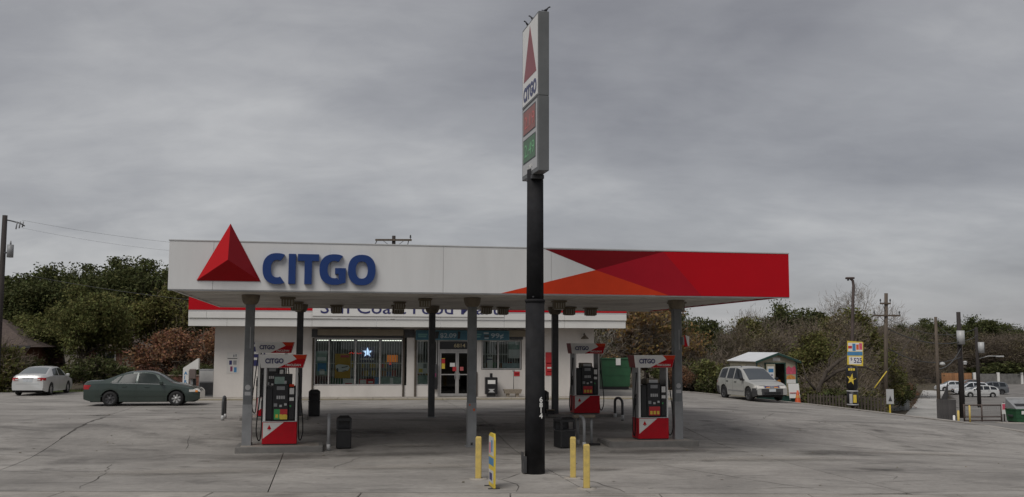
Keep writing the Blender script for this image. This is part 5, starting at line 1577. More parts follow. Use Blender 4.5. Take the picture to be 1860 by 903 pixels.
sedan_w = dict(L=4.54, W=1.76, wheel_r=.31, wf=1.30, wb=-1.30, green=.46, paint=M_silver, clear=.19,
    belt=[(-2.27, .80), (-2.1, .93), (-1.5, .985), (-.6, .97), (.4, .945), (1.1, .90), (1.6, .82), (2.0, .72), (2.27, .58)],
    roof=[(-2.27, .90), (-2.15, 1.06), (-1.75, 1.10), (-1.55, 1.15), (-1.0, 1.36), (-.6, 1.445), (-.1, 1.47), (.35, 1.45), (.7, 1.34), (1.15, 1.08), (1.32, .99), (1.7, .90), (2.05, .78), (2.2, .68), (2.27, .60)],
    side_glass=[(-.98, -.20, -.78, -.16), (-.12, .92, -.10, .55)], windscreen=(1.25, .55), rear_screen=(-1.66, -.78),
    seams=(-.16, .98, -1.02), handles=(-.68, .28), mirror=.85, trim=(-1.2, .95), side_lamps=[('tail_light', M_tail, -2.25, -2.02, .79, .92)], glass=mat('silver_car_glass', (.035, .045, .048), .06, var=0, spec=.8), screen_glass=mat('silver_car_screen', (.17, .19, .195), .06, var=0, spec=.9),
    fittings=[('headlight', M_lens, 1, -.80, -.48, .62, .78, .008), ('headlight', M_lens, 1, .48, .80, .62, .78, .008), ('grille', M_black, 1, -.36, .36, .60, .70, .006),
              ('tail_light', M_tail, -1, -.82, -.48, .78, .93, .02), ('tail_light', M_tail, -1, .48, .82, .78, .93, .02), ('reverse_lamp', M_lens, -1, -.62, -.46, .80, .87, .028), ('reverse_lamp', M_lens, -1, .46, .62, .80, .87, .028),
              ('licence_plate', M_plate, -1, -.22, .22, .72, .86, .012), ('trunk_trim', M_chrome, -1, -.28, .28, .88, .91, .014), ('bumper_line', M_dkgrey, -1, -.84, .84, .605, .615, .003)])
suv = dict(L=4.35, W=1.82, wheel_r=.345, wf=1.34, wb=-1.29, green=.58, paint=M_champ, clear=.24, taper=.18, tumble=.17,
    belt=[(-2.17, .95), (-2.0, 1.05), (-1.2, 1.06), (0, 1.04), (.8, 1.01), (1.2, .97), (1.8, .87), (2.17, .72)],
    roof=[(-2.17, 1.0), (-2.12, 1.22), (-1.98, 1.45), (-1.8, 1.60), (-1.4, 1.66), (-.6, 1.69), (-.1, 1.69), (.2, 1.63), (.6, 1.42), (1.02, 1.14), (1.22, 1.02), (1.6, .95), (1.95, .85), (2.1, .76), (2.17, .66)],
    side_glass=[(-.98, -.30, -.92, -.28), (-.20, .82, -.18, .36), (-1.85, -1.12, -1.72, -1.06)], windscreen=(1.16, .30), rear_screen=(-2.13, -1.90),
    seams=(-.25, .92, -1.04), handles=(-.85, .05), mirror=.86, trim=(-1.8, .95), trim_mat=M_black, mirror_mat=M_black, moulding=(-.9, .95), mould_mat=M_grey, handle_mat=M_dkgrey,
    hub=M_dkgrey, glass=mat('suv_glass', (.02, .024, .028), .08, var=0, spec=.5), screen_glass=mat('suv_screen', (.055, .065, .075), .06, var=0, spec=.9), bumper_mat=M_dkgrey, bumper_z=.66, cat='suv', side_lamps=[('headlight', M_lens, 1.9, 2.1, .68, .80)],
    fittings=[('headlight', M_lens, 1, -.80, -.46, .66, .80, .012), ('headlight', M_lens, 1, .46, .80, .66, .80, .012), ('grille', M_navy, 1, -.40, .40, .68, .78, .010), ('grille_badge', M_chrome, 1, -.1, .1, .70, .76, .020), ('grille_bar', M_posterora, 1, -.34, -.12, .69, .74, .018), ('grille_bar', M_posterora, 1, .12, .34, .69, .74, .018),
              ('front_bumper', M_dkgrey, 1, -.84, .84, .345, .64, .014), ('licence_plate', M_plate, 1, -.18, .18, .50, .63, .026), ('air_intake', M_black, 1, -.45, .45, .36, .48, .020),
              ('tail_light', M_tail, -1, -.84, -.62, .80, 1.05, .01), ('tail_light', M_tail, -1, .62, .84, .80, 1.05, .01), ('rear_bumper', M_dkgrey, -1, -.84, .84, .40, .66, .012)])
gz = lotz(-15.0, 41.5)
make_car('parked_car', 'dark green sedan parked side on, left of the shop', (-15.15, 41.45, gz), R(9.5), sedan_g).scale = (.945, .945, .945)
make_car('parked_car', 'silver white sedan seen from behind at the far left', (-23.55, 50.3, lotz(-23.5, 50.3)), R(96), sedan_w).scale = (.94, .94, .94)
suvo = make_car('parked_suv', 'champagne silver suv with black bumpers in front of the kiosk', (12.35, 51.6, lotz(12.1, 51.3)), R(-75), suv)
for s in (-1, 1):
    part('roof_rail', M_dkgrey, suvo, lambda b: b.tube([(-1.6, s * .58, 1.66), (-1.5, s * .58, 1.74), (.0, s * .58, 1.76), (.15, s * .58, 1.70)], .02, 6))
# cars in the lower lot far right
def variant(base, **kw):
    d = dict(base); d.update(kw); return d
hatch = variant(suv, L=4.2, W=1.76, paint=M_silver, cat='car', bumper_mat=None, detail=True, wheel_r=.31, clear=.2, hub=M_hub,
    belt=[(-2.1, .85), (-1.9, .98), (0, .95), (.9, .92), (1.6, .80), (2.1, .62)], roof=[(-2.1, .95), (-2.0, 1.15), (-1.7, 1.36), (-1.2, 1.47), (-.4, 1.52), (.1, 1.50), (.5, 1.38), (1.0, 1.10), (1.2, .99), (1.7, .86), (2.0, .72), (2.1, .64)])
far_f = [f for f in sedan_w['fittings'][:3]] + [('tail_light', M_tail, -1, -.8, -.55, .75, .95, .01), ('tail_light', M_tail, -1, .55, .8, .75, .95, .01)]
hatch['fittings'] = far_f
pk = lambda x, y: terr(x, y) - .19
make_car('parked_car', 'silver hatchback nearest in the sunken car park at far right', (59.0, 126.0, pk(59, 126)), R(170), hatch)
make_car('parked_suv', 'white suv behind the silver hatchback in the sunken car park', (60.3, 131.5, pk(60.3, 131.5)), R(172), variant(suv, paint=M_carwhite, bumper_mat=None))
make_car('parked_suv', 'dark grey suv sticking out right of the white one in the car park', (63.6, 133.0, pk(63.6, 133)), R(168), variant(suv, paint=M_cargrey, bumper_mat=None))
make_car('parked_car', 'white sedan in the back row of the sunken car park', (62.2, 141.0, pk(62, 141)), R(174), variant(sedan_w, paint=M_carwhite))
make_car('parked_car', 'brown sedan farthest back in the sunken car park', (67.5, 147.0, pk(67, 147)), R(176), variant(sedan_w, paint=M_carbronze))

# ================================================================== kiosk hut with open door
KX, KY = 13.35, 54.4
kz = terr(KX + 1, KY) - .1
kiosk = root('kiosk_hut', 'cream kiosk hut with white metal roof, green trim and open door', 'kiosk', (KX, KY, lotz(KX + .6, KY) + .02), R(14))
kw, kd, ke, kp = 2.42, 3.1, 2.02, 2.42
part('floor', M_trim, kiosk, lambda b: b.box(0, kw, 0, kd, -.35, .12))
fr = part('front_wall', M_shed, kiosk, lambda b: (b.box(0, .52, 0, .06, .121, ke), b.box(1.72, kw, 0, .06, .121, ke), b.prism([(0.0, ke + .001), (kw, ke + .001), (kw / 2, kp)], 0, .06), b.box(.52, 1.72, 0, .06, 1.90, ke)))
for i in range(8):
    part('siding_board', M_shed, kiosk, lambda b: b.box(-.025, .0, i * kd / 8 + .004, (i + 1) * kd / 8 - .004, .0, ke - .02, .004))
part('right_wall', M_shed, kiosk, lambda b: b.box(kw - .05, kw, .061, kd, .121, ke))
part('back_wall', M_shed, kiosk, lambda b: b.box(.0, kw - .051, kd - .05, kd, .121, ke))
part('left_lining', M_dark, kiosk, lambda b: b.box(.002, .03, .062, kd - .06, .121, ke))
for s in (0, 1):
    xa, xb_ = (-.16, kw / 2) if s == 0 else (kw + .16, kw / 2)
    za = ke - .05
    part('roof_sheet', M_metalroof, kiosk, lambda b: b.add([(xa, -.22, za), (xb_, -.22, kp + .02), (xb_, kd + .12, kp + .02), (xa, kd + .12, za), (xa, -.22, za + .04), (xb_, -.22, kp + .06), (xb_, kd + .12, kp + .06), (xa, kd + .12, za + .04)],
        [(3, 2, 1, 0), (4, 5, 6, 7), (0, 1, 5, 4), (1, 2, 6, 5), (2, 3, 7, 6), (3, 0, 4, 7)]))
    part('barge_board', M_trim, kiosk, lambda b: b.add([(xa, -.25, za - .09), (xb_, -.25, kp - .07), (xb_, -.25, kp + .05), (xa, -.25, za + .03), (xa, -.222, za - .09), (xb_, -.222, kp - .07), (xb_, -.222, kp + .05), (xa, -.222, za + .03)],
        [(0, 1, 2, 3), (7, 6, 5, 4), (0, 4, 5, 1), (1, 5, 6, 2), (2, 6, 7, 3), (3, 7, 4, 0)]))
part('corner_post', M_trim, kiosk, lambda b: b.box(-.03, .05, -.03, -.001, .0, ke))
part('corner_post', M_trim, kiosk, lambda b: b.box(kw - .05, kw + .03, -.03, -.001, .0, ke))
part('door_frame', M_trim, kiosk, lambda b: (b.box(.48, .52, -.04, -.002, .121, 1.93), b.box(1.68, 1.75, -.04, -.002, .121, 1.93), b.box(.521, 1.679, -.04, -.002, 1.86, 1.93)))
dr = part('door', M_shed, kiosk, lambda b: b.box(.54, 1.08, -.10, -.05, .14, 1.85, .01))
part('door_poster', M_cream, dr, lambda b: b.box(.60, 1.0, -.108, -.1005, .75, 1.72))
part('door_poster_print', M_posterblue, dr, lambda b: b.box(.66, .96, -.112, -.1085, 1.40, 1.60))
part('door_poster_print', M_navy, dr, lambda b: b.box(.66, .92, -.112, -.1085, 1.22, 1.28))
part('door_poster_print', M_pred, dr, lambda b: b.box(.66, .94, -.112, -.1085, .95, 1.06))
part('name_plate', M_cream, kiosk, lambda b: b.box(.98, 1.44, -.02, -.001, 2.02, 2.20, .008))
part('fruit_poster', M_purple, kiosk, lambda b: b.prism([(.10, .7), (.46, .6), (.48, 1.1), (.36, 1.5), (.26, 1.62), (.16, 1.2)], -.012, -.001))
part('fruit_poster', M_yellow, kiosk, lambda b: b.box(.06, .2, -.008, -.001, 1.45, 1.8))
part('menu_poster', M_pink, kiosk, lambda b: b.prism([(1.80, 1.30), (2.36, 1.30), (2.38, 1.60), (2.28, 1.76), (2.12, 1.62), (1.94, 1.74), (1.80, 1.62)], -.012, -.001))
part('menu_poster', M_posterora, kiosk, lambda b: b.prism([(1.78, 1.02), (2.34, 1.02), (2.30, 1.16), (2.06, 1.28), (1.84, 1.2)], -.016, -.013))
part('menu_poster', M_cream, kiosk, lambda b: b.box(1.80, 2.36, -.009, -.001, .80, 1.01))
part('side_lettering', M_trim, kiosk, lambda b: None or b.box(-.028, -.0255, .5, .54, 1.34, 1.5))
rgk = random.Random(5)
yy_ = .62
while yy_ < 2.6:
    w_ = rgk.uniform(.08, .16)
    part('side_lettering', M_trim, kiosk, lambda b: b.box(-.028, -.0255, yy_, yy_ + w_, 1.34, 1.34 + rgk.choice((.12, .16, .18))))
    yy_ += w_ + rgk.choice((.04, .05, .18))
barrel = root('barrel', 'orange brown barrel just inside the kiosk door', 'barrel', (KX + 1.46 * math.cos(R(14)) - .5 * math.sin(R(14)), KY + 1.46 * math.sin(R(14)) + .5 * math.cos(R(14)), kiosk.location.z + .12), 0)
part('staves', M_posterora, barrel, lambda b: b.lathe([(.001, 0), (.22, 0), (.26, .3), (.26, .55), (.22, .85), (.001, .85)], (0, 0, 0), 16))
part('hoop', M_dkgrey, barrel, lambda b: b.lathe([(.264, .5), (.266, .54)], (0, 0, 0), 16))
# menu board leaning on the hut, traffic cone
mbx, mby = KX + 2.12 * math.cos(R(14)) + .18 * math.sin(R(14)), KY + 2.12 * math.sin(R(14)) - .18 * math.cos(R(14))
mb2 = root('menu_board', 'white menu board leaning against the kiosk front', 'menu board', (mbx, mby, lotz(mbx, mby)), R(14))
part('board', M_cream, mb2, lambda b: b.add([(-.32, -.12, .1), (.32, -.12, .1), (.32, 0.02, .88), (-.32, .02, .88), (-.32, -.09, .1), (.32, -.09, .1), (.32, .05, .88), (-.32, .05, .88)],
    [(0, 1, 2, 3), (7, 6, 5, 4), (0, 4, 5, 1), (1, 5, 6, 2), (2, 6, 7, 3), (3, 7, 4, 0)]))
part('red_line', M_pred, mb2, lambda b: b.box(-.30, .30, -.103, -.09, .36, .40))
part('leg', M_grey, mb2, lambda b: (b.box(-.32, -.28, -.12, -.09, 0, .099)))
part('leg', M_grey, mb2, lambda b: (b.box(.28, .32, -.12, -.09, 0, .099)))
cn = root('traffic_cone', 'faded orange traffic cone beside the kiosk', 'traffic cone', (14.85, 51.9, lotz(14.85, 51.9) - .1), 0)
part('cone_body', M_cone, cn, lambda b: b.lathe([(.16, .03), (.045, .70), (.035, .71), (.001, .71)], (0, 0, 0), 18))
part('base', M_cone, cn, lambda b: b.box(-.2, .2, -.2, .2, 0, .035, .008))
part('band', M_posterora, cn, lambda b: b.lathe([(.117, .32), (.092, .46)], (0, 0, 0), 18))

# ================================================================== poles
def upole(name, label, x, y, z0, z1, r, mt, cat='utility pole', lean=(0, 0), group='wooden utility poles'):
    o = root(name, label, cat, (x, y, z0), 0, group)
    part('shaft', mt, o, lambda b: b.cyl((0, 0, -.3), (lean[0], lean[1], z1 - z0), r, r * .72, 14))
    return o
def crossarm(o, z, half, rz=0.0, mt=M_wood, pins=(-1, 1), x0=0, y0=-.14):
    c, s_ = math.cos(rz), math.sin(rz)
    def P(a, d, zz_): return (x0 + a * c - d * s_, y0 + a * s_ + d * c, zz_)
    a = part('crossarm', mt, o, lambda b: b.add([P(sx * half, sy * .05, z + sz * .06) for sx in (-1, 1) for sy in (-1, 1) for sz in (-1, 1)], [(0, 1, 3, 2), (4, 6, 7, 5), (0, 4, 5, 1), (2, 3, 7, 6), (0, 2, 6, 4), (1, 5, 7, 3)]))
    for t in pins:
        part('insulator', M_dkgrey, a, lambda b: b.lathe([(.02, .06), (.02, .14), (.055, .15), (.06, .2), (.04, .24), (.05, .28), (.02, .33)], P(t * half * .93, 0, z), 10))
    for sx in (-1, 1):
        part('brace', M_dkgrey, a, lambda b: b.cyl(P(sx * half * .55, 0, z - .06), P(0, .05, z - .55), .016, .016, 6))
    return a
lp = upole('utility_pole', 'dark utility pole with transformer at the left edge', -26.1, 50.6, terr(-25.6, 50.6) - .2, 9.55, .17, M_darkwood)
part('transformer', M_grey, lp, lambda b: (b.cyl((.42, -.1, 7.1), (.42, -.1, 7.75), .16, .16, 12), b.cyl((.42, -.1, 7.75), (.42, -.1, 7.95), .05, .03, 8)))
part('bracket', M_dkgrey, lp, lambda b: b.box(.12, .42, -.13, -.07, 7.3, 7.38))
part('standoff_arm', M_dkgrey, lp, lambda b: b.tube([(.05, 0, 9.05), (.4, -.05, 8.98), (.85, -.1, 8.86), (1.1, -.12, 8.72)], .035, 6))
for k in range(3):
    xx_ = .65 + k * .16
    part('cutout_fuse', M_grey, lp, lambda b: b.cyl((xx_, -.1, 8.55 + k * .05), (xx_ + .05, -.1, 8.95), .035, .03, 8))
bp_ = upole('utility_pole', 'utility pole top with single crossarm showing above the canopy', -7.5, 62.5, .3, 9.88, .16, M_darkwood)
crossarm(bp_, 9.30, 1.15, 0, M_wood, (1,))
part('drop_bracket', M_dkgrey, bp_, lambda b: b.cyl((-1.05, -.14, 9.24), (-1.22, -.14, 8.9), .03, .03, 6))
part('drop_bracket', M_dkgrey, bp_, lambda b: b.cyl((.95, -.14, 9.24), (.85, -.14, 8.75), .03, .03, 6))
rx, ry = 26.1, 70
rp = upole('utility_pole', 'grey utility pole with two crossarms right of the lamp post', rx, ry, terr(rx, ry) - .25, 6.75, .17, M_wood, lean=(.35, 0))
crossarm(rp, 7.9 - .3, .98, R(4), M_wood, (-1, 1), x0=.30)
crossarm(rp, 8.75 - .3, .38, R(4), M_wood, (-1, 1), x0=.22)
part('pole_pin', M_dkgrey, rp, lambda b: b.cyl((.36, 0, 8.5), (.42, 0, 9.0), .04, .03, 8))
for (x, y, zt_, r_, lab, mt, tf) in ((28.6, 67, 5.0, .13, 'slim brown utility pole at the mouth of the alley', M_wood, 0), (36.0, 80, 5.8, .22, 'thick dark utility pole carrying a transformer beside the alley fence', M_darkwood, 1),
                                (41.5, 92, 5.1, .16, 'middle utility pole in the row along the alley', M_wood, 0), (47.2, 101, 5.0, .2, 'dark utility pole with street lamp arm over the car park', M_darkwood, 2), (51.5, 114, 4.4, .15, 'most distant pole in the row along the alley', M_wood, 0)):
    q = upole('utility_pole', lab, x, y, terr(x, y) - .25, zt_, r_, mt)
    h_ = zt_ - (terr(x, y) - .25)
    if tf:
        part('transformer', M_ltgrey, q, lambda b: b.cyl((-.05 if tf == 1 else .25, -.35, h_ - 2.6), (-.05 if tf == 1 else .25, -.35, h_ - 1.5), .3, .3, 12))
    if tf == 2:
        part('lamp_arm', M_ltgrey, q, lambda b: b.tube([(0, 0, h_ - 3.2), (1.0, -.2, h_ - 2.9), (2.0, -.3, h_ - 2.9)], .04, 6))
        part('lamp_head', M_ltgrey, q, lambda b: b.box(1.7, 2.5, -.45, -.15, h_ - 3.0, h_ - 2.86, .03))
    if tf == 0:
        part('small_lamp', M_ltgrey, q, lambda b: b.lathe([(.001, .2), (.16, .14), (.2, 0), (.001, -.05)], (.25, -.2, h_ * .56), 10))
# lamp post with adverts
LX, LY = 16.8, 49.3
lz = lotz(LX, LY) - .05
lam = root('lamp_post', 'tall brown lamp post with cobra head at the lot edge', 'lamp post', (LX, LY, lz), 0)
M_lampcol = mat('lamp_brown', (.085, .062, .055), .6, var=.2)
part('shaft', M_lampcol, lam, lambda b: b.tube([(0, 0, -.2), (0.02, 0, 2.2), (.16, 0, 5.2), (.22, 0, 6.05), (.19, 0, 6.28), (.06, 0, 6.40)], .085, 10, .06))
part('lamp_head', M_lampcol, lam, lambda b: b.box(-.16, .26, -.12, .12, 6.36, 6.46, .03))
part('bracket', M_dkgrey, lam, lambda b: b.box(-.08, -.01, -.04, .04, 6.28, 6.36))
lb = root('advert_banner', 'yellow and white price banner on the lamp post reading 5.25', 'banner', (LX + .12, LY - .16, lz), R(-8))
part('sheet', M_yellow, lb, lambda b: b.add([(-.37, 0, 2.13), (.38, 0, 2.06), (.42, 0, 3.24), (-.34, 0, 3.30), (-.37, .015, 2.13), (.38, .015, 2.06), (.42, .015, 3.24), (-.34, .015, 3.30)],
    [(0, 1, 2, 3), (7, 6, 5, 4), (0, 4, 5, 1), (1, 5, 6, 2), (2, 6, 7, 3), (3, 7, 4, 0)]))
for x0, x1, z0, z1, m_ in ((-.30, .37, 2.78, 3.20, M_cream), (-.30, -.12, 2.92, 3.05, M_pred), (-.10, .05, 2.80, 3.16, M_posterblue), (.08, .2, 2.86, 3.12, M_cone), (.22, .36, 2.86, 3.18, M_pink), (-.35, .37, 2.58, 2.76, M_posterblue), (-.28, .30, 2.15, 2.52, M_cream)):
    part('print', m_, lb, lambda b: b.box(x0, x1, -.004 - .003 * (m_ not in (M_cream,)), -.0005 - .003 * (m_ not in (M_cream,)), z0, z1))
text('price_lettering', '525', .34, M_navy, lb, (-.06, -.006, 2.22), (90, 0, 0), bold=.006, extrude=.002, width=.38)
text('price_lettering', '$', .2, M_navy, lb, (-.22, -.006, 2.34), (90, 0, 0), extrude=.002)
cy2 = root('drink_wrap', 'black can shaped wrap with yellow star round the lamp post foot', 'advert wrap', (LX - .0, LY, lz), R(-19))
part('can', M_black, cy2, lambda b: b.lathe([(.001, .10), (.23, .10), (.27, .16), (.27, .78), (.20, .86), (.20, .90), (.27, .98), (.27, 1.98), (.22, 2.05), (.001, 2.05)], (0, 0, 0), 24))
for z_ in (.18, .84):
    part('can_rim', M_ltgrey, cy2, lambda b: b.lathe([(.272, z_ - .03), (.285, z_), (.272, z_ + .03)], (0, 0, 0), 24))
stp = [(-.02 + math.sin(k * math.pi / 5 + .2) * (.235 if k % 2 == 0 else .095), 1.42 + math.cos(k * math.pi / 5 + .2) * (.30 if k % 2 == 0 else .11)) for k in range(10)]
part('star_print', M_yellow, cy2, lambda b: b.add([(max(-.268, min(.268, x)), -math.sqrt(max(0.0004, .288 ** 2 - min(.268, abs(x)) ** 2)), z) for x, z in stp] + [(-.02, -.285, 1.42)], [(i, (i + 1) % 10, 10) for i in range(10)]))
for k in range(3):
    part('yellow_lettering', M_yellow, cy2, lambda b: b.box(-.16 + k * .11, -.07 + k * .11, -.285, -.262, 1.84, 1.95))
part('label_print', M_yellow, cy2, lambda b: b.box(.04, .19, -.275, -.20, .28, .66))
part('label_print', M_ltgrey, cy2, lambda b: b.box(-.14, .0, -.277, -.24, .24, .7))
# little sign on a yellow post below the pole
q = (19.65, 52.0)
ss = root('street_sign', 'small pale square sign on a short yellow post', 'sign', (q[0], q[1], -.46), 0)
part('post', M_yellow, ss, lambda b: b.cyl((0, 0, -.7), (0, 0, 1.0), .045, .045, 8))
part('plate', M_ltgrey, ss, lambda b: b.box(-.20, .19, -.08, -.06, .48, 1.24, .005))
part('plate_print', M_dkgrey, ss, lambda b: b.prism([(-.1, .62), (.1, .62), (.0, .92)], -.085, -.081))
gw = root('guy_guard', 'yellow plastic guard on a slanting guy wire by the utility pole', 'guy wire guard', (19.9, 55.6, -.8), 0)
part('sleeve', M_yellow, gw, lambda b: b.cyl((.35, .2, 1.48), (1.15, .4, 2.41), .03, .03, 8))
part('wire', M_dkgrey, gw, lambda b: b.cyl((-.92, -.12, 0), (3.0, .86, 4.55), .010, .010, 5))
# wires
def wire(name, label, p, q, sag, r=.012, mt=M_dkgrey):
    p = Vector(p); q = Vector(q)
    pts = [p.lerp(q, t / 16) - Vector((0, 0, sag * 4 * (t / 16) * (1 - t / 16))) for t in range(17)]
    o = part(name, mt, None, lambda b: b.tube(pts, r, 5))
    return tag(o, label, 'cable', 'overhead cables')
wire('overhead_cable', 'thin cable from the left pole top across the sky to the right', (-25.2, 50.6, 9.3), (-7.9, 62.3, 9.2), .7, .005)
wire('overhead_cable', 'second thin cable just under the top one from the left pole', (-25.2, 50.5, 8.9), (-8.4, 62.3, 8.9), .8, .004)
wire('overhead_cable', 'thick pale cable crossing the dark trees at left', (-25.5, 50.5, 6.6), (-9.0, 50.6, 4.75), .35, .011, M_dkgrey)
wire('overhead_cable', 'highest cable between the crossarm pole and the alley poles', (26.4, 70, 4.3), (36, 79.8, 3.4), .5, .035)
wire('overhead_cable', 'lower cable between the crossarm pole and the alley poles', (26.4, 70, 2.9), (36, 79.8, 2.2), .7, .035)
wire('overhead_cable', 'short cable from slim pole to thick pole at the alley', (28.6, 67, 1.5), (36, 79.8, 2.9), .4, .035)

for k, (za, zb, lab) in enumerate(((5.0, 4.9, 'cable leaving the crossarm pole for the right edge, upper'), (4.6, 4.2, 'cable from the slim alley pole on to the street lamp pole'))):
    wire('overhead_cable', lab, (26.4, 70, za), (47.2, 101, zb), .9, .02) if k == 0 else wire('overhead_cable', lab, (28.6, 67, za), (47.2, 101, zb), .8, .02)

# ================================================================== right hand side: alley, fences, sunken car park
def strip_sheet(name, mt, line, w, lift, parent=None):
    """a paved strip following the ground along a centre line"""
    b = MB().m(mt); b.smooth = True
    vs_ = []
    for i, (x, y) in enumerate(line):
        xa, ya = line[max(0, i - 1)]; xb_, yb_ = line[min(len(line) - 1, i + 1)]
        l = math.hypot(xb_ - xa, yb_ - ya)
        nx, ny = -(yb_ - ya) / l, (xb_ - xa) / l
        for k in range(5):
            t = (k / 4 - .5) * w
            vs_.append((x + nx * t, y + ny * t, terr(x + nx * t, y + ny * t) - .22 + lift))
    fs_ = [(i * 5 + k, i * 5 + k + 1, (i + 1) * 5 + k + 1, (i + 1) * 5 + k) for i in range(len(line) - 1) for k in range(4)]
    b.add(vs_, fs_)
    return tag(b.build(name, parent, fix=False), kind='structure')
def lerp_line(a, c, n):
    return [(a[0] + (c[0] - a[0]) * i / n, a[1] + (c[1] - a[1]) * i / n) for i in range(n + 1)]
strip_sheet('alley_path', M_alley, [(18.2, 44.5)] + lerp_line((19.6, 50), (60, 142), 40), 2.9, .09)
b = MB().m(M_parking); b.smooth = True
vs, fs = grid_mesh(axis_vals((14.5, 60, .9), (60, 130, 2.5)), axis_vals((30, 80, .9), (80, 176, 2.5)), lambda x, y: terr(x, y) - .22 + .08)
def in_park(x, y):
    e_ = float(np.interp(y, [30, 36.7, 43, 47], [20.8, 18.8, 16.9, 15.6])) + .3
    return y < 172 and ((y <= 47 and x > e_) or (y > 47 and x > 18.6 + (y - 47) * .44 + (.9 if y > 58 else 0)))
fs = [f for f in fs if all(in_park(vs[i][0], vs[i][1]) for i in f)]
b.add(vs, fs)
tag(b.build('sunken_car_park', fix=False), kind='structure')
# lot edge kerb along the right
ek = bpy.data.objects.new('lot_edge_kerb', None); C.objects.link(ek); tag(ek, kind='structure')
edge_pts = [(23.0, 21.5), (18.8, 36.7), (16.9, 43.0), (15.0, 49.05), (10.25, 57.6), (6.1, 60.7)]
for (ax, ay), (bx, by) in zip(edge_pts[:-1], edge_pts[1:]):
    n = max(1, int(math.hypot(bx - ax, by - ay) / 3))
    for i in range(n):
        x0, y0, x1, y1 = ax + (bx - ax) * i / n, ay + (by - ay) * i / n, ax + (bx - ax) * (i + .99) / n, ay + (by - ay) * (i + .99) / n
        l = math.hypot(x1 - x0, y1 - y0); nx, ny = (y1 - y0) / l, -(x1 - x0) / l
        if nx < 0: nx, ny = -nx, -ny
        z0, z1 = lotz(x0, y0), lotz(x1, y1)
        part('kerb_stone', M_gutter, ek, lambda b: b.add([(x0 + nx * d, y0 + ny * d, z0 + h_) for d in (.01, .32) for h_ in (-.5, .03)] + [(x1 + nx * d, y1 + ny * d, z1 + h_) for d in (.01, .32) for h_ in (-.5, .03)],
            [(0, 1, 3, 2), (4, 6, 7, 5), (0, 4, 5, 1), (2, 3, 7, 6), (1, 5, 7, 3), (0, 2, 6, 4)]))
# low picket fence behind the lamp post
pf = root('picket_fence', 'low weathered picket fence behind the lamp post', 'fence', (0, 0, 0), 0)
fa, fb = (15.6, 52.6), (18.7, 50.2)
src = None
n = 24
for i in range(n + 1):
    x, y = fa[0] + (fb[0] - fa[0]) * i / n, fa[1] + (fb[1] - fa[1]) * i / n
    z = -.10 - .05 * i / n
    rz = math.atan2(fb[1] - fa[1], fb[0] - fa[0])
    if src is None:
        src = part('picket', M_fencewood, pf, lambda b: b.prism([(-.045, -.6), (.045, -.6), (.045, .58), (0, .64), (-.045, .58)], -.01, .01), loc=(x, y, z)); src.rotation_euler = (0, 0, rz)
    else:
        share(src, pf, (x, y, z + random.uniform(-.03, .03)), rz)
for zr in (.18, .5):
    part('rail', M_fencewood, pf, lambda b: b.tube([(fa[0] + (fb[0] - fa[0]) * i / 6 + .02, fa[1] + (fb[1] - fa[1]) * i / 6 + .03, -.12 + zr) for i in range(7)], .025, 4))
# dark privacy fence between alley and car park
df_ = root('privacy_fence', 'dark weathered board fence running along the alley', 'fence', (0, 0, 0), 0)
fa, fb = (27.3, 64.0), (58.5, 134)
src = None
n = 230
for i in range(n + 1):
    t = (i / n) ** 1.25
    x, y = fa[0] + (fb[0] - fa[0]) * t, fa[1] + (fb[1] - fa[1]) * t
    rz = math.atan2(fb[1] - fa[1], fb[0] - fa[0])
    z = terr(x, y) - .22
    if src is None:
        src = part('board', M_darkfence, df_, lambda b: b.box(-.12, .16, -.012, .012, 0, 1.75), loc=(x, y, z)); src.rotation_euler = (0, 0, rz)
    else:
        o_ = share(src, df_, (x, y, z + random.uniform(-.03, .03)), rz)
        o_.scale = (1.0 + .9 * t, 1, 1)
# end panel of the fence facing the street
n = 7
for i in range(n):
    x, y = 27.25 + i * .17, 63.9 + i * .02
    share(src, df_, (x, y, terr(x, y) - .22 + random.uniform(-.02, .02)), R(6))
# steel gate to the car park
gt = root('pipe_gate', 'rusty brown pipe gate closing the sunken car park', 'gate', (33.7, 74.6, terr(35, 75) - .2), R(3))
M_rust = mat('rust_pipe', (.10, .075, .065), .7, var=.25, scale=6)
for zz_ in (.16, .42, 1.28):
    part('rail', M_rust, gt, lambda b: b.cyl((0, 0, zz_), (2.85, 0, zz_), .05, .05, 8))
for xx_ in (0.0, 1.35, 2.85):
    part('upright', M_rust, gt, lambda b: b.cyl((xx_, 0, .0), (xx_, 0, 1.35), .06, .06, 8))
mesh_b = MB().m(M_galv)
for k in range(20):
    mesh_b.cyl((.1 + k * .137, .01, .44), (.1 + k * .137, .01, 1.26), .006, .006, 4)
tag(mesh_b.build('chain_link', gt), kind='stuff')
gs = root('gate_sign', 'red and white notice on the gate post of the car park', 'sign', (36.75, 74.7, terr(36.7, 74.7) - .2), R(3))
part('plate', M_cream, gs, lambda b: b.box(-.2, .26, -.03, -.01, .62, 1.42))
part('red_print', M_pink, gs, lambda b: b.box(-.16, .22, -.036, -.031, .95, 1.36))
part('post', M_rust, gs, lambda b: b.cyl((0, .04, 0), (0, .04, 1.5), .05, .05, 8))
for (x, y, h_, mt, lab) in ((33.2, 72.6, 1.25, M_yel, 'yellow guard post left of the car park gate'), (28.0, 62.8, 1.05, M_yel, 'yellow guard post at the dark fence end'), (27.55, 62.4, .75, M_cream, 'stubby white guard post at the alley mouth')):
    o = root('guard_post', lab, 'guard post', (x, y, terr(x, y) - .22), 0)
    part('pipe', mt, o, lambda b: b.cyl((0, 0, -.1), (0, 0, h_), .07, .07, 10))
    part('cap', mt, o, lambda b: b.lathe([(.07, h_), (.05, h_ + .035), (.001, h_ + .05)], (0, 0, 0), 10))
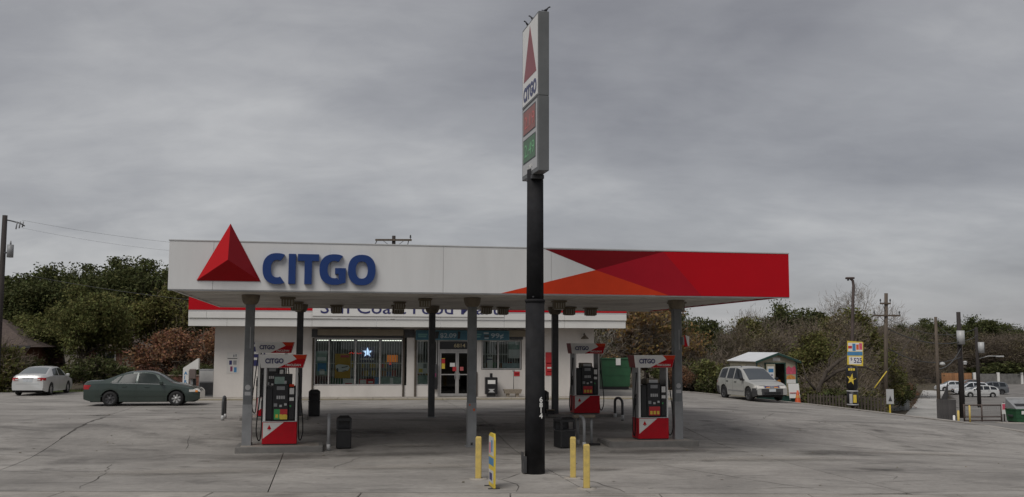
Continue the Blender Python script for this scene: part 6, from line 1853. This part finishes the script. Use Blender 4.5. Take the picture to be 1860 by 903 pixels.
# dumpster by the gate
dx, dy = 36.9, 71.5
d2 = dumpster(dx, dy, terr(dx, dy) - .2, R(2), 2.6, 1.05, 1.5, 'green dumpster with grey raised lid at the far right edge')
part('lid', M_grey, d2, lambda b: b.add([(-1.3, -.75, 1.09), (1.3, -.75, 1.09), (1.25, .7, 1.75), (-1.25, .7, 1.75), (-1.3, .75, 1.09), (1.3, .75, 1.09)], [(0, 1, 2, 3), (1, 5, 2), (0, 3, 4), (3, 2, 5, 4)]))
part('lid_slot', M_black, d2, lambda b: b.add([(-1.1, -.40, 1.27), (1.1, -.40, 1.27), (1.08, -.05, 1.43), (-1.08, -.05, 1.43)], [(0, 1, 2, 3)]))
part('lid_rim', M_ltgrey, d2, lambda b: b.box(-1.27, 1.27, .62, .78, 1.72, 1.82, .02))
part('yellow_plate', M_yellow, d2, lambda b: b.box(.6, .95, -.80, -.79, .72, .95))
part('white_plate', M_cream, d2, lambda b: b.box(-.95, -.6, -.80, -.79, .72, .95))
# planting kerb by the dumpster
ck = part('kerb_island', M_gutter, None, lambda b: b.tube([(36.0, 70.0, terr(36, 70) - .16), (34.9, 70.6, terr(34.9, 70.6) - .16), (34.6, 71.6, terr(34.6, 71.6) - .16), (35.3, 72.2, terr(35.3, 72.2) - .16)], .10, 6))
tag(ck, kind='structure')
# far fence with pale posts
ff = root('far_fence', 'grey wire fence with pale posts behind the parked cars', 'fence', (0, 0, 0), 0)
for i in range(9):
    x, y = 76 + i * 4.2, 164 + i * .6
    part('post', M_cream, ff, lambda b: b.box(x - .2, x + .2, y - .2, y + .2, terr(x, y) - .3, terr(x, y) + 1.75, .03))
for i in range(8):
    x, y = 76 + i * 4.2, 164 + i * .6
    part('panel', mat('wire_panel', (.17, .165, .155), .8, var=.2, scale=2), ff, lambda b: b.add([(x + .22, y, terr(x, y) - .2), (x + 4.0, y + .57, terr(x, y) - .2), (x + 4.0, y + .57, terr(x, y) + 1.55), (x + .22, y, terr(x, y) + 1.55), (x + .22, y + .04, terr(x, y) - .2), (x + 4.0, y + .61, terr(x, y) - .2), (x + 4.0, y + .61, terr(x, y) + 1.55), (x + .22, y + .04, terr(x, y) + 1.55)],
        [(0, 1, 2, 3), (7, 6, 5, 4), (0, 4, 5, 1), (1, 5, 6, 2), (2, 6, 7, 3), (3, 7, 4, 0)]))
wf_ = root('board_fence', 'short new cedar board fence left of the pale posts', 'fence', (70.2, 163.0, terr(72, 163) - .3), R(6))
src = None
for i in range(18):
    if src is None:
        src = part('board', M_orangewood, wf_, lambda b: b.box(0, .27, 0, .03, 0, 2.0), loc=(0, 0, 0))
    else:
        share(src, wf_, (i * .29, 0, random.uniform(-.04, .04)))
# white picket panels in the bushes beside the alley
wp = root('white_panel_fence', 'pale weathered board fence glimpsed among the alley bushes', 'fence', (35.6, 94.0, terr(36, 95) - .25), R(38))
src = None
M_paleboard = mat('pale_board', (.42, .43, .42), .8, var=.2, scale=3, objrand=.15)
for i in range(11):
    if src is None:
        src = part('board', M_paleboard, wp, lambda b: b.box(0, .26, 0, .03, 0, 1.9), loc=(0, 0, 0))
    else:
        share(src, wp, (i * .30, 0, random.uniform(-.06, .06)))
# a low grey roof glimpsed behind the kiosk
gr = root('back_shed', 'low grey shed roof glimpsed in the bushes left of the kiosk', 'shed', (13.2, 66.5, terr(13.2, 66.5)), R(15))
part('wall', M_grey, gr, lambda b: b.box(-1.4, 1.3, 0, 2.2, -.5, 2.3))
part('roof', M_ltgrey, gr, lambda b: b.prism([(-1.9, 2.28), (-.6, 2.62), (1.5, 2.32), (1.5, 2.40), (-.6, 2.74), (-1.9, 2.36)], -.3, 2.6))

# ================================================================== house behind the trees, left
hs = root('brick_house', 'brown brick house with low shingle roof hidden behind the left trees', 'house', (-41, 66, terr(-38, 66) - .2), R(6))
part('wall', M_brick, hs, lambda b: b.box(-3, 8.2, 0, 8, 0, 2.7))
part('roof', M_roof, hs, lambda b: b.add([(-3.8, -.8, 2.5), (9.0, -.8, 2.5), (9.0, 8.8, 2.5), (-3.8, 8.8, 2.5), (0, 4, 4.6), (5.0, 4, 4.6)], [(0, 1, 5, 4), (1, 2, 5), (2, 3, 4, 5), (3, 0, 4), (3, 2, 1, 0)]))
part('fascia_board', M_dkgrey, hs, lambda b: b.box(-3.8, 9.0, -.85, -.8, 2.42, 2.6))
hw_ = part('window', M_alum, hs, lambda b: b.box(3.4, 4.8, -.05, -.001, 1.0, 2.1))
part('pane', M_carglass, hw_, lambda b: b.box(3.48, 4.72, -.056, -.051, 1.08, 2.02))
part('porch_gable', M_brick, hs, lambda b: b.box(1.2, 3.0, -1.6, -.1, 0, 2.4))
part('porch_roof', M_roof, hs, lambda b: b.prism([(.8, 2.4), (3.4, 2.4), (2.1, 3.3)], -1.9, -.1))
h2 = root('small_house', 'low brown house with a white framed window between the left trees', 'house', (-30.6, 70.5, terr(-28, 70) - .2), R(4))
part('wall', M_brick, h2, lambda b: b.box(0, 8.6, 0, 6, 0, 2.55))
part('roof', M_roof, h2, lambda b: b.prism([(-.7, 2.4), (6.7, 2.4), (3.0, 3.9)], -.4, 9.2, axis='x'))
w2 = part('window', M_cream, h2, lambda b: b.box(1.2, 2.55, -.06, -.001, .95, 2.2))
for xx_ in (1.27, 1.92):
    part('pane', M_carglass, w2, lambda b: b.box(xx_, xx_ + .56, -.066, -.0605, 1.02, 1.55))
    part('pane', M_carglass, w2, lambda b: b.box(xx_, xx_ + .56, -.066, -.0605, 1.60, 2.13))
part('door', M_tan, h2, lambda b: b.box(3.0, 3.9, -.05, -.001, .1, 2.1))
bw = root('brick_wall', 'low reddish brick garden wall behind the green sedan', 'wall', (-20.5, 55.0, terr(-18, 55) - .2), R(10))
part('wall_body', M_brick, bw, lambda b: b.box(0, 6.2, 0, .22, 0, .95))
part('coping', mat('coping', (.26, .2, .17), .9, var=.2), bw, lambda b: b.box(-.04, 6.24, -.04, .26, .951, 1.02, .01))

# ================================================================== trees
def mesh_np(name, verts, faces, mat_idx, mats, smooth=False):
    me = bpy.data.meshes.new(name)
    nv, nf = len(verts), len(faces)
    me.vertices.add(nv)
    me.vertices.foreach_set('co', np.asarray(verts, np.float32).ravel())
    k = faces.shape[1]
    me.loops.add(nf * k)
    me.loops.foreach_set('vertex_index', faces.astype(np.int32).ravel())
    me.polygons.add(nf)
    me.polygons.foreach_set('loop_start', np.arange(0, nf * k, k, dtype=np.int32))
    me.polygons.foreach_set('loop_total', np.full(nf, k, np.int32))
    for m_ in mats:
        me.materials.append(m_)
    if mat_idx is not None:
        me.polygons.foreach_set('material_index', mat_idx.astype(np.int32))
    me.update(calc_edges=True)
    return me

def leaf_quads(rng, centres, size, aspect=1.0, up=0.35):
    n = len(centres)
    a = rng.normal(size=(n, 3)); a[:, 2] *= (1 - up); a /= np.linalg.norm(a, axis=1)[:, None]
    h = rng.normal(size=(n, 3))
    b_ = np.cross(a, h); b_ /= np.linalg.norm(b_, axis=1)[:, None]
    s = size * rng.uniform(.55, 1.35, n)[:, None]
    # a bent leaf cluster: rhombus
    v = np.stack([centres - a * s, centres - b_ * s * .55 * aspect, centres + a * s, centres + b_ * s * .55 * aspect], 1).reshape(-1, 3)
    f = np.arange(4 * n).reshape(n, 4)
    return v, f

def tubes_np(segs, n=6):
    """segs: array of (p0, p1, r0, r1)"""
    p0 = np.array([s[0] for s in segs]); p1 = np.array([s[1] for s in segs])
    r0 = np.array([s[2] for s in segs]); r1 = np.array([s[3] for s in segs])
    d = p1 - p0; d /= (np.linalg.norm(d, axis=1)[:, None] + 1e-9)
    ref = np.where(np.abs(d[:, 2:3]) > .9, np.array([[1., 0, 0]]), np.array([[0, 0, 1.]]))
    a = np.cross(d, ref); a /= np.linalg.norm(a, axis=1)[:, None]
    b_ = np.cross(d, a)
    V = []
    for k in range(n):
        t = 2 * math.pi * k / n
        V.append(p0 + (a * math.cos(t) + b_ * math.sin(t)) * r0[:, None])
    for k in range(n):
        t = 2 * math.pi * k / n
        V.append(p1 + (a * math.cos(t) + b_ * math.sin(t)) * r1[:, None])
    V = np.stack(V, 1)
    m_ = len(segs)
    base = (np.arange(m_) * 2 * n)[:, None]
    F = np.concatenate([base + np.array([[k, (k + 1) % n, n + (k + 1) % n, n + k]]) for k in range(n)], 0)
    return V.reshape(-1, 3), F

def grow(rng, H, R_, base, trunk_r, levels=4, nb=(7, 4, 4, 4), spread=.9, up=.35, forks=1):
    """recursive limbs inside an ellipsoid; returns segments and tip points"""
    segs, tips = [], []
    c = np.array([0, 0, base + (H - base) * .5]); ax = np.array([R_, R_, (H - base) * .5])
    def limb(p, d, L, r, lv):
        n = 3
        for i in range(n):
            d2 = d + rng.normal(0, .22, 3) + np.array([0, 0, .06 * up])
            d2 /= np.linalg.norm(d2)
            q = p + d2 * L / n
            if lv > 1 and np.sum(((q - c) / ax) ** 2) > 1.12:
                break
            r2 = r * .80
            segs.append((p, q, r, r2))
            if lv < levels and i >= 0:
                for _ in range(max(1, nb[lv] // n)):
                    e_ = d2 + rng.normal(0, spread, 3) * np.array([1, 1, .7]) + np.array([0, 0, up * .5])
                    e_ /= np.linalg.norm(e_)
                    limb(q, e_, L * rng.uniform(.5, .8), r2 * .62, lv + 1)
            p, d, r = q, d2, r2
        tips.append(p)
    for fk in range(forks):
        p = np.array([rng.normal(0, .12) * (forks > 1), rng.normal(0, .12) * (forks > 1), -.3]); d = np.array([rng.normal(0, .08 + .2 * (forks > 1)), rng.normal(0, .08 + .2 * (forks > 1)), 1.0]); d /= np.linalg.norm(d)
        nseg = 4
        for i in range(nseg):
            q = p + d * (base + .3 + (H - base) * .25) / nseg
            segs.append((p, q, trunk_r * (1 - .12 * i), trunk_r * (1 - .12 * (i + 1))))
            p = q; d = d + rng.normal(0, .08, 3); d /= np.linalg.norm(d)
            if i >= nseg - 2:
                for k in range(nb[0] // 2):
                    az_ = rng.uniform(0, 2 * math.pi)
                    e_ = np.array([math.cos(az_), math.sin(az_), rng.uniform(.2, .9)]); e_ /= np.linalg.norm(e_)
                    limb(p, e_, R_ * rng.uniform(.65, .95), trunk_r * .5, 1)
        limb(p, d, (H - base) * .55, trunk_r * .55, 1)
    return segs, np.array(tips)

def make_tree_meshes(seed, H, R_, base, trunk_r, leafm, n_leaf, size, bark=M_bark, hollow=.35, clump=.45, n_clump=140, twigs=0, levels=3, spread=.8, up=.35, forks=1, lobes=9, zpow=1.0, low_skirt=False):
    rng = np.random.default_rng(seed)
    segs, tips = grow(rng, H, R_, base, trunk_r, levels=levels, spread=spread, up=up, forks=forks)
    V, F = tubes_np([s for s in segs if s[2] > .008], 5)
    trunk = mesh_np('trunk', V, F, None, [bark])
    crown = None
    vs_, fs_, mi = [], [], []
    off = 0
    mats = []
    if n_leaf:
        # uneven lobed envelope: a handful of ellipsoid lobes, clumps near their skins
        c = np.array([0, 0, base + (H - base) * .52])
        lob = []
        for i in range(lobes):
            dirv = rng.normal(size=3); dirv[2] = abs(dirv[2]) * .9 - .25; dirv /= np.linalg.norm(dirv)
            k = rng.uniform(.35, .72)
            ctr = c + dirv * np.array([R_, R_, (H - base) * .5]) * k
            rad = np.array([R_, R_, (H - base) * .5 * zpow]) * rng.uniform(.30, .52)
            lob.append((ctr, rad))
        lob.append((c, np.array([R_, R_, (H - base) * .5]) * .55))
        cl = []
        while len(cl) < n_clump:
            ctr, rad = lob[rng.integers(len(lob))]
            q = rng.normal(size=3); q /= np.linalg.norm(q)
            q = ctr + q * rad * rng.uniform(hollow, 1.0) ** .4
            if q[2] > (0.25 if low_skirt else base * .75):
                cl.append(q)
        cl = np.array(cl)
        if len(tips):
            sel = tips[(tips[:, 2] > base * .8)]
            if len(sel):
                cl[: n_clump // 3] = sel[rng.integers(len(sel), size=n_clump // 3)]
        w = rng.uniform(.3, 1.7, n_clump); w /= w.sum()
        idx = rng.choice(n_clump, size=n_leaf, p=w)
        sc_ = clump * rng.uniform(.55, 1.4, n_clump)
        pos = cl[idx] + np.clip(rng.normal(size=(n_leaf, 3)), -1.7, 1.7) * sc_[idx][:, None] * np.array([1, 1, .7])
        pos[:, 2] = np.maximum(pos[:, 2], .05)
        v, f = leaf_quads(rng, pos, size)
        vs_.append(v); fs_.append(f + off); mi.append(np.zeros(len(f))); off += len(v); mats.append(leafm)
    if twigs:
        # bundles of fine twigs fanning from the branch tips
        src_p = tips if len(tips) else np.zeros((1, 3))
        ti = src_p[rng.integers(len(src_p), size=twigs)] + rng.normal(0, .42, (twigs, 3))
        c0 = np.array([0, 0, base + (H - base) * .35])
        d = (ti - c0); d /= np.linalg.norm(d, axis=1)[:, None]
        d = d + rng.normal(0, .55, (twigs, 3)) + np.array([0, 0, .3]); d /= np.linalg.norm(d, axis=1)[:, None]
        L = rng.uniform(.15, .55, twigs)[:, None]
        side = np.cross(d, rng.normal(size=(twigs, 3))); side /= np.linalg.norm(side, axis=1)[:, None]
        w_ = rng.uniform(.007, .016, twigs)[:, None]
        bend = rng.normal(0, .10, (twigs, 3))
        v = np.stack([ti - side * w_, ti + side * w_, ti + d * L + bend + side * w_ * .4, ti + d * L + bend - side * w_ * .4], 1).reshape(-1, 3)
        f = np.arange(4 * twigs).reshape(-1, 4)
        mats.append(M_twig if bark is not M_palebark else M_palebark)
        vs_.append(v); fs_.append(f + off); mi.append(np.full(len(f), len(mats) - 1)); off += len(v)
    if vs_:
        crown = mesh_np('crown', np.concatenate(vs_), np.concatenate(fs_), np.concatenate(mi), mats)
    return trunk, crown

TREES = {
    'oak_a': make_tree_meshes(1, 9.5, 4.6, 2.2, .32, M_leafdark, 42000, .125, clump=.55, n_clump=260, lobes=12),
    'oak_b': make_tree_meshes(2, 9.0, 4.9, 1.9, .30, M_leafdark, 42000, .125, clump=.50, n_clump=280, lobes=14),
    'mid_a': make_tree_meshes(3, 5.7, 2.9, .7, .16, M_leafmid, 30000, .10, clump=.38, n_clump=170, lobes=10, low_skirt=True),
    'olive_a': make_tree_meshes(4, 6.8, 3.0, 1.0, .18, M_leafolive, 24000, .105, clump=.42, n_clump=150, lobes=10, twigs=2500),
    'rust_a': make_tree_meshes(5, 3.9, 2.3, .25, .10, M_leafrust, 10000, .10, clump=.30, n_clump=130, lobes=9, twigs=1800, low_skirt=True, forks=3),
    'brown_a': make_tree_meshes(6, 7.6, 3.3, 1.0, .17, M_leafbrown, 13000, .085, clump=.5, n_clump=200, lobes=12, twigs=24000, levels=4, up=.55, forks=2),
    'brown_b': make_tree_meshes(7, 6.8, 3.5, .6, .15, M_leafbrown, 12000, .085, clump=.5, n_clump=190, lobes=13, twigs=24000, levels=4, up=.45, forks=3),
    'bare_a': make_tree_meshes(8, 8.5, 3.6, 1.8, .20, None, 0, .1, twigs=9000, levels=4, up=.5),
    'gold_a': make_tree_meshes(9, 5.6, 2.2, .5, .13, M_leafgold, 6500, .11, clump=.40, n_clump=120, lobes=9, twigs=6000, low_skirt=True, forks=3),
    'bush_a': make_tree_meshes(10, 2.6, 1.7, .05, .05, M_leafmid, 7500, .11, clump=.3, n_clump=100, lobes=8, twigs=800, low_skirt=True, forks=4),
    'bush_b': make_tree_meshes(11, 2.3, 1.8, .05, .05, M_leafolive, 6500, .11, clump=.32, n_clump=100, lobes=8, twigs=2500, low_skirt=True, forks=4),
    'bushdk_a': make_tree_meshes(12, 2.6, 1.8, .05, .05, M_leafdark, 7500, .11, clump=.3, n_clump=100, lobes=8, twigs=600, low_skirt=True, forks=4),
    'pale_a': make_tree_meshes(13, 4.2, 1.9, .9, .085, None, 0, .1, bark=M_palebark, twigs=1200, levels=3, up=.3, spread=1.0),
}
rt = random.Random(11)
def tree(kind, x, y, h, label, wide=1.0, name='tree', group=None, z=None, rz=None):
    tr, cr_ = TREES[kind]
    H0 = {'oak_a': 9.5, 'oak_b': 9.0, 'mid_a': 5.7, 'olive_a': 6.8, 'rust_a': 3.9, 'brown_a': 7.6, 'brown_b': 6.8, 'bare_a': 8.5, 'gold_a': 5.6, 'bush_a': 2.6, 'bush_b': 2.3, 'bushdk_a': 2.6, 'pale_a': 4.2}[kind]
    k = h / H0
    o = root(name, label, 'shrub' if 'bush' in kind or name == 'shrub' else 'tree', (x, y, (terr(x, y) - .22) if z is None else z), rt.uniform(0, 6.28) if rz is None else rz, group)
    o.scale = (k * wide, k * wide, k)
    t = bpy.data.objects.new('trunk', tr); C.objects.link(t); t.parent = o
    if cr_ is not None:
        c = bpy.data.objects.new('crown', cr_); C.objects.link(c); c.parent = o
    return o
GL = 'trees behind the left of the lot'
ORD = ['leftmost', 'second from the left edge', 'third from the left edge', 'fourth from the left edge']
for i, (k, x, y, h, w) in enumerate((('oak_a', -44.5, 78, 8.8, 1.0), ('oak_b', -37.2, 76, 8.5, 1.0), ('oak_a', -30.6, 79, 9.2, 1.0), ('oak_b', -24.6, 80, 9.5, .95))):
    tree(k, x, y, h, 'tall dark evergreen oak in the left tree line, ' + ORD[i], w, 'oak_tree', GL)
tree('oak_b', -19.0, 84, 9.2, 'dark oak peeping out just left of the canopy', 1.0, 'oak_tree', GL)
tree('oak_a', -40.5, 90, 9.4, 'dark oak in the back row above the far left roof', 1.0, 'oak_tree', GL)
tree('oak_a', -32.5, 92, 9.8, 'dark oak in the back row behind the round green tree', 1.0, 'oak_tree', GL)
tree('oak_a', -52, 84, 9.8, 'dark oak cut by the left frame edge', 1.0, 'oak_tree', GL)
tree('oak_b', -27.2, 91, 9.8, 'dark oak at the back, highest crown near the canopy', 1.0, 'oak_tree', GL)
tree('mid_a', -26.0, 61.0, 6.0, 'round mid green tree between the two sedans', .80, 'broadleaf_tree')
tree('mid_a', -33.4, 72.0, 5.0, 'dull green tree filling the gap behind the silver sedan', 1.2, 'broadleaf_tree')
tree('olive_a', -23.2, 67.0, 6.9, 'yellow olive tree left of the canopy corner', .95, 'broadleaf_tree')
tree('olive_a', -20.0, 71.5, 6.2, 'thin olive tree right under the canopy corner', .9, 'broadleaf_tree')
tree('rust_a', -20.9, 61.0, 3.5, 'rusty red autumn shrub behind the green sedan', 1.05, 'shrub')
tree('rust_a', -17.4, 60.5, 3.7, 'orange brown autumn shrub beside the shop corner', 1.0, 'shrub')
tree('rust_a', -17.9, 66.0, 4.3, 'brown autumn shrub behind the air machine', 1.0, 'shrub')
tree('bushdk_a', -31.6, 62.0, 2.2, 'dark bush at the nose of the silver sedan', 1.1, 'shrub')
tree('bush_b', -28.0, 53.5, 2.6, 'tan bush at the foot of the left utility pole', .8, 'shrub')
tree('bushdk_a', -24.2, 58.6, 1.9, 'low dark bush under the round green tree', 1.2, 'shrub')
tree('bushdk_a', -17.8, 56.8, 1.6, 'low dark bush behind the nose of the green sedan', 1.2, 'shrub')
tree('bushdk_a', -36.0, 58.0, 2.0, 'dark bush left of the silver sedan', 1.3, 'shrub')
# behind the right end of the shop
tree('gold_a', 8.9, 65.0, 6.4, 'golden brown tree just right of the shop', 1.0, 'broadleaf_tree')
tree('olive_a', 6.1, 68.5, 6.2, 'olive tree behind the green dumpster', .95, 'broadleaf_tree')
tree('gold_a', 11.2, 63.8, 4.6, 'orange gold tree behind the right front column', .8, 'broadleaf_tree')
tree('pale_a', 5.1, 60.6, 3.9, 'pale bare branching tree beside the green dumpster', .95, 'bare_tree')
tree('brown_b', 4.6, 71.5, 5.6, 'brown leafless thicket behind the pale branches', .9, 'bare_tree')
tree('oak_b', 14.4, 79.0, 7.6, 'dark evergreen right of the right front column', .72, 'evergreen_tree')
tree('oak_a', 10.9, 81.0, 7.0, 'dark evergreen behind the golden tree', .7, 'evergreen_tree')
tree('bush_a', 11.6, 61.6, 2.4, 'green bush between the column and the suv', 1.0, 'shrub')
tree('bushdk_a', 10.3, 62.4, 2.0, 'dark bush at the rear lot edge beside the column', 1.0, 'shrub')
tree('rust_a', 10.1, 60.3, 1.7, 'small rusty bush low at the rear lot edge', .9, 'shrub')
tree('bush_b', 13.2, 63.5, 2.9, 'olive bush behind the suv roof', 1.1, 'shrub')
tree('bushdk_a', 12.6, 60.2, 1.7, 'dark low bush behind the suv tail', 1.0, 'shrub')
tree('bush_b', 15.4, 61.8, 2.6, 'olive bush behind the kiosk', 1.1, 'shrub')
GR = 'bare and olive trees behind the kiosk and lamp post'
BR = [('brown_a', 17.6, 72, 6.7, 1.0, 'brown leafless tree directly above the kiosk roof'), ('olive_a', 21.2, 70, 6.3, 1.05, 'olive brown tree right of the kiosk roof'), ('brown_a', 24.0, 76, 8.0, 1.0, 'brown leafless tree halfway between kiosk and lamp post'),
      ('olive_a', 26.8, 82, 8.6, 1.05, 'olive brown tree behind the lamp post top'), ('brown_a', 29.8, 88, 8.0, 1.0, 'brown leafless tree right behind the two crossarm pole'), ('olive_a', 20.6, 84, 8.0, 1.0, 'olive tree rising behind the dark evergreen and kiosk'),
      ('brown_b', 21.6, 66.5, 4.2, 1.0, 'low brown thicket left of the lamp post'), ('brown_a', 32.5, 97, 7.0, 1.0, 'brown leafless tree right of the crossarm pole'), ('brown_b', 24.3, 74, 5.2, 1.0, 'low brown thicket right of the lamp post')]
for (k, x, y, h, w, lab) in BR:
    tree(k, x, y, h, lab, w, 'bare_tree', GR)
tree('oak_b', 26.2, 93, 9.8, 'dark green crown topping the brown trees above the kiosk', .75, 'evergreen_tree')
tree('bare_a', 32.0, 92, 10.6, 'spindly bare tree against the sky near the lamp head', .95, 'bare_tree')
tree('bare_a', 21.6, 89, 8.4, 'spindly bare tree against the sky right of the canopy end', .9, 'bare_tree')
tree('bare_a', 36.2, 104, 8.0, 'spindly bare tree against the sky right of the crossarm pole', 1.0, 'bare_tree')
tree('bush_b', 18.9, 59.6, 2.2, 'olive bush behind the picket fence', 1.2, 'shrub')
tree('bushdk_a', 18.8, 57.4, 2.0, 'dark bush right of the kiosk', 1.1, 'shrub')
tree('bush_a', 22.0, 66.0, 3.0, 'green bush behind the pale square sign', 1.1, 'shrub')
tree('bush_b', 20.9, 62.5, 2.3, 'brown green bush left of the pale square sign', 1.1, 'shrub')
tree('olive_a', 30.2, 85, 6.6, 'olive green tree on the left bank of the alley', 1.0, 'broadleaf_tree')
tree('olive_a', 34.2, 95, 7.4, 'olive green tree farther up the alley', 1.0, 'broadleaf_tree')
tree('mid_a', 33.6, 91.0, 4.2, 'leafy green shrub tree low beside the alley', 1.0, 'broadleaf_tree')
tree('rust_a', 38.2, 98.0, 2.6, 'small orange shrub beside the alley', .9, 'shrub')
tree('bushdk_a', 36.4, 96.0, 2.6, 'dark bush beside the alley next to the orange shrub', 1.0, 'shrub')
tree('brown_a', 41.5, 112, 7.2, 'brown tree closing the view up the alley', 1.1, 'bare_tree')
tree('brown_b', 48, 124, 7.6, 'brown tree behind the far alley poles', 1.1, 'bare_tree')
# far hillside behind the car park
GF = 'trees on the far slope behind the car park'
far = [('oak_a', 75, 178, 10.3, 1.2), ('oak_b', 83, 182, 10.8, 1.2), ('oak_a', 91, 186, 9.8, 1.3), ('oak_b', 100, 180, 8.4, 1.4), ('brown_b', 70, 172, 8.8, 1.5), ('brown_a', 80, 174, 8.2, 1.7), ('brown_b', 89, 175, 7.8, 1.8), ('brown_a', 97, 176, 7.2, 1.8), ('brown_b', 104, 177, 7.2, 1.9), ('bushdk_a', 84, 170, 3.6, 2.0), ('bushdk_a', 92, 171.5, 3.4, 2.0), ('bushdk_a', 99, 172.5, 3.4, 2.0), ('oak_b', 64, 168, 9.8, 1.1), ('oak_a', 58, 160, 9.0, 1.0)]
FL = ['tall dark oak on the far slope left of the street lamp', 'highest dark oak on the far slope above the car park', 'dark oak on the far slope right of the highest one', 'lower dark oak at the right end of the far slope', 'brown tree at the left foot of the far slope', 'brown tree above the cedar fence', 'brown tree above the first pale fence posts', 'brown tree above the last pale fence posts', 'brown tree on the slope at the right frame edge',
      'dark bush over the left part of the pale post fence', 'dark bush over the middle of the pale post fence', 'dark bush over the right part of the pale post fence', 'dark oak behind the distant alley poles', 'dark oak left of the distant alley poles']
for (k, x, y, h, w), lab in zip(far, FL):
    tree(k, x, y, h, lab, w, 'hillside_tree', GF)
# a gnarled dark branch reaching over beside the kiosk
gb = root('gnarled_tree', 'gnarled dark leaning trunk with arching bare branches right of the kiosk', 'tree', (17.7, 58.6, terr(17.7, 58.6) - .25), 0)
part('trunk', M_bark, gb, lambda b: b.tube([(-.3, 0, 0), (-.1, 0, 1.0), (.3, 0, 1.9), (.8, 0, 2.9), (1.5, 0, 3.5), (2.2, 0, 3.9)], .2, 8, .07))
part('branch', M_bark, gb, lambda b: b.tube([(.5, 0, 2.3), (1.4, .1, 2.9), (2.3, .1, 3.15), (3.1, .1, 3.2), (3.7, .1, 2.9), (4.2, .1, 2.3)], .13, 7, .03))
part('branch', M_bark, gb, lambda b: b.tube([(.9, 0, 2.9), (1.0, .1, 3.6), (1.6, .1, 4.3), (1.8, .1, 4.9)], .07, 6, .015))
part('branch', M_bark, gb, lambda b: b.tube([(.2, 0, 1.7), (-.4, .1, 2.5), (-.6, .1, 3.4)], .08, 6, .02))
tw = MB().m(M_twig)
for k in range(140):
    t = rt.random()
    p = Vector((.3 + 3.6 * t, rt.uniform(-.3, .3), 2.6 + 1.0 * math.sin(t * 2.6) + rt.uniform(-.3, .3)))
    tw.cyl(p, p + Vector((rt.uniform(-.5, .5), rt.uniform(-.2, .2), rt.uniform(-.2, .7))), .012, .004, 3, caps=False)
tag(tw.build('twigs', gb), kind='stuff')

# ================================================================== grass along the left rear edge, scrub at the right edge
def grass_patch(name, label_cat, x_rng, y_fn, n, seed, size, zf, mt):
    rng = np.random.default_rng(seed)
    xs_ = rng.uniform(x_rng[0], x_rng[1], n)
    ys_ = np.array([rng.uniform(*y_fn(x)) for x in xs_])
    z = np.array([zf(x, y) for x, y in zip(xs_, ys_)])
    p = np.stack([xs_, ys_, z], 1)
    az_ = rng.uniform(0, 6.28, n)
    s = np.stack([np.cos(az_), np.sin(az_), np.zeros(n)], 1) * (.02 * rng.uniform(.6, 1.5, n))[:, None]
    up = np.stack([rng.normal(0, .05, n), rng.normal(0, .05, n), size * rng.uniform(.5, 1.4, n)], 1)
    v = np.stack([p - s, p + s, p + up], 1).reshape(-1, 3)
    me = mesh_np(name, v, np.arange(3 * n).reshape(n, 3), None, [mt])
    o = bpy.data.objects.new(name, me); C.objects.link(o)
    return tag(o, *label_cat, kind='stuff')
def yb(x):
    return 46.5 + (x + 45) * (60.5 - 46.5) / 51.0
grass_patch('grass', ('strip of yellow green grass behind the parked sedans', 'grass'), (-45, -16), lambda x: (yb(x) + .15, yb(x) + 6.5), 26000, 5, .13, lambda x, y: terr(x, y) - .22, M_grass)
def xe(y):
    return float(np.interp(y, [21, 36.7, 43, 49, 57.5, 61], [23.2, 18.8, 16.9, 15, 10.3, 6.2]))
rng = np.random.default_rng(9)
def scrub_y(x):
    # y where the lot edge passes at this x, and a bit beyond
    yy_ = float(np.interp(x, [6.2, 10.3, 15, 16.9, 18.8], [61, 57.7, 49.2, 43.2, 36.9]))
    return (yy_ + .6, yy_ + 7.0)
grass_patch('dry_scrub', ('dry brown scrub beyond the right rear lot edge', 'scrub'), (6.2, 18.0), scrub_y, 16000, 8, .22, lambda x, y: terr(x, y) - .22, mat('dry_grass', (.17, .135, .08), .9, var=.2, island=.4))
# a few fallen leaves and scraps of litter on the slabs
lit = MB().m(M_leafbrown)
for k in range(130):
    x, y = rt.uniform(-20, 18), rt.uniform(21, 46)
    if inside((x, y), LOT):
        z = lotz(x, y) + .006
        a = rt.uniform(0, 6.28); s = rt.uniform(.02, .05)
        lit.add([(x + s * math.cos(a + t), y + s * math.sin(a + t), z + (.012 if t > 2 else 0)) for t in (0, 1.4, 3.1, 4.6)], [(0, 1, 2, 3)])
tag(lit.build('fallen_leaves', fix=False), 'scattered dry leaves lying on the concrete forecourt', 'leaves', kind='stuff')
